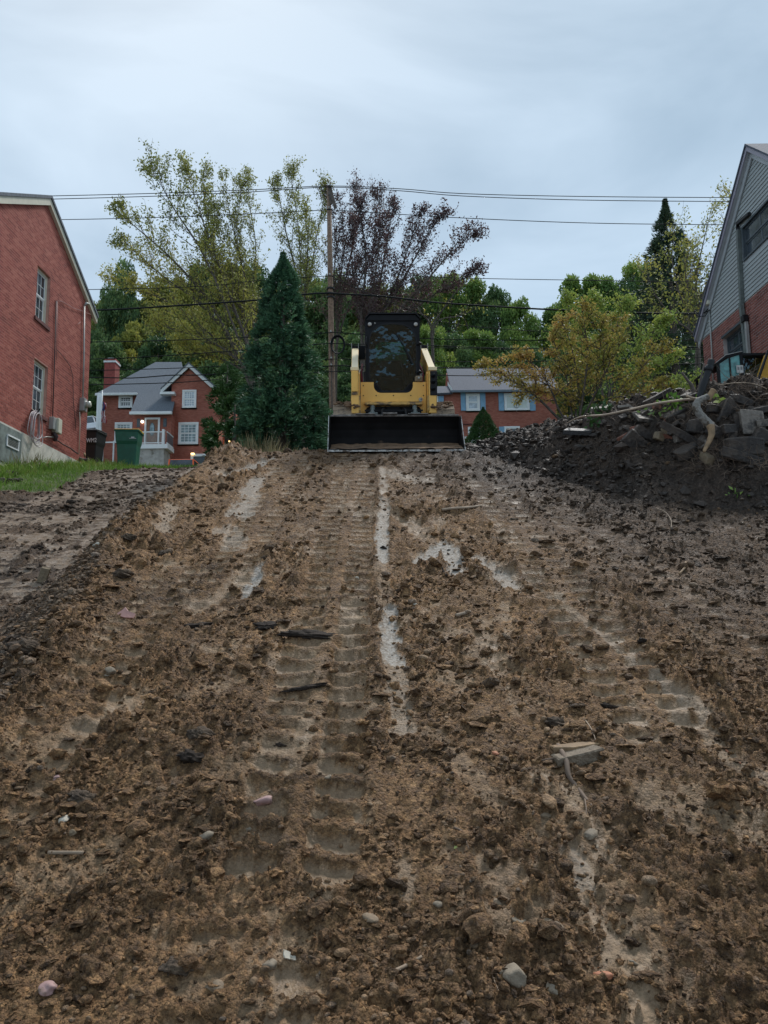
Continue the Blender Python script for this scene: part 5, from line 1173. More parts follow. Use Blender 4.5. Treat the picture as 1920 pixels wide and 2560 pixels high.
# dark low hedge fence by the porch foot
fp_ = at(275, 1125, 57); wf = thing('wire_fence', (fp_.x, 57, fp_.z-1.2), 'low white post and wire fence behind the black bin', 'fence')
for i in range(5): MB().box(-1.4+i*.8, -1.3+i*.8, 0, .08, -.5, 1.9).build('post', M_whited, wf)
MB().box(-1.4, 1.9, .03, .07, 1.75, 1.85).build('rail', M_whited, wf)

# ================================================================== VEGETATION
def leaves_mesh(name, C, size, tint, shape='leaf', up=0.0, dirs=None, smooth=False, wf=None):
    n = len(C); C = np.asarray(C)
    if dirs is None: dirs = rg.normal(size=(n, 3)); dirs[:, 2] -= up*.6
    dirs = dirs/np.linalg.norm(dirs, axis=1)[:, None]
    s = rg.normal(size=(n, 3)); s -= (s*dirs).sum(1)[:, None]*dirs; s /= np.linalg.norm(s, axis=1)[:, None]
    L, W = size[:, None], size[:, None]*(wf or (.5 if shape == 'leaf' else .3))
    V = np.stack([C, C+dirs*L*.5+s*W*.5, C+dirs*L, C+dirs*L*.45-s*W*.5], 1).reshape(-1, 3)
    F = (np.arange(n)[:, None]*4+np.arange(4)[None, :])
    return npmesh(name, V, F, smooth, dict(tint=np.repeat(tint, 4)))
LM = {
 'forest': leafmat('leaf_forest', [(.026, .058, .024), (.075, .14, .052), (.15, .235, .08), (.26, .31, .095)]),
 'olive': leafmat('leaf_olive', [(.065, .085, .022), (.17, .20, .05), (.31, .31, .065), (.50, .42, .07)]),
 'bright': leafmat('leaf_bright', [(.05, .10, .028), (.13, .22, .05), (.25, .34, .075), (.40, .43, .09)]),
 'locust': leafmat('leaf_locust', [(.12, .14, .04), (.25, .27, .07), (.38, .37, .09), (.52, .42, .09)]),
 'maroon': leafmat('leaf_maroon', [(.05, .030, .033), (.11, .062, .064), (.165, .105, .092), (.22, .17, .11)]),
 'conifer': leafmat('leaf_conifer', [(.008, .024, .017), (.028, .075, .042), (.065, .150, .075), (.14, .26, .12)], .12),
 'cone': leafmat('leaf_cone', [(.012, .04, .012), (.03, .075, .02), (.05, .11, .03), (.08, .15, .045)], .12),
 'dog': leafmat('leaf_dogwood', [(.13, .15, .03), (.30, .28, .06), (.44, .34, .09), (.50, .29, .10)]),
 'spruce': leafmat('leaf_spruce', [(.016, .032, .022), (.035, .065, .042), (.065, .105, .06), (.13, .13, .06)], .1),
 'grass': leafmat('grass_blade', [(.05, .10, .015), (.10, .20, .028), (.16, .28, .04), (.30, .30, .10)], .3),
 'dry': leafmat('dry_blade', [(.12, .12, .05), (.26, .22, .11), (.38, .31, .17), (.48, .40, .25)], .3),
}
def crown_pts(n, clumps, spread=.9):
    ks = rg.integers(0, len(clumps), n); C = clumps[ks, :3]; r = clumps[ks, 3]
    d = rg.normal(size=(n, 3)); d /= np.linalg.norm(d, axis=1)[:, None]
    rr = r*(.55+.5*rg.random(n)**.6)*spread; t = clumps[ks, 4]
    P = C+d*rr[:, None]*[1, 1, .8]
    tint = np.clip(t+.10*rg.normal(size=n)+.10*d[:, 2], 0, 1)
    return P, tint
def forest_proto(kind, seed, n=13000, leaf=.33):
    global rg; keep = rg; rg = np.random.default_rng(seed)
    nc = 34; ph = rg.random(nc)*2*np.pi; h = rg.random(nc)**.8; rad = np.sqrt(rg.random(nc))*(1-abs(h-.35)**1.6*1.3)
    cl = np.stack([rad*np.cos(ph)*3.3, rad*np.sin(ph)*3.3, 4.0+h*7.2, .8+.75*rg.random(nc)*(1.15-h*.5), .15+.6*rg.random(nc)], 1)
    P, tint = crown_pts(n, cl); me = leaves_mesh('crown', P, leaf*(.7+.6*rg.random(n)), tint)
    tk = MB().tube([(0, 0, -3), (.05, 0, 3), (.1, .1, 6), (0, 0, 9.5)], [.26, .22, .16, .05], 7)
    for c in cl[:14]: tk.tube([(0, 0, max(2.5, c[2]-3)), (c[0]*.5, c[1]*.5, c[2]-1.2), (c[0], c[1], c[2])], [.12, .07, .02], 5)
    rg = keep; return me, tk, kind
LAB = {'forest': ('tall dark green tree among the woods on the hillside', 'dark green trees in the hillside woods'),
       'olive': ('olive green tree turning yellow in the hillside woods', 'olive and yellowing trees in the hillside woods'),
       'bright': ('fresh green rounded tree in the hillside woods', 'fresh green trees in the hillside woods')}
protos = {}
for i, k in enumerate(('forest', 'forest', 'olive', 'bright')):
    me, tk, kk = forest_proto(k, 100+i); trunk = None
    tko = MB(); tko.v, tko.f = tk.v, tk.f
    tm = bpy.data.meshes.new('trunk'); tm.from_pydata(tk.v, [], tk.f); tm.update(); tm.materials.append(M_bark); me.materials.append(LM[k])
    protos.setdefault(k, []).append((me, tm))
NL = {'forest': 'dark green', 'olive': 'olive and yellowing', 'bright': 'fresh light green'}
SEEN = {}
def forest_tree(k, px, pytop, d, wpx=None, sq=1.0):
    p = at(px, pytop, d); g = float(H0(np.array([p.x]), np.array([d]))[0]); h = max(4, p.z-g); s = h/12.0
    wscale = (wpx/FPX*d/7.6)/1.0 if wpx else s
    me, tm = rnd.choice(protos[k])
    t = thing('forest_tree', (p.x, d, g), tree_label(k, px, pytop), 'tree', 'trees of the hillside woods', rz=rnd.uniform(0, 6.28)); t.scale = (wscale, wscale, s)
    link('crown', me, None, t); link('trunk', tm, None, t)
def where(px):
    for lim, w_ in ((232, 'behind the left brick house corner'), (285, 'above the brick chimney'), (345, 'over the grey roof slope'), (405, 'over the grey hipped ridge'), (470, 'above the white edged gable'), (545, 'above the right eave of the far left house'),
                    (605, 'just left of the big evergreen'), (670, 'behind the left half of the big evergreen'), (745, 'behind the right half of the big evergreen'), (815, 'between the big evergreen and the utility pole'), (865, 'just right of the utility pole'), (925, 'behind the left side of the loader cab'),
                    (990, 'behind the middle of the loader cab'), (1050, 'behind the right side of the loader cab'), (1100, 'just right of the loader'), (1150, 'above the blue shuttered house'), (1212, 'above the far right house'), (1275, 'above the ridge of the far right house'), (1335, 'behind the left branches of the dogwood'),
                    (1395, 'behind the left part of the dogwood crown'), (1460, 'behind the middle of the dogwood crown'), (1530, 'behind the dogwood top and lime tree'), (1605, 'behind the right side of the lime tree'), (1685, 'left behind the pointed spruce'), (1745, 'behind the bare branched tree'), (1815, 'behind the gable of the sided house'), (9999, 'hidden behind the sided house')):
        if px < lim: return w_
USED = {}
def tree_label(k, px, py):
    row = 'in the skyline row' if py < 790 else ('in the middle row' if py < 890 else 'in the lowest row')
    l = 'tree %s %s' % (row, where(px)); l = NL[k]+' '+l
    USED[l] = USED.get(l, 0)+1
    if USED[l] > 1: l = 'rightmost '+l
    return l
# (kind, x, top row, distance, width px)
FT = [('forest', 205, 770, 95, 130), ('olive', 250, 752, 92, 110), ('olive', 300, 735, 88, 150), ('forest', 350, 745, 96, 150), ('forest', 310, 650, 84, 120), ('olive', 395, 705, 90, 170), ('olive', 455, 690, 94, 150),
      ('forest', 520, 655, 98, 170), ('olive', 575, 650, 92, 170), ('forest', 640, 665, 100, 150), ('olive', 700, 690, 92, 150), ('forest', 760, 700, 96, 170), ('forest', 820, 680, 98, 180), ('forest', 880, 700, 95, 170),
      ('olive', 940, 715, 92, 160), ('forest', 1000, 715, 94, 160), ('forest', 1060, 690, 96, 170), ('bright', 1120, 690, 90, 150), ('bright', 1180, 700, 92, 130), ('forest', 1230, 715, 90, 130), ('bright', 1290, 745, 86, 120), ('forest', 1340, 800, 92, 120),
      ('bright', 1400, 745, 88, 130), ('bright', 1440, 690, 92, 130), ('bright', 1500, 682, 90, 150), ('forest', 1560, 700, 92, 140), ('bright', 1600, 650, 94, 150), ('forest', 1660, 690, 96, 150), ('forest', 1720, 740, 96, 150), ('forest', 1790, 760, 96, 160), ('forest', 1850, 780, 96, 160),
      ('forest', 160, 800, 80, 140), ('forest', 230, 820, 78, 130), ('forest', 280, 850, 76, 120), ('olive', 340, 800, 80, 150), ('forest', 400, 840, 77, 140), ('olive', 460, 800, 79, 160), ('forest', 520, 830, 78, 150), ('forest', 590, 820, 80, 160), ('forest', 660, 840, 76, 150),
      ('forest', 740, 820, 78, 150), ('forest', 800, 850, 76, 150), ('forest', 870, 830, 79, 150), ('forest', 930, 830, 78, 150), ('forest', 1000, 820, 80, 160), ('bright', 1080, 810, 76, 130), ('forest', 1140, 830, 77, 130), ('bright', 1200, 820, 78, 140), ('forest', 1260, 850, 76, 130), ('forest', 1330, 860, 75, 130),
      ('forest', 1420, 840, 76, 130), ('forest', 1500, 830, 76, 150), ('forest', 1590, 830, 77, 150), ('forest', 1680, 850, 76, 150), ('forest', 1760, 860, 76, 150),
      ('forest', 215, 940, 71, 110), ('forest', 270, 950, 70, 110), ('forest', 340, 925, 72, 110), ('forest', 560, 930, 70, 130), ('forest', 620, 920, 71, 130), ('forest', 700, 930, 70, 130), ('forest', 780, 930, 70, 130), ('forest', 850, 930, 70, 130), ('forest', 930, 930, 70, 130),
      ('forest', 1010, 925, 71, 130), ('forest', 1080, 905, 72, 130), ('forest', 1160, 915, 72, 120), ('forest', 1240, 910, 73, 120), ('forest', 1320, 925, 72, 120), ('forest', 1400, 930, 71, 120), ('forest', 1480, 930, 70, 130), ('forest', 1570, 930, 70, 130), ('bright', 1660, 950, 60, 120), ('bright', 1730, 960, 56, 120)]
for k, x, y, d, wp_ in FT: forest_tree(k, x, y, d+rnd.uniform(-1.5, 1.5), wp_*1.12)
# understory closing the view between the trunks
n = 26000; X = rg.uniform(-48, 52, n); D = rg.uniform(67, 92, n); Z = H0(X, D)+rg.random(n)**1.5*5
tag(link('undergrowth', leaves_mesh('undergrowth', np.stack([X, D, Z], 1), .45*(.6+.8*rg.random(n)), np.clip(.28+.35*(fbm(X*.3, D*.3, 9, 3)-.5)+.13*rg.normal(size=n), 0, 1)), LM['forest']), 'dense dark undergrowth between the hillside trees', 'undergrowth', kind='stuff')

def grow(name, label, cat, D, base, limbs, lm, bark, leaf, nleaf, spreadd=2.2, r0=.16, sub=10, sublen=.20, ang=(18, 42), tmix=.5, tvar=.16, tip=None, group=None, twig=4, upb=.35, hang=.3, flat=1.0, start=.25, seed=1):
    """tree from limb paths measured off the photo; depth is spread round D"""
    rr = random.Random(seed); g = np.random.default_rng(seed)
    b = at(base[0], base[1], D); zg_ = float(H0(np.array([b.x]), np.array([D]))[0]); t = thing(name, (b.x, D, zg_), label, cat, group)
    o = Vector((b.x, D, zg_)); tr = MB(); br = MB(); P = []; T = []; Dr = []
    if zg_ < b.z: tr.tube([(0, 0, -.5), (0, 0, max(.1, (b.z-zg_)*.5)), b-o], [r0*1.25, r0*1.1, r0], 9)
    H_ = max(abs((at(l[-1][0], l[-1][1], D)-b).length) for l in limbs)
    for li, l in enumerate(limbs):
        off = rr.uniform(-spreadd, spreadd); m = len(l); full = [base]+list(l) if (l[0][0]-base[0])**2+(l[0][1]-base[1])**2 > 9 else list(l)
        ps = []
        for i, (x, y) in enumerate(full): ps.append(at(x, y, D+off*min(1, i/len(full)*1.4)))
        # smooth
        q = []
        for i in range(len(ps)-1):
            for k in range(4):
                t_ = k/4; a0, a1, a2, a3 = ps[max(i-1, 0)], ps[i], ps[i+1], ps[min(i+2, len(ps)-1)]
                q.append(.5*((2*a1)+(a2-a0)*t_+(2*a0-5*a1+4*a2-a3)*t_*t_+(3*a1-a0-3*a2+a3)*t_**3))
        q.append(ps[-1]); n_ = len(q); lr = r0*(.62 if li else .8)
        rs = [max(.008, .72*lr*(1-i/(n_-1))**.9+.006) for i in range(n_)]
        tr.tube([p-o for p in q], rs, 6)
        L = sum((q[i+1]-q[i]).length for i in range(n_-1))
        for s_ in range(sub):
            f = start+(1-start)*(s_+rr.random())/sub; i = min(n_-2, int(f*(n_-1))); p = q[i].lerp(q[i+1], f*(n_-1)-i); tg = (q[i+1]-q[i]).normalized()
            side = tg.cross(Vector((rr.uniform(-1, 1), rr.uniform(-1, 1), rr.uniform(-1, 1)))).normalized()
            a = R(rr.uniform(*ang)); dr = (tg*math.cos(a)+side*math.sin(a)+Vector((0, 0, upb*rr.random()))); dr.z *= flat; dr.normalize()
            ln = H_*sublen*(1.15-.75*f)*rr.uniform(.6, 1.3); pp = [p]; cur = dr.copy()
            for k in range(4): cur = (cur+Vector((rr.uniform(-.16, .16), rr.uniform(-.16, .16), rr.uniform(-.1, .2)*flat))).normalized(); pp.append(pp[-1]+cur*ln/4)
            rb = max(.006, rs[i]*.38); br.tube([v-o for v in pp], [rb*(1-k/5)+.004 for k in range(5)], 4, False)
            tt = tmix+rr.uniform(-tvar, tvar); tt += (tip(p.x, p.z) if tip else 0)
            ends = [pp]
            for k in range(twig):
                j = rr.randint(1, 3); w0 = pp[j]; cd = (cur+Vector((rr.uniform(-.8, .8), rr.uniform(-.8, .8), rr.uniform(-.3, .7)*flat))).normalized(); l2 = ln*rr.uniform(.3, .6)
                w1_ = w0+cd*l2*.5; w2_ = w1_+(cd+Vector((0, 0, .2*flat))).normalized()*l2*.5; br.tube([w0-o, w1_-o, w2_-o], [.010, .007, .004], 3, False); ends.append([w0, w1_, w2_])
            for e in ends:
                for k in range(max(1, int(nleaf/(len(ends))))):
                    u = g.random()**.7*(len(e)-1); j = min(len(e)-2, int(u)); c = e[j].lerp(e[j+1], u-j)
                    P.append((c.x-o.x+g.normal()*leaf*.9, c.y-o.y+g.normal()*leaf*.9, c.z-o.z+g.normal()*leaf*.8*flat)); T.append(tt+g.normal()*.12)
    tr.build('trunk', bark, t, True); tag(br.build('branches', bark, t), kind=None)
    n = len(P)
    if n: link('foliage', leaves_mesh('foliage', np.array(P), leaf*(.6+.8*g.random(n)), np.clip(T, 0, 1), up=hang), lm, t)
    return t
# pale locust-like trees
grow('locust_tree', 'wide pale yellow-green leaved tree spreading left above the chimney house', 'tree', 46, (640, 1010),
     [[(600, 900), (540, 780), (470, 690), (400, 620), (330, 560), (300, 535)], [(610, 890), (555, 740), (500, 620), (440, 530), (395, 450), (372, 428)], [(620, 870), (560, 700), (520, 590), (490, 500), (462, 420)],
      [(610, 920), (520, 830), (430, 760), (350, 725), (290, 700)], [(620, 930), (540, 860), (450, 830), (390, 810)], [(615, 860), (580, 760), (540, 640), (515, 520), (505, 440)], [(620, 940), (560, 900), (500, 880), (470, 870)],
      [(600, 880), (500, 760), (420, 700), (360, 650), (310, 600)], [(618, 850), (600, 760), (560, 690), (520, 620)]],
     LM['locust'], M_bark, .16, 84, r0=.19, sub=30, sublen=.17, twig=6, tip=lambda x, z: (.22 if z < 22 else -.05), seed=3)
grow('locust_tree', 'slim open crowned tree rising straight behind the big evergreen', 'tree', 48, (650, 1000),
     [[(640, 860), (620, 740), (600, 640), (575, 540), (562, 450)], [(640, 830), (615, 700), (590, 600), (600, 500), (605, 465)], [(645, 840), (632, 740), (640, 620), (625, 520), (618, 450)], [(640, 840), (590, 720), (560, 620), (535, 540)]],
     LM['locust'], M_bark, .14, 78, r0=.13, sub=27, sublen=.15, twig=6, tmix=.42, seed=4)
grow('locust_tree', 'open crowned tree with thin leaves just left of the utility pole', 'tree', 47, (760, 1000),
     [[(755, 800), (740, 680), (715, 580), (700, 500), (690, 455)], [(755, 790), (752, 680), (745, 560), (730, 460), (728, 440)], [(757, 790), (775, 690), (790, 600), (805, 520), (815, 470)], [(757, 800), (765, 700), (770, 600), (760, 520)]],
     LM['locust'], M_bark, .14, 78, r0=.13, sub=27, sublen=.15, twig=6, tmix=.42, seed=5)
grow('bare_tree', 'nearly bare tree with upright twigs just right of the utility pole', 'tree', 49, (840, 1010),
     [[(842, 850), (860, 720), (885, 600), (900, 520), (888, 470)], [(842, 840), (850, 720), (860, 600), (850, 500)], [(845, 850), (900, 700), (940, 600), (950, 520), (945, 500)], [(842, 850), (835, 700), (840, 600), (820, 480)]],
     LM['maroon'], M_bark, .13, 62, r0=.13, sub=32, sublen=.16, twig=7, seed=6)
grow('maroon_tree', 'tall tree with dark red leaves above the loader cab', 'tree', 47, (905, 1010),
     [[(905, 870), (905, 760), (915, 660), (905, 560), (900, 520)], [(910, 870), (940, 760), (960, 650), (975, 560), (985, 520)], [(912, 870), (960, 770), (1000, 680), (1030, 590), (1050, 530)], [(912, 860), (930, 740), (945, 640), (950, 560)],
      [(915, 880), (985, 790), (1050, 720), (1110, 650), (1150, 600), (1185, 590)], [(915, 890), (1000, 800), (1080, 740), (1150, 700), (1200, 680)], [(912, 860), (985, 740), (1040, 640), (1080, 570), (1110, 540)], [(905, 850), (890, 740), (880, 640), (885, 560)]],
     LM['maroon'], M_bark, .15, 70, r0=.22, sub=34, sublen=.16, twig=6, tmix=.38, tip=lambda x, z: .0, seed=7)
grow('fallen_leaf_tree', 'forked grey trunk with sparse brownish leaves right of the loader cab', 'tree', 58, (1085, 1010),
     [[(1082, 880), (1080, 820), (1110, 770), (1140, 730), (1170, 700)], [(1080, 830), (1050, 780), (1020, 740), (1000, 720)], [(1085, 820), (1150, 790), (1200, 770)]], LM['olive'], M_bark, .2, 14, r0=.2, sub=10, seed=8)
# dogwood-like tree on the right
grow('dogwood_tree', 'low spreading tree with small orange and green leaves behind the dirt bank', 'tree', 19.5, (1440, 1085),
     [[(1395, 1045), (1350, 1000), (1310, 970), (1270, 945), (1235, 915), (1215, 905)], [(1400, 1030), (1380, 980), (1350, 930), (1320, 900), (1300, 890)], [(1430, 1040), (1420, 960), (1400, 890), (1380, 850)], [(1450, 1040), (1462, 960), (1470, 880), (1460, 810), (1455, 775)],
      [(1460, 1040), (1500, 960), (1530, 890), (1545, 830), (1540, 790)], [(1470, 1050), (1530, 990), (1590, 940), (1630, 890), (1665, 870)], [(1470, 1050), (1550, 1010), (1620, 980), (1660, 960)], [(1440, 1050), (1430, 1000), (1360, 960), (1310, 990)],
      [(1450, 1030), (1440, 920), (1420, 840), (1400, 800)], [(1465, 1030), (1510, 930), (1500, 850), (1510, 800)]],
     LM['dog'], M_bark, .072, 90, spreadd=.9, r0=.06, sub=17, sublen=.22, ang=(30, 70), upb=.1, tmix=.55, tvar=.22, flat=.55, twig=6, start=.3, seed=9, tip=lambda x, z: .12 if x < 4.8 else -.08)
grow('lime_tree', 'bright lime green leafy tree between the dogwood and the spruce', 'tree', 30, (1520, 1080),
     [[(1500, 950), (1470, 860), (1440, 800), (1420, 770)], [(1520, 940), (1510, 850), (1500, 790), (1490, 755)], [(1530, 940), (1550, 850), (1560, 790), (1570, 760)], [(1540, 950), (1600, 880), (1640, 820), (1660, 800)], [(1500, 960), (1430, 880), (1400, 850)], [(1530, 960), (1610, 930), (1690, 900)], [(1560, 1000), (1660, 990), (1740, 960)]],
     LM['bright'], M_bark, .12, 100, spreadd=1.6, r0=.08, sub=18, sublen=.24, tmix=.72, twig=5, seed=10)
grow('sparse_tree', 'bare branched tree with a few yellow-brown leaves beside the sided house', 'tree', 42, (1745, 1030),
     [[(1745, 860), (1750, 760), (1790, 660), (1830, 580), (1850, 500)], [(1748, 800), (1740, 700), (1760, 600), (1780, 520)], [(1750, 800), (1800, 720), (1850, 640), (1880, 560)], [(1745, 830), (1700, 740), (1680, 640), (1690, 560)], [(1750, 780), (1820, 640), (1840, 540), (1820, 480)],
      [(1745, 860), (1690, 800), (1640, 740), (1610, 660)], [(1745, 850), (1810, 800), (1860, 740)], [(1745, 830), (1715, 700), (1720, 620)]],
     LM['locust'], M_bark, .17, 34, spreadd=2, r0=.18, sub=20, sublen=.16, tmix=.55, tvar=.25, seed=11, ang=(25, 60), hang=.8)

# evergreens built of small sprays
def evergreen(name, label, D, px, pytop, pybase, wpx, lm, nspray, spl, seed, clus=24, cs=.022, lump=.22, exp_=.8, droop=-.15, belly=.12, part='foliage', leafw=.34, bark=None):
    g = np.random.default_rng(seed); b = at(px, pybase, D); tp = at(px, pytop, D); zg_ = float(H0(np.array([b.x]), np.array([D]))[0]); z0_ = min(zg_, b.z); Hh = tp.z-z0_; Rm = wpx/FPX*D/2
    t = thing(name, (b.x, D, z0_), label, 'tree')
    K = max(12, nspray//clus); ku = g.random(K)**1.15; ku[:K//14] = g.uniform(.80, .985, K//14); ka = g.random(K)*2*np.pi; kr = .80+.36*g.random(K); kt = g.random(K); ki = g.integers(0, K, nspray)
    u = np.clip(ku[ki]+cs*g.normal(size=nspray), 0, .995); a = ka[ki]+cs*7*g.normal(size=nspray)*(.5+.8*u)
    prof = np.clip((1-u), 0, 1)**exp_*np.clip((1-u)/.12, .0, 1)**.35*(1-.30*np.clip((belly-u)/belly, 0, 1))
    lum = 1+lump*(fbm(a*2.2+40, u*9, seed, 3)-.5)*2+lump*.7*(vn(a*5+9, u*20, seed+3)-.5)*2
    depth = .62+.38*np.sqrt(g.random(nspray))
    rr = np.maximum(0, Rm*prof*kr[ki]*lum-.75*spl*(.30+.70*np.clip((1-u)/.35, 0, 1)**.7))*depth+.01
    C = np.stack([rr*np.cos(a), rr*np.sin(a), u*Hh], 1)
    k = 6; dirs0 = np.stack([np.cos(a), np.sin(a), np.full(nspray, droop)+.5*u], 1)
    dirs0 += .35*g.normal(size=(nspray, 3)); dirs0 /= np.linalg.norm(dirs0, axis=1)[:, None]
    s = g.normal(size=(nspray, 3))*[1, 1, .35]; s -= (s*dirs0).sum(1)[:, None]*dirs0; s /= np.linalg.norm(s, axis=1)[:, None]
    P = []; Dd = []; Sz = []; Ti = []
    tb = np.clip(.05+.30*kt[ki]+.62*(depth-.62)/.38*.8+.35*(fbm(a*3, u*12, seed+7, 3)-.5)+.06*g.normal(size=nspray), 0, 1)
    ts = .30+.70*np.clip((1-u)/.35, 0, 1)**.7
    for j in range(k):
        f = (j+.5)/k; an = (1 if j % 2 else -1)*.75; le = spl*(1.0-.5*f)
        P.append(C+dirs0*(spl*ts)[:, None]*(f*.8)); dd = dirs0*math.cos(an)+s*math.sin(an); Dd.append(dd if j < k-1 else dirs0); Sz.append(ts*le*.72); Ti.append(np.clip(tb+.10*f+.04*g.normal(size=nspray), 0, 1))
    P, Dd, Sz, Ti = map(np.concatenate, (P, Dd, Sz, Ti))
    if bark is None: bark = M_bark
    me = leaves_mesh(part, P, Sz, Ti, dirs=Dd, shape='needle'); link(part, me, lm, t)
    MB().tube([(0, 0, -.3), (0, 0, Hh*.5), (0, 0, Hh*.97)], [Rm*.10, Rm*.06, .01], 8).build('trunk', bark, t, True)
    return t
evergreen('evergreen_tree', 'big dense dark green conical evergreen standing left of the utility pole', 18.5, 704, 632, 1200, 262, LM['conifer'], 12000, .20, 21, lump=.20, exp_=.62, belly=.02, clus=30, cs=.015)
evergreen('small_evergreen', 'small cone shaped evergreen in front of the blue shuttered house', 30, 1212, 1018, 1165, 165, LM['cone'], 8000, .13, 22, lump=.06, exp_=.85, belly=.02, clus=14)
evergreen('spruce_tree', 'tall spruce with a pointed dark top rising behind the lime tree', 52, 1694, 498, 980, 340, LM['spruce'], 8000, .60, 23, lump=.6, exp_=.74, belly=.1, droop=-.2, clus=30, cs=.014)
evergreen('leafy_shrub', 'loose bright green feathery shrub at the left foot of the big evergreen', 27, 565, 905, 1160, 150, LM['cone'], 1100, .34, 24, lump=.5, exp_=.42, belly=.3, droop=.1)
evergreen('leafy_shrub', 'feathery green shrub reaching out in front of the chimney house corner', 25, 585, 985, 1150, 150, LM['cone'], 700, .36, 25, lump=.55, exp_=.35, belly=.4, droop=.0)

# ------------------------------------------------------------------ grass
def blades(name, X, D, L, lean, lm, label, cat, tint):
    n = len(X); z = H(X, D)-.01; a = rg.random(n)*6.28; w_ = np.clip(L*.05, .004, .012); ln = lean*L*(.4+.8*rg.random(n)); b = rg.random(n)*6.28
    C = np.stack([X, D, z], 1); s = np.stack([np.cos(a)*w_, np.sin(a)*w_, 0*a], 1); m = C+np.stack([np.cos(b)*ln*.35, np.sin(b)*ln*.35, L*.6], 1); tp = C+np.stack([np.cos(b)*ln, np.sin(b)*ln, L*.95], 1)
    V = np.stack([C-s, C+s, m+s*.7, tp, m-s*.7], 1).reshape(-1, 3); F = (np.arange(n)[:, None]*5+np.array([0, 1, 2, 4])[None]); F2 = (np.arange(n)[:, None]*5+np.array([4, 2, 3, 3])[None])
    F3 = np.arange(n)[:, None]*5+np.array([4, 2, 3])[None]
    me = bpy.data.meshes.new(name); me.from_pydata(V.tolist(), [], [tuple(f) for f in F.tolist()]+[tuple(f) for f in F3.tolist()])
    at_ = me.attributes.new('tint', 'FLOAT', 'POINT'); at_.data.foreach_set('value', np.repeat(tint, 5).astype(np.float32)); me.update()
    return tag(link(name, me, lm), label, cat, kind='stuff')
n = 60000; D = rg.uniform(14.5, 29, n); X = rg.uniform(-11, -4, n); k = (rg.random(n) < grass_mask(X, D)) & (X > -9.40-2*(D < 15.6)) & (X/D > -.56); X, D = X[k], D[k]; n = len(X)
blades('grass', X, D, np.clip(.085*np.exp(.35*rg.normal(size=n))*(1+1.3*(X < -8.4)), .03, .4), .6, LM['grass'], 'bright green grass on the strip below the left brick house', 'grass', np.clip(.5+.5*(fbm(X*1.1, D*1.1, 8, 4, .65)-.5)*1.6+.16*rg.normal(size=n)+.12*(X < -8.3), 0, 1))
def tuft(name, px, py, d, n, L, sp, lm, label, tint=.6, lean=.5):
    p = at(px, py, d); g_ = gz(p.x, d); X = rg.normal(size=n)*sp; Y = rg.normal(size=n)*sp; c = np.stack([X, Y, 0*X-.03], 1)
    dirs = np.stack([X/sp*lean*.5+.25*rg.normal(size=n), Y/sp*lean*.5+.25*rg.normal(size=n), np.ones(n)], 1)
    o = link(name, leaves_mesh(name, c, L*(.5+.6*rg.random(n)), np.clip(tint+.2*rg.normal(size=n), 0, 1), wf=.03, dirs=dirs), lm); o.location = (p.x, d, g_)
    if name == 'weed_clump': o['kind'] = 'stuff'
    # thin the blades
    return tag(o, label, 'plant')
tuft('ornamental_grass', 650, 1115, 17.5, 260, .62, .24, LM['dry'], 'dry feathery tuft of tall grass at the left foot of the evergreen', .5)
tuft('ornamental_grass', 690, 1118, 16.5, 160, .42, .16, LM['dry'], 'shorter greenish grass tuft nearer the evergreen', .3)
tuft('dry_grass_tuft', 282, 1152, 25.2, 260, .22, .45, LM['dry'], 'straw coloured dry grass between the two wheelie bins', .7)
tuft('weed_clump', 78, 1150, 19.6, 160, .55, .28, LM['dry'], 'brown dead weeds under the coiled hose', .08)
tuft('weed_clump', 12, 1160, 17.8, 160, .40, .30, LM['grass'], 'tall green weeds at the left frame edge under the basement vent', .6)
tuft('weed_clump', 150, 1140, 22, 60, .35, .3, LM['dry'], 'thin dark weeds along the pale foundation', .15)

# ================================================================== BANK RUBBLE
M_slabm = mat('muddy_concrete', (.070, .051, .038), .75, var=.35, vs=5, bump=.02, bs=25, dirt=((.030, .023, .019), .44, 4))
M_slabl = mat('pale_concrete', (.165, .135, .108), .7, var=.3, vs=6, bump=.015, bs=25, dirt=((.045, .036, .030), .48, 4))
M_slabd = mat('black_wood', (.018, .015, .014), .55, var=.4, vs=8, bump=.01)
M_stoney = mat('tan_stone', (.17, .125, .075), .75, var=.3, vs=8, bump=.008, dirt=((.06, .045, .03), .55, 6))
def place(px, py, back=0): p = hit(px, py); return p
def block(name, px, py, size, rot, m, label, cat, seed, group=None, lift=0.0, jag=.10, d=None, parent=None):
    """broken block: uneven outline, chipped faces"""
    rr = random.Random(seed); p = hit(px, py) if d is None else at(px, py, d); n = 8
    lx, ly, lz = size; mbx_ = MB(); base = [(-.5, -.5), (0, -.53), (.5, -.48), (.53, 0), (.5, .5), (.05, .5), (-.5, .47), (-.5, 0)]
    low = [(a+rr.uniform(-jag, jag), b+rr.uniform(-jag, jag)) for a, b in base]; up = [(a+rr.uniform(-jag*.4, jag*.4), b+rr.uniform(-jag*.4, jag*.4)) for a, b in low]
    vs = [(a*lx, b*ly, -lz/2+rr.uniform(-.04, .04)*lz) for a, b in low]+[(a*lx, b*ly, lz/2+rr.uniform(-.1, .1)*lz) for a, b in up]
    vs += [(0, 0, -lz/2), (rr.uniform(-.1, .1)*lx, rr.uniform(-.1, .1)*ly, lz/2*rr.uniform(.9, 1.12))]
    fs = [(i, (i+1) % n, n+(i+1) % n, n+i) for i in range(n)]+[(2*n, (i+1) % n, i) for i in range(n)]+[(2*n+1, n+i, n+(i+1) % n) for i in range(n)]
    o = mbx_.add(vs, fs).build(name, m, parent, bevel=min(size)*.09); o.location = p+Vector((0, 0, lift)); o.rotation_euler = tuple(R(a) for a in rot)
    return tag(o, label, cat, group)
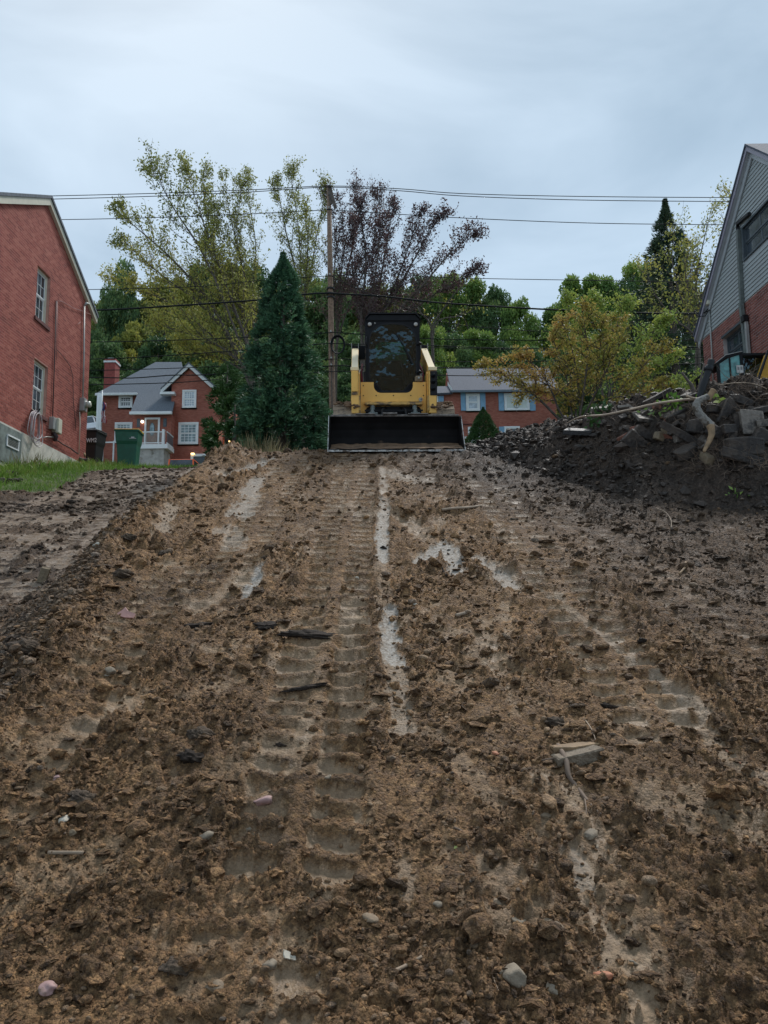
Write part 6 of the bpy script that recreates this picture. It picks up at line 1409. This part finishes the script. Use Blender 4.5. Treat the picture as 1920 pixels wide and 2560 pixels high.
def cp(x, y): return 1280+x/2.592, 880+y/2.592
G = 'broken slabs and blocks in the dirt bank'
BL = [
 ((870, 440), (.30, .22, .06), (35, 5, 10), M_slabl, 'light grey flat slab lying near the top middle of the dirt bank'),
 ((800, 600), (.38, .16, .24), (30, 38, 20), M_slabm, 'square block of old masonry leaning in the middle of the bank face'),
 ((870, 545), (.42, .16, .12), (20, 32, 5), M_slabm, 'tilted masonry block resting above the leaning square one'),
 ((1130, 560), (.72, .18, .11), (20, 33, -8), M_slabm, 'longest slab sloping down to the right left of the log'),
 ((1555, 480), (.36, .10, .38), (-12, 4, 5), M_slabl, 'upright squarish slab face near the right frame edge'),
 ((1458, 480), (.10, .12, .30), (-8, -2, 0), M_slabm, 'thin upright piece beside the squarish slab face'),
 ((1385, 410), (.22, .22, .48), (10, 28, 15), M_slabm, 'tall leaning slab just right of the bent log'),
 ((1510, 625), (.52, .30, .26), (8, 4, -12), M_slabm, 'large chunky block low on the right of the bank'),
 ((1050, 415), (.34, .2, .09), (25, -28, 10), M_slabm, 'grey wedge shaped slab left of the log top'),
 ((1145, 645), (.42, .24, .14), (15, -30, 20), M_slabm, 'rough slab tipped up to the right below the longest slab'),
 ((960, 565), (.18, .14, .13), (10, 20, 30), M_stoney, 'tan stone in the middle of the bank below the flat slab'),
 ((1015, 520), (.22, .14, .10), (20, -15, 30), M_stoney, 'small tan rock between the square block and the longest slab'),
 ((1560, 395), (.50, .24, .09), (15, -14, 5), M_slabm, 'flat slab capping the squarish slab near the right edge'),
 ((1640, 470), (.30, .2, .10), (10, -8, 0), M_slabl, 'pale slab cut by the right frame edge'),
 ((1625, 560), (.28, .22, .18), (10, 30, 0), M_slabm, 'rounded block at the right frame edge under the pale slab'),
 ((1500, 700), (.58, .24, .14), (8, 20, -5), M_slabm, 'long half buried slab lowest on the right of the bank'),
 ((1200, 500), (.30, .2, .22), (10, 10, 25), M_slabm, 'blocky stone tucked left of the log middle'),
 ((1340, 545), (.30, .2, .16), (20, 35, 10), M_slabm, 'angled stone just right of the snapped tan wood'),
 ((1400, 515), (.26, .2, .16), (0, -5, 10), M_slabm, 'dark block between the leaning slab and the tan wood'),
 ((1310, 385), (.20, .16, .12), (10, 5, 40), M_slabm, 'small grey block behind the log bend'),
 ((940, 300), (.50, .12, .07), (10, -28, 10), M_slabm, 'slab edge rising to the right on the skyline of the bank'),
 ((1150, 300), (.26, .2, .10), (15, -20, 30), M_slabm, 'dark slab on the skyline left of the black pipe'),
 ((1490, 330), (.34, .24, .12), (20, 20, 10), M_slabm, 'dark slab below the excavator cab'),
 ((780, 380), (.22, .16, .06), (30, 12, 40), M_slabl, 'small pale slab left of the flat light grey slab'),
 ((560, 380), (.26, .16, .06), (25, -5, 10), M_slabl, 'thin pale slab near the left green sprig'),
 ((890, 385), (.44, .14, .08), (20, -30, 10), M_slabm, 'dark sloping slab behind the flat light grey slab'),
]
for i, (c, s, r_, m, lab) in enumerate(BL): block('rubble_slab', *cp(*c), tuple(q*.84 for q in s), r_, m, lab, 'slab', 200+i, G, lift=.02)
o = block('dark_board', *cp(470, 540), (.55, .30, .07), (20, 8, -20), M_slabd, 'black overhanging board jutting from the left part of the bank', 'board', 301, lift=.05, jag=.07)
o = block('root_stump', *cp(700, 300), (.40, .22, .11), (10, -5, 20), M_slabd, 'black torn root lump on the skyline of the bank', 'stump', 302, lift=.04, jag=.2)
o = block('root_stump', *cp(775, 285), (.13, .12, .20), (10, 20, 20), M_slabd, 'small black stub standing up beside the root lump', 'stump', 303, lift=.05, jag=.2)
M_terra = mat('terracotta_shard', (.20, .075, .045), .8, var=.3, vs=9, dirt=((.06, .04, .03), .48, 9))
for i in range(26):                      # smaller indistinct fragments
    x, y = rnd.uniform(560, 1650), 0; y = rnd.uniform(330, 720) if x > 1000 else rnd.uniform(340, 560)
    block('rubble_fragment', *cp(x, y), (rnd.uniform(.08, .22), rnd.uniform(.08, .16), rnd.uniform(.04, .12)), (rnd.uniform(-30, 40), rnd.uniform(-40, 40), rnd.uniform(0, 180)), rnd.choice([M_slabm, M_slabm, M_slabl, M_stoney, M_terra]), 'small broken fragment half sunk in dirt among the larger slabs', 'rubble', 400+i, 'small fragments among the slabs', lift=.0, jag=.14)
# the bent log, the snapped wood, the black pipe
def stick(name, pts, r, m, label, cat, n=8, lift=.0, d=None, group=None, jit=.0):
    P = []
    for i, (x, y) in enumerate(pts):
        p = (hit(x, y) if d is None else at(x, y, d if not isinstance(d, (list, tuple)) else d[i])); P.append(p+Vector((rnd.uniform(-jit, jit), 0, lift+rnd.uniform(-jit, jit))))
    q = []
    for i in range(len(P)-1):
        for k in range(4):
            t = k/4; a0, a1, a2, a3 = P[max(i-1, 0)], P[i], P[i+1], P[min(i+2, len(P)-1)]; q.append(.5*((2*a1)+(a2-a0)*t+(2*a0-5*a1+4*a2-a3)*t*t+(3*a1-a0-3*a2+a3)*t**3))
    q.append(P[-1]); c = q[0].copy(); rs = r if isinstance(r, (list, tuple)) else [r, r*.6]
    rr_ = [rs[0]+(rs[-1]-rs[0])*i/(len(q)-1) for i in range(len(q))]; rr_ = [a*(1+.04*math.sin(i*1.9)) for i, a in enumerate(rr_)]
    o = MB().tube([p-c for p in q], rr_, n).build(name, m, None, True); o.location = c; return tag(o, label, cat, group)
M_birch = mat('peeled_log', (.23, .21, .185), .8, var=.35, vs=9, bump=.02, bs=25, dirt=((.085, .065, .045), .46, 9))
M_tan = mat('snapped_wood', (.23, .145, .075), .75, var=.3, vs=10, bump=.008, dirt=((.09, .06, .04), .56, 8))
M_twig = mat('twig', (.14, .095, .065), .8, var=.3); M_twigl = mat('pale_twig', (.26, .19, .13), .75, var=.25)
lg = hit(1778, 1065); ld = lg.y-.28
stick('bent_log', [(1770, 992), (1756, 998), (1745, 1004), (1741, 1018), (1750, 1036), (1764, 1052), (1778, 1066)], [.040, .056], M_birch, 'bent pale grey peeled log lying over the slabs', 'log', 12, d=ld)
stick('snapped_wood', [(1776, 1064), (1779, 1084), (1772, 1104), (1763, 1122), (1760, 1130)], [.048, .014], M_tan, 'tan snapped end of wood below the bent log', 'log', 9, d=[ld-.03, ld-.06, ld-.10, ld-.14, ld-.16])
stick('log_end', [(1784, 975), (1776, 988), (1768, 1000)], [.04, .04], M_tan, 'short brown log end behind the bent log', 'log', 10, d=ld+.25)
pp_ = stick('black_pipe', [(1779, 900), (1772, 925), (1758, 965), (1749, 998)], [.043, .043], M_blackp, 'black plastic pipe standing up from the top of the bank', 'pipe', 14, d=ld+.35)
c0 = pp_.location.copy(); a_, b_ = at(1774, 915, ld+.35)-c0, at(1770, 928, ld+.35)-c0; MB().tube([a_, b_], .052, 14).build('collar', M_blackp, pp_, True)
stick('long_branch', [cp(360, 460), cp(450, 420), cp(600, 408), cp(760, 375), cp(900, 342), cp(1050, 318), cp(1200, 303)], [.011, .018], M_twigl, 'long pale branch lying across the top of the bank', 'branch', 6, d=[hit(*cp(360, 460)).y-.1]+[ld+.1+.02*i for i in range(6)])
stick('thin_stick', [cp(690, 412), cp(800, 412), cp(905, 408)], [.01, .008], M_twig, 'straight thin stick just under the long pale branch', 'stick', 5, lift=.05)
stick('thin_stick', [cp(1245, 75), cp(1225, 170), cp(1205, 260)], [.010, .016], M_bark, 'thin dark upright stick left of the black pipe', 'stick', 6, d=ld+.6)
stick('dead_sapling', [cp(1100, 130), cp(1135, 180), cp(1165, 220), cp(1190, 300)], [.012, .03], M_bark, 'dark dead sapling left of the black pipe', 'stick', 6, d=ld+.8)
stick('thin_stick', [cp(1130, 285), cp(1175, 300), cp(1215, 303)], [.016, .012], M_twigl, 'short pale twig by the pipe foot', 'stick', 5, d=ld+.1)
stick('grass_stem', [cp(1335, 215), cp(1450, 200), cp(1560, 205), cp(1655, 240)], [.006, .005], M_twigl, 'thin stem arching in front of the excavator window', 'stem', 5, d=ld+.4)
# tangles of roots and twigs on the bank (nobody could count them)
tw = MB()
def twigs(n, x0, x1, y0, y1, L, rad):
    for _ in range(n):
        x, y = rnd.uniform(x0, x1), rnd.uniform(y0, y1); p = hit(*cp(x, y)); 
        if p.y > 14: continue
        dr = Vector((rnd.uniform(-1, 1), rnd.uniform(-.6, .2), rnd.uniform(-.35, .7))).normalized(); l = L*rnd.uniform(.4, 1.3); pts = [p+Vector((0, -.03, .02))]
        for k in range(4): dr = (dr+Vector((rnd.uniform(-.4, .4), rnd.uniform(-.3, .3), rnd.uniform(-.45, .35)))).normalized(); pts.append(pts[-1]+dr*l/4)
        tw.tube(pts, [rad*rnd.uniform(.6, 1.2)]*2+[rad*.7, rad*.5, rad*.3], 4, False)
twigs(130, 600, 1650, 230, 480, .30, .004); twigs(140, 1150, 1650, 620, 800, .28, .003); twigs(50, 350, 900, 560, 760, .2, .0025); twigs(50, 1350, 1659, 180, 330, .30, .005)
tag(tw.build('root_tangle', M_twig, None), 'tangle of pale roots and twigs over the bank', 'roots', kind='stuff')
def sprig(px, py, n, L, label, lm=None, tint=.4):
    c = Vector((px, py, 0)); p = hit(*cp(px, py)); C = rg.normal(size=(n, 3))*[.08, .05, .045]; o = link('green_sprig', leaves_mesh('green_sprig', C, L*(.6+.7*rg.random(n)), np.clip(tint+.12*rg.normal(size=n), 0, 1)), lm or LM['grass'])
    o.location = p+Vector((0, -.08, .06)); return tag(o, label, 'plant')
sprig(1050, 362, 46, .10, 'bright green leafy sprig on the bank left of the log', tint=.35)
sprig(590, 395, 40, .09, 'dark green leaves near the left end of the long branch', LM['cone'], .4)
sprig(530, 490, 30, .09, 'green leaves hanging over the black board', LM['cone'], .5)
sprig(935, 420, 14, .09, 'few grey-green leaves beside the light slab', LM['bright'], .3)
sprig(1338, 358, 8, .13, 'single broad green leaf cluster behind the bent log', LM['bright'], .6)
sprig(1455, 965, 10, .07, 'tiny pale green weed at the foot of the bank', LM['bright'], .5)
sprig(490, 350, 10, .08, 'pale torn leaves on the left skyline of the bank', LM['bright'], .4)

stick('fallen_wood', [(183, 1133), (198, 1136), (212, 1135)], [.07, .09], M_tan, 'broken brown log at the foot of the left house corner', 'log', 8, d=24.2)
stick('fallen_wood', [(196, 1146), (208, 1150), (222, 1149)], [.06, .05], M_bark, 'mossy dark log under the broken brown log', 'log', 8, d=23.8)

# ================================================================== THINGS LYING ON THE RAMP
IV4, IF4 = subdiv(IV3, IF3)
def clod(px, py, r, m, label, seed, flat=.6, name='soil_clod', cat='clod', group=None, st=1.35, rz=None):
    g = np.random.default_rng(seed); v = IV4.copy(); n_ = 0
    for f, a in ((1.6, .42), (3.3, .30), (7, .20), (14, .12)):
        n_ = n_+a*(vn(v[:, 0]*f+seed+v[:, 2]*f*.7, v[:, 1]*f+v[:, 2]*f*.9, seed+int(f))-.5)
    w_, c_ = worley(v[:, 0]*2.6+v[:, 2]*1.3+seed, v[:, 1]*2.6+v[:, 2]*1.9, seed); n_ = n_-.35*(w_-.4)
    v = v*(1+1.1*n_)[:, None]*[st, 1, flat]*r*.85; p = hit(px, py)
    o = link(name, npmesh(name, v, IF4, True), m); o.location = p+Vector((0, 0, r*flat*.15)); o.rotation_euler = (g.uniform(-.2, .2)+.2, g.uniform(-.2, .2), g.uniform(-.5, .5) if rz is None else rz); return tag(o, label, cat, group)
def stone(px, py, r, m, label, seed, flat=.6, name='loose_stone', cat='stone', group=None, stretch=1.3, sink=.25):
    g = np.random.default_rng(seed); v = IV3.copy(); nz = .16*(vn(v[:, 0]*2+seed, v[:, 1]*2+v[:, 2]*1.7, seed)-.5)*2+.05*(vn(v[:, 0]*6, v[:, 1]*6+v[:, 2]*5, seed)-.5)*2
    for k in range(5):
        nrm = g.normal(size=3); nrm /= np.linalg.norm(nrm); h = v@nrm; v = v-np.clip(h-.72, 0, None)[:, None]*nrm
    v = v*(1+nz)[:, None]*[stretch, 1, flat]*r; p = hit(px, py)
    o = link(name, npmesh(name, v, IF3, True), m); o.location = p+Vector((0, 0, r*flat*(1-2*sink)*.6)); o.rotation_euler = (g.uniform(-.3, .3)+.3, g.uniform(-.2, .2), g.uniform(0, 6)); return tag(o, label, cat, group)
M_st_tan = mat('stone_tan', (.21, .15, .095), .8, var=.25, vs=20, bump=.004, bs=120, dirt=((.10, .07, .04), .6, 20)); M_st_grey = mat('stone_grey', (.21, .165, .115), .75, var=.25, vs=20, bump=.003, bs=120, dirt=((.12, .085, .055), .55, 18))
M_st_pink = mat('stone_pink', (.36, .22, .20), .7, var=.2, vs=20, dirt=((.14, .095, .06), .52, 22)); M_st_white = mat('stone_white', (.46, .41, .33), .8, var=.2, dirt=((.25, .19, .12), .55, 30)); M_orange = mat('brick_bit', (.42, .17, .09), .75, var=.2)
M_clod = mat('dark_clod', (.055, .038, .026), .95, var=.5, vs=14, bump=.02, bs=60, alt=(.105, .07, .042)); M_barkp = mat('black_bark', (.028, .020, .015), .85, spec=.2, var=.4, vs=20, bump=.01)
M_edge = mat('dark_stone', (.06, .048, .04), .85, var=.4, vs=8, bump=.015)
# dry stone edge at the left frame side
for i, (x, y, s) in enumerate([(8, 1170, (.42, .3, .16)), (18, 1190, (.5, .3, .17)), (2, 1206, (.4, .3, .15)), (36, 1204, (.36, .25, .13)), (-14, 1182, (.4, .3, .2))]):
    clod(x, y, s[0]*.42, M_edge, ['dark topmost stone at the left frame edge by the grass', 'widest dark stone of the little heap by the grass', 'lowest dark stone at the left frame edge', 'dark stone set furthest right in the little heap', 'dark stone half cut by the left frame edge'][i], 500+i, flat=.55, name='edge_stone', cat='stone')
SL = [(1285, 2448, .050, M_st_grey, 'largest pale grey stone near the bottom right'), (1388, 2478, .030, M_st_grey, 'round grey stone right of the largest pale stone'), (1475, 1888, .022, M_st_grey, 'small round pebble below the concrete chunk'),
      (1360, 2045, .026, M_st_tan, 'flat tan stone under the long root'), (1475, 2088, .030, M_st_grey, 'rounded grey stone right of the root end'), (1378, 2320, .035, M_st_tan, 'brown stone above the largest pale stone'), (1408, 2318, .024, M_st_tan, 'small brown cube-like stone beside the brown stone'),
      (1300, 2305, .034, M_st_grey, 'pale stone left of the brown stone'), (1335, 2240, .024, M_st_tan, 'upright tan stone above the pale stone'), (1508, 2440, .030, M_orange, 'orange brown stone near the bottom right streak'), (1582, 2410, .024, M_st_grey, 'pale pebble on the light streak'),
      (1240, 2260, .022, M_st_tan, 'small tan stone left of the upright one'), (1095, 2265, .024, M_st_grey, 'whitish pointed pebble low in the centre'), (622, 2075, .028, M_st_grey, 'oval grey stone on the lower left dirt'), (515, 2095, .030, M_st_grey, 'flat greenish grey stone left of the oval one'),
      (180, 2085, .020, M_stoney, 'small tan stone in the lower left above the straight stick'), (270, 1770-80, .03, M_st_grey, 'pale flat stone on the left slope'), (672, 2420, .030, M_st_grey, 'dark grey stone left of the white shard'), (540, 2470, .030, M_st_tan, 'tan pebble pair stone near the bottom edge'),
      (240, 2128, .024, M_st_tan, 'small tan rock near the left side'), (160, 2050, .026, M_st_white, 'pale blue-white flat pebble at the left'), (660, 2008, .045, M_st_pink, 'pinkish flat stone in the lower left centre'), (118, 2475, .032, M_st_pink, 'pink stone near the bottom left corner'), (136, 1945, .022, M_st_pink, 'small pink chip at the left side'),
      (618, 1880, .010, M_orange, 'tiny orange pebble left of centre'), (1238, 1885, .016, M_orange, 'small orange pebble right of centre'), (820, 1955-8, .012, M_st_white, 'small white pebble in the centre'), (820, 1945, .020, M_st_grey, 'grey pebble beside the small white one'), (1038, 1513, .022, M_st_white, 'white pebble right of the pale centre strip'),
      (892, 1446, .022, M_st_white, 'white pebble left of the pale centre strip'), (245, 1365, .045, M_st_white, 'white stone on top of the left shoulder'), (275, 1680, .035, M_st_grey, 'pale grey stone low on the left slope'), (1500, 2120, .02, M_st_grey, 'grey pebble beside the lower right streak'), (925, 2300, .03, M_st_tan, 'tan stone at the lower centre')]
for i, (x, y, r_, m, lab) in enumerate(SL): stone(x, y, r_, m, lab, 600+i, group='stones lying on the ramp', stretch=rnd.uniform(1, 1.5), flat=rnd.uniform(.45, .8))
stone(958, 1371, .03, M_barkp, 'small black clod on the pale centre strip', 701, name='dark_clod', cat='clod'); stone(1122, 1378, .022, M_barkp, 'small black clod on the wide pale patch', 702, name='dark_clod', cat='clod')
CLD = [(300, 1440, .13, 'largest dark clod on the left shoulder'), (415, 1385, .08, 'dark clod above the largest shoulder clod'), (60, 1620, .11, 'dark clod at the left frame edge beside the gravel'), (320, 1345, .09, 'clod with grass roots on the shoulder crest'), (1610, 1605, .06, 'black lump on the right side of the ramp'), (1285, 1300, .05, 'dark lump high on the right of the ramp'),
       (440, 2420, .07, 'dark wet clod near the bottom left'), (500, 1840, .09, 'dark clod left of centre'), (480, 1895, .08, 'black crusted clod below the dark one'), (1390, 1810, .08, 'crumbly dark clod right of centre above the root'), (700, 1865, .05, 'black clod left of the centre tracks'), (210, 2000, .09, 'dark ridge clod at the left')]
for i, (x, y, r_, lab) in enumerate(CLD): clod(x, y, r_*.75, M_clod if i not in (4, 8, 10) else M_barkp, lab, 720+i, group='large dark clods on the ramp', flat=.6)
M_chunk = mat('dusty_concrete', (.19, .145, .10), .8, var=.2, vs=20, bump=.01, bs=90, dirt=((.11, .075, .045), .50, 16))
block('concrete_chunk', 1449, 1902, (.26, .13, .09), (8, -8, 14), M_chunk, 'grey concrete chunk lying on the right of the ramp', 'concrete chunk', 801, lift=.01)
block('rotten_wood', 1440, 1882, (.30, .07, .05), (5, -3, 8), M_tan, 'short rotten wood piece behind the concrete chunk', 'wood', 802, lift=.02)
clod(665, 1568, 0.087, M_barkp, 'black curled bark piece, left one of two near the track marks', 803, name='bark_piece', cat='bark', flat=0.42, st=1.50, rz=0.10)
clod(770, 1588, 0.074, M_barkp, 'longer black bark piece beside the track marks', 804, name='bark_piece', cat='bark', flat=0.42, st=3.15, rz=0.10)
clod(757, 1722, 0.043, M_barkp, 'black flat bark piece lying in the track marks', 805, name='bark_piece', cat='bark', flat=0.42, st=3.90, rz=0.10)
clod(484, 1566, 0.050, M_barkp, 'dark bark piece left of the track marks', 806, name='bark_piece', cat='bark', flat=0.42, st=3.41, rz=0.10)
clod(1518, 1884-120, 0.037, M_barkp, 'thin dark bark strip on the right of the ramp', 807, name='bark_piece', cat='bark', flat=0.42, st=2.80, rz=0.10)
block('white_shard', 725, 2402, (.040, .030, .006), (40, 15, 20), M_st_white, 'torn white shard near the bottom centre', 'shard', 808, lift=.02, jag=.2)
block('pink_tile', 318, 1545, (.13, .085, .012), (45, 15, -35), mat('pink_tile', (.36, .19, .16), .6), 'flat pinkish tile piece on the left slope', 'tile', 809, lift=.03, jag=.2)
block('leaning_slate', 106, 1456, (.10, .045, .22), (8, 18, 10), M_stoney, 'upright tan slate stuck in the left gravel slope', 'slate', 810, lift=.06, jag=.08)
stick('long_root', [(1395, 1870), (1415, 1905), (1422, 1945), (1445, 1975), (1462, 2000), (1480, 2020), (1500, 2040)], [.017, .006], M_twig, 'long brown root running down from the concrete chunk', 'root', 7, lift=.012, jit=.004)
stick('root_fiber', [(1462, 2000), (1466, 2030), (1463, 2052)], [.005, .002], M_twig, 'short root fiber branching off the long root', 'root', 4, lift=.008)
stick('root_fiber', [(1340, 1910), (1375, 1905), (1410, 1900)], [.006, .009], M_twig, 'root stub left of the concrete chunk', 'root', 5, lift=.015)
stick('thin_root', [(1460, 1800), (1480, 1830), (1492, 1865)], [.005, .003], M_twigl, 'thin root above the concrete chunk', 'root', 4, lift=.01)
stick('thin_root', [(1135, 2075), (1155, 2085), (1165, 2110), (1172, 2130)], [.006, .004], M_twig, 'thin forked root right of the pale seedling', 'root', 4, lift=.012)
stick('thin_root', [(1218, 2398), (1226, 2430), (1240, 2470), (1256, 2505)], [.003, .002], M_twigl, 'fine pale root near the bottom centre right', 'root', 4, lift=.012)
stick('thin_root', [(1815, 1880), (1835, 1900), (1852, 1914)], [.006, .004], M_orange, 'short orange root near the right frame edge', 'root', 4, lift=.012)
stick('thin_root', [(1640, 1278), (1665, 1290), (1678, 1310), (1678, 1330)], [.006, .005], M_twigl, 'curved pale stem below the bank', 'stem', 4, lift=.04)
stick('thin_root', [(1715, 1410), (1712, 1425), (1698, 1440)], [.014, .008], M_tan, 'short curved brown root on the right', 'root', 5, lift=.02)
stick('brown_stick', [(1105, 1281), (1140, 1277), (1175, 1275), (1205, 1270)], [.017, .013], M_twigl, 'brown stick lying across the upper ramp', 'stick', 6, lift=.03)
stick('brown_stick', [(1140, 1545), (1160, 1540), (1176, 1535)], [.015, .012], M_twigl, 'short tan stick right of the pale centre strip', 'stick', 6, lift=.02)
stick('brown_stick', [(978, 2440), (1020, 2420), (1055, 2400)], [.008, .007], M_twigl, 'tan stick lying near the bottom centre', 'stick', 6, lift=.012)
stick('brown_stick', [(120, 2143), (160, 2143), (208, 2143)], [.010, .009], M_twigl, 'straight stick in the lower left', 'stick', 6, lift=.02)
stick('dark_twig', [(1106, 1430), (1110, 1440), (1116, 1450)], [.008, .012], M_barkp, 'small black twig below the wide pale patch', 'twig', 5, lift=.04)
sd = hit(1140, 2125); s_ = thing('seedling', sd, 'pale yellow-green sprouting seedling lying on the dirt', 'seedling')
MB().tube([(0, 0, .02), (-.004, -.006, .012), (-.010, -.014, .006)], [.005, .006, .001], 6).build('shoot', mat('shoot_green', (.42, .45, .14), .5), s_, True)
MB().tube([(0, 0, .02), (.006, -.012, .010), (.008, -.026, .004)], [.006, .007, .001], 6).build('shoot', bpy.data.materials['shoot_green'], s_, True)
MB().tube([(0, 0, .018), (.003, .008, .026)], [.008, .004], 6).build('seed', M_twigl, s_, True)
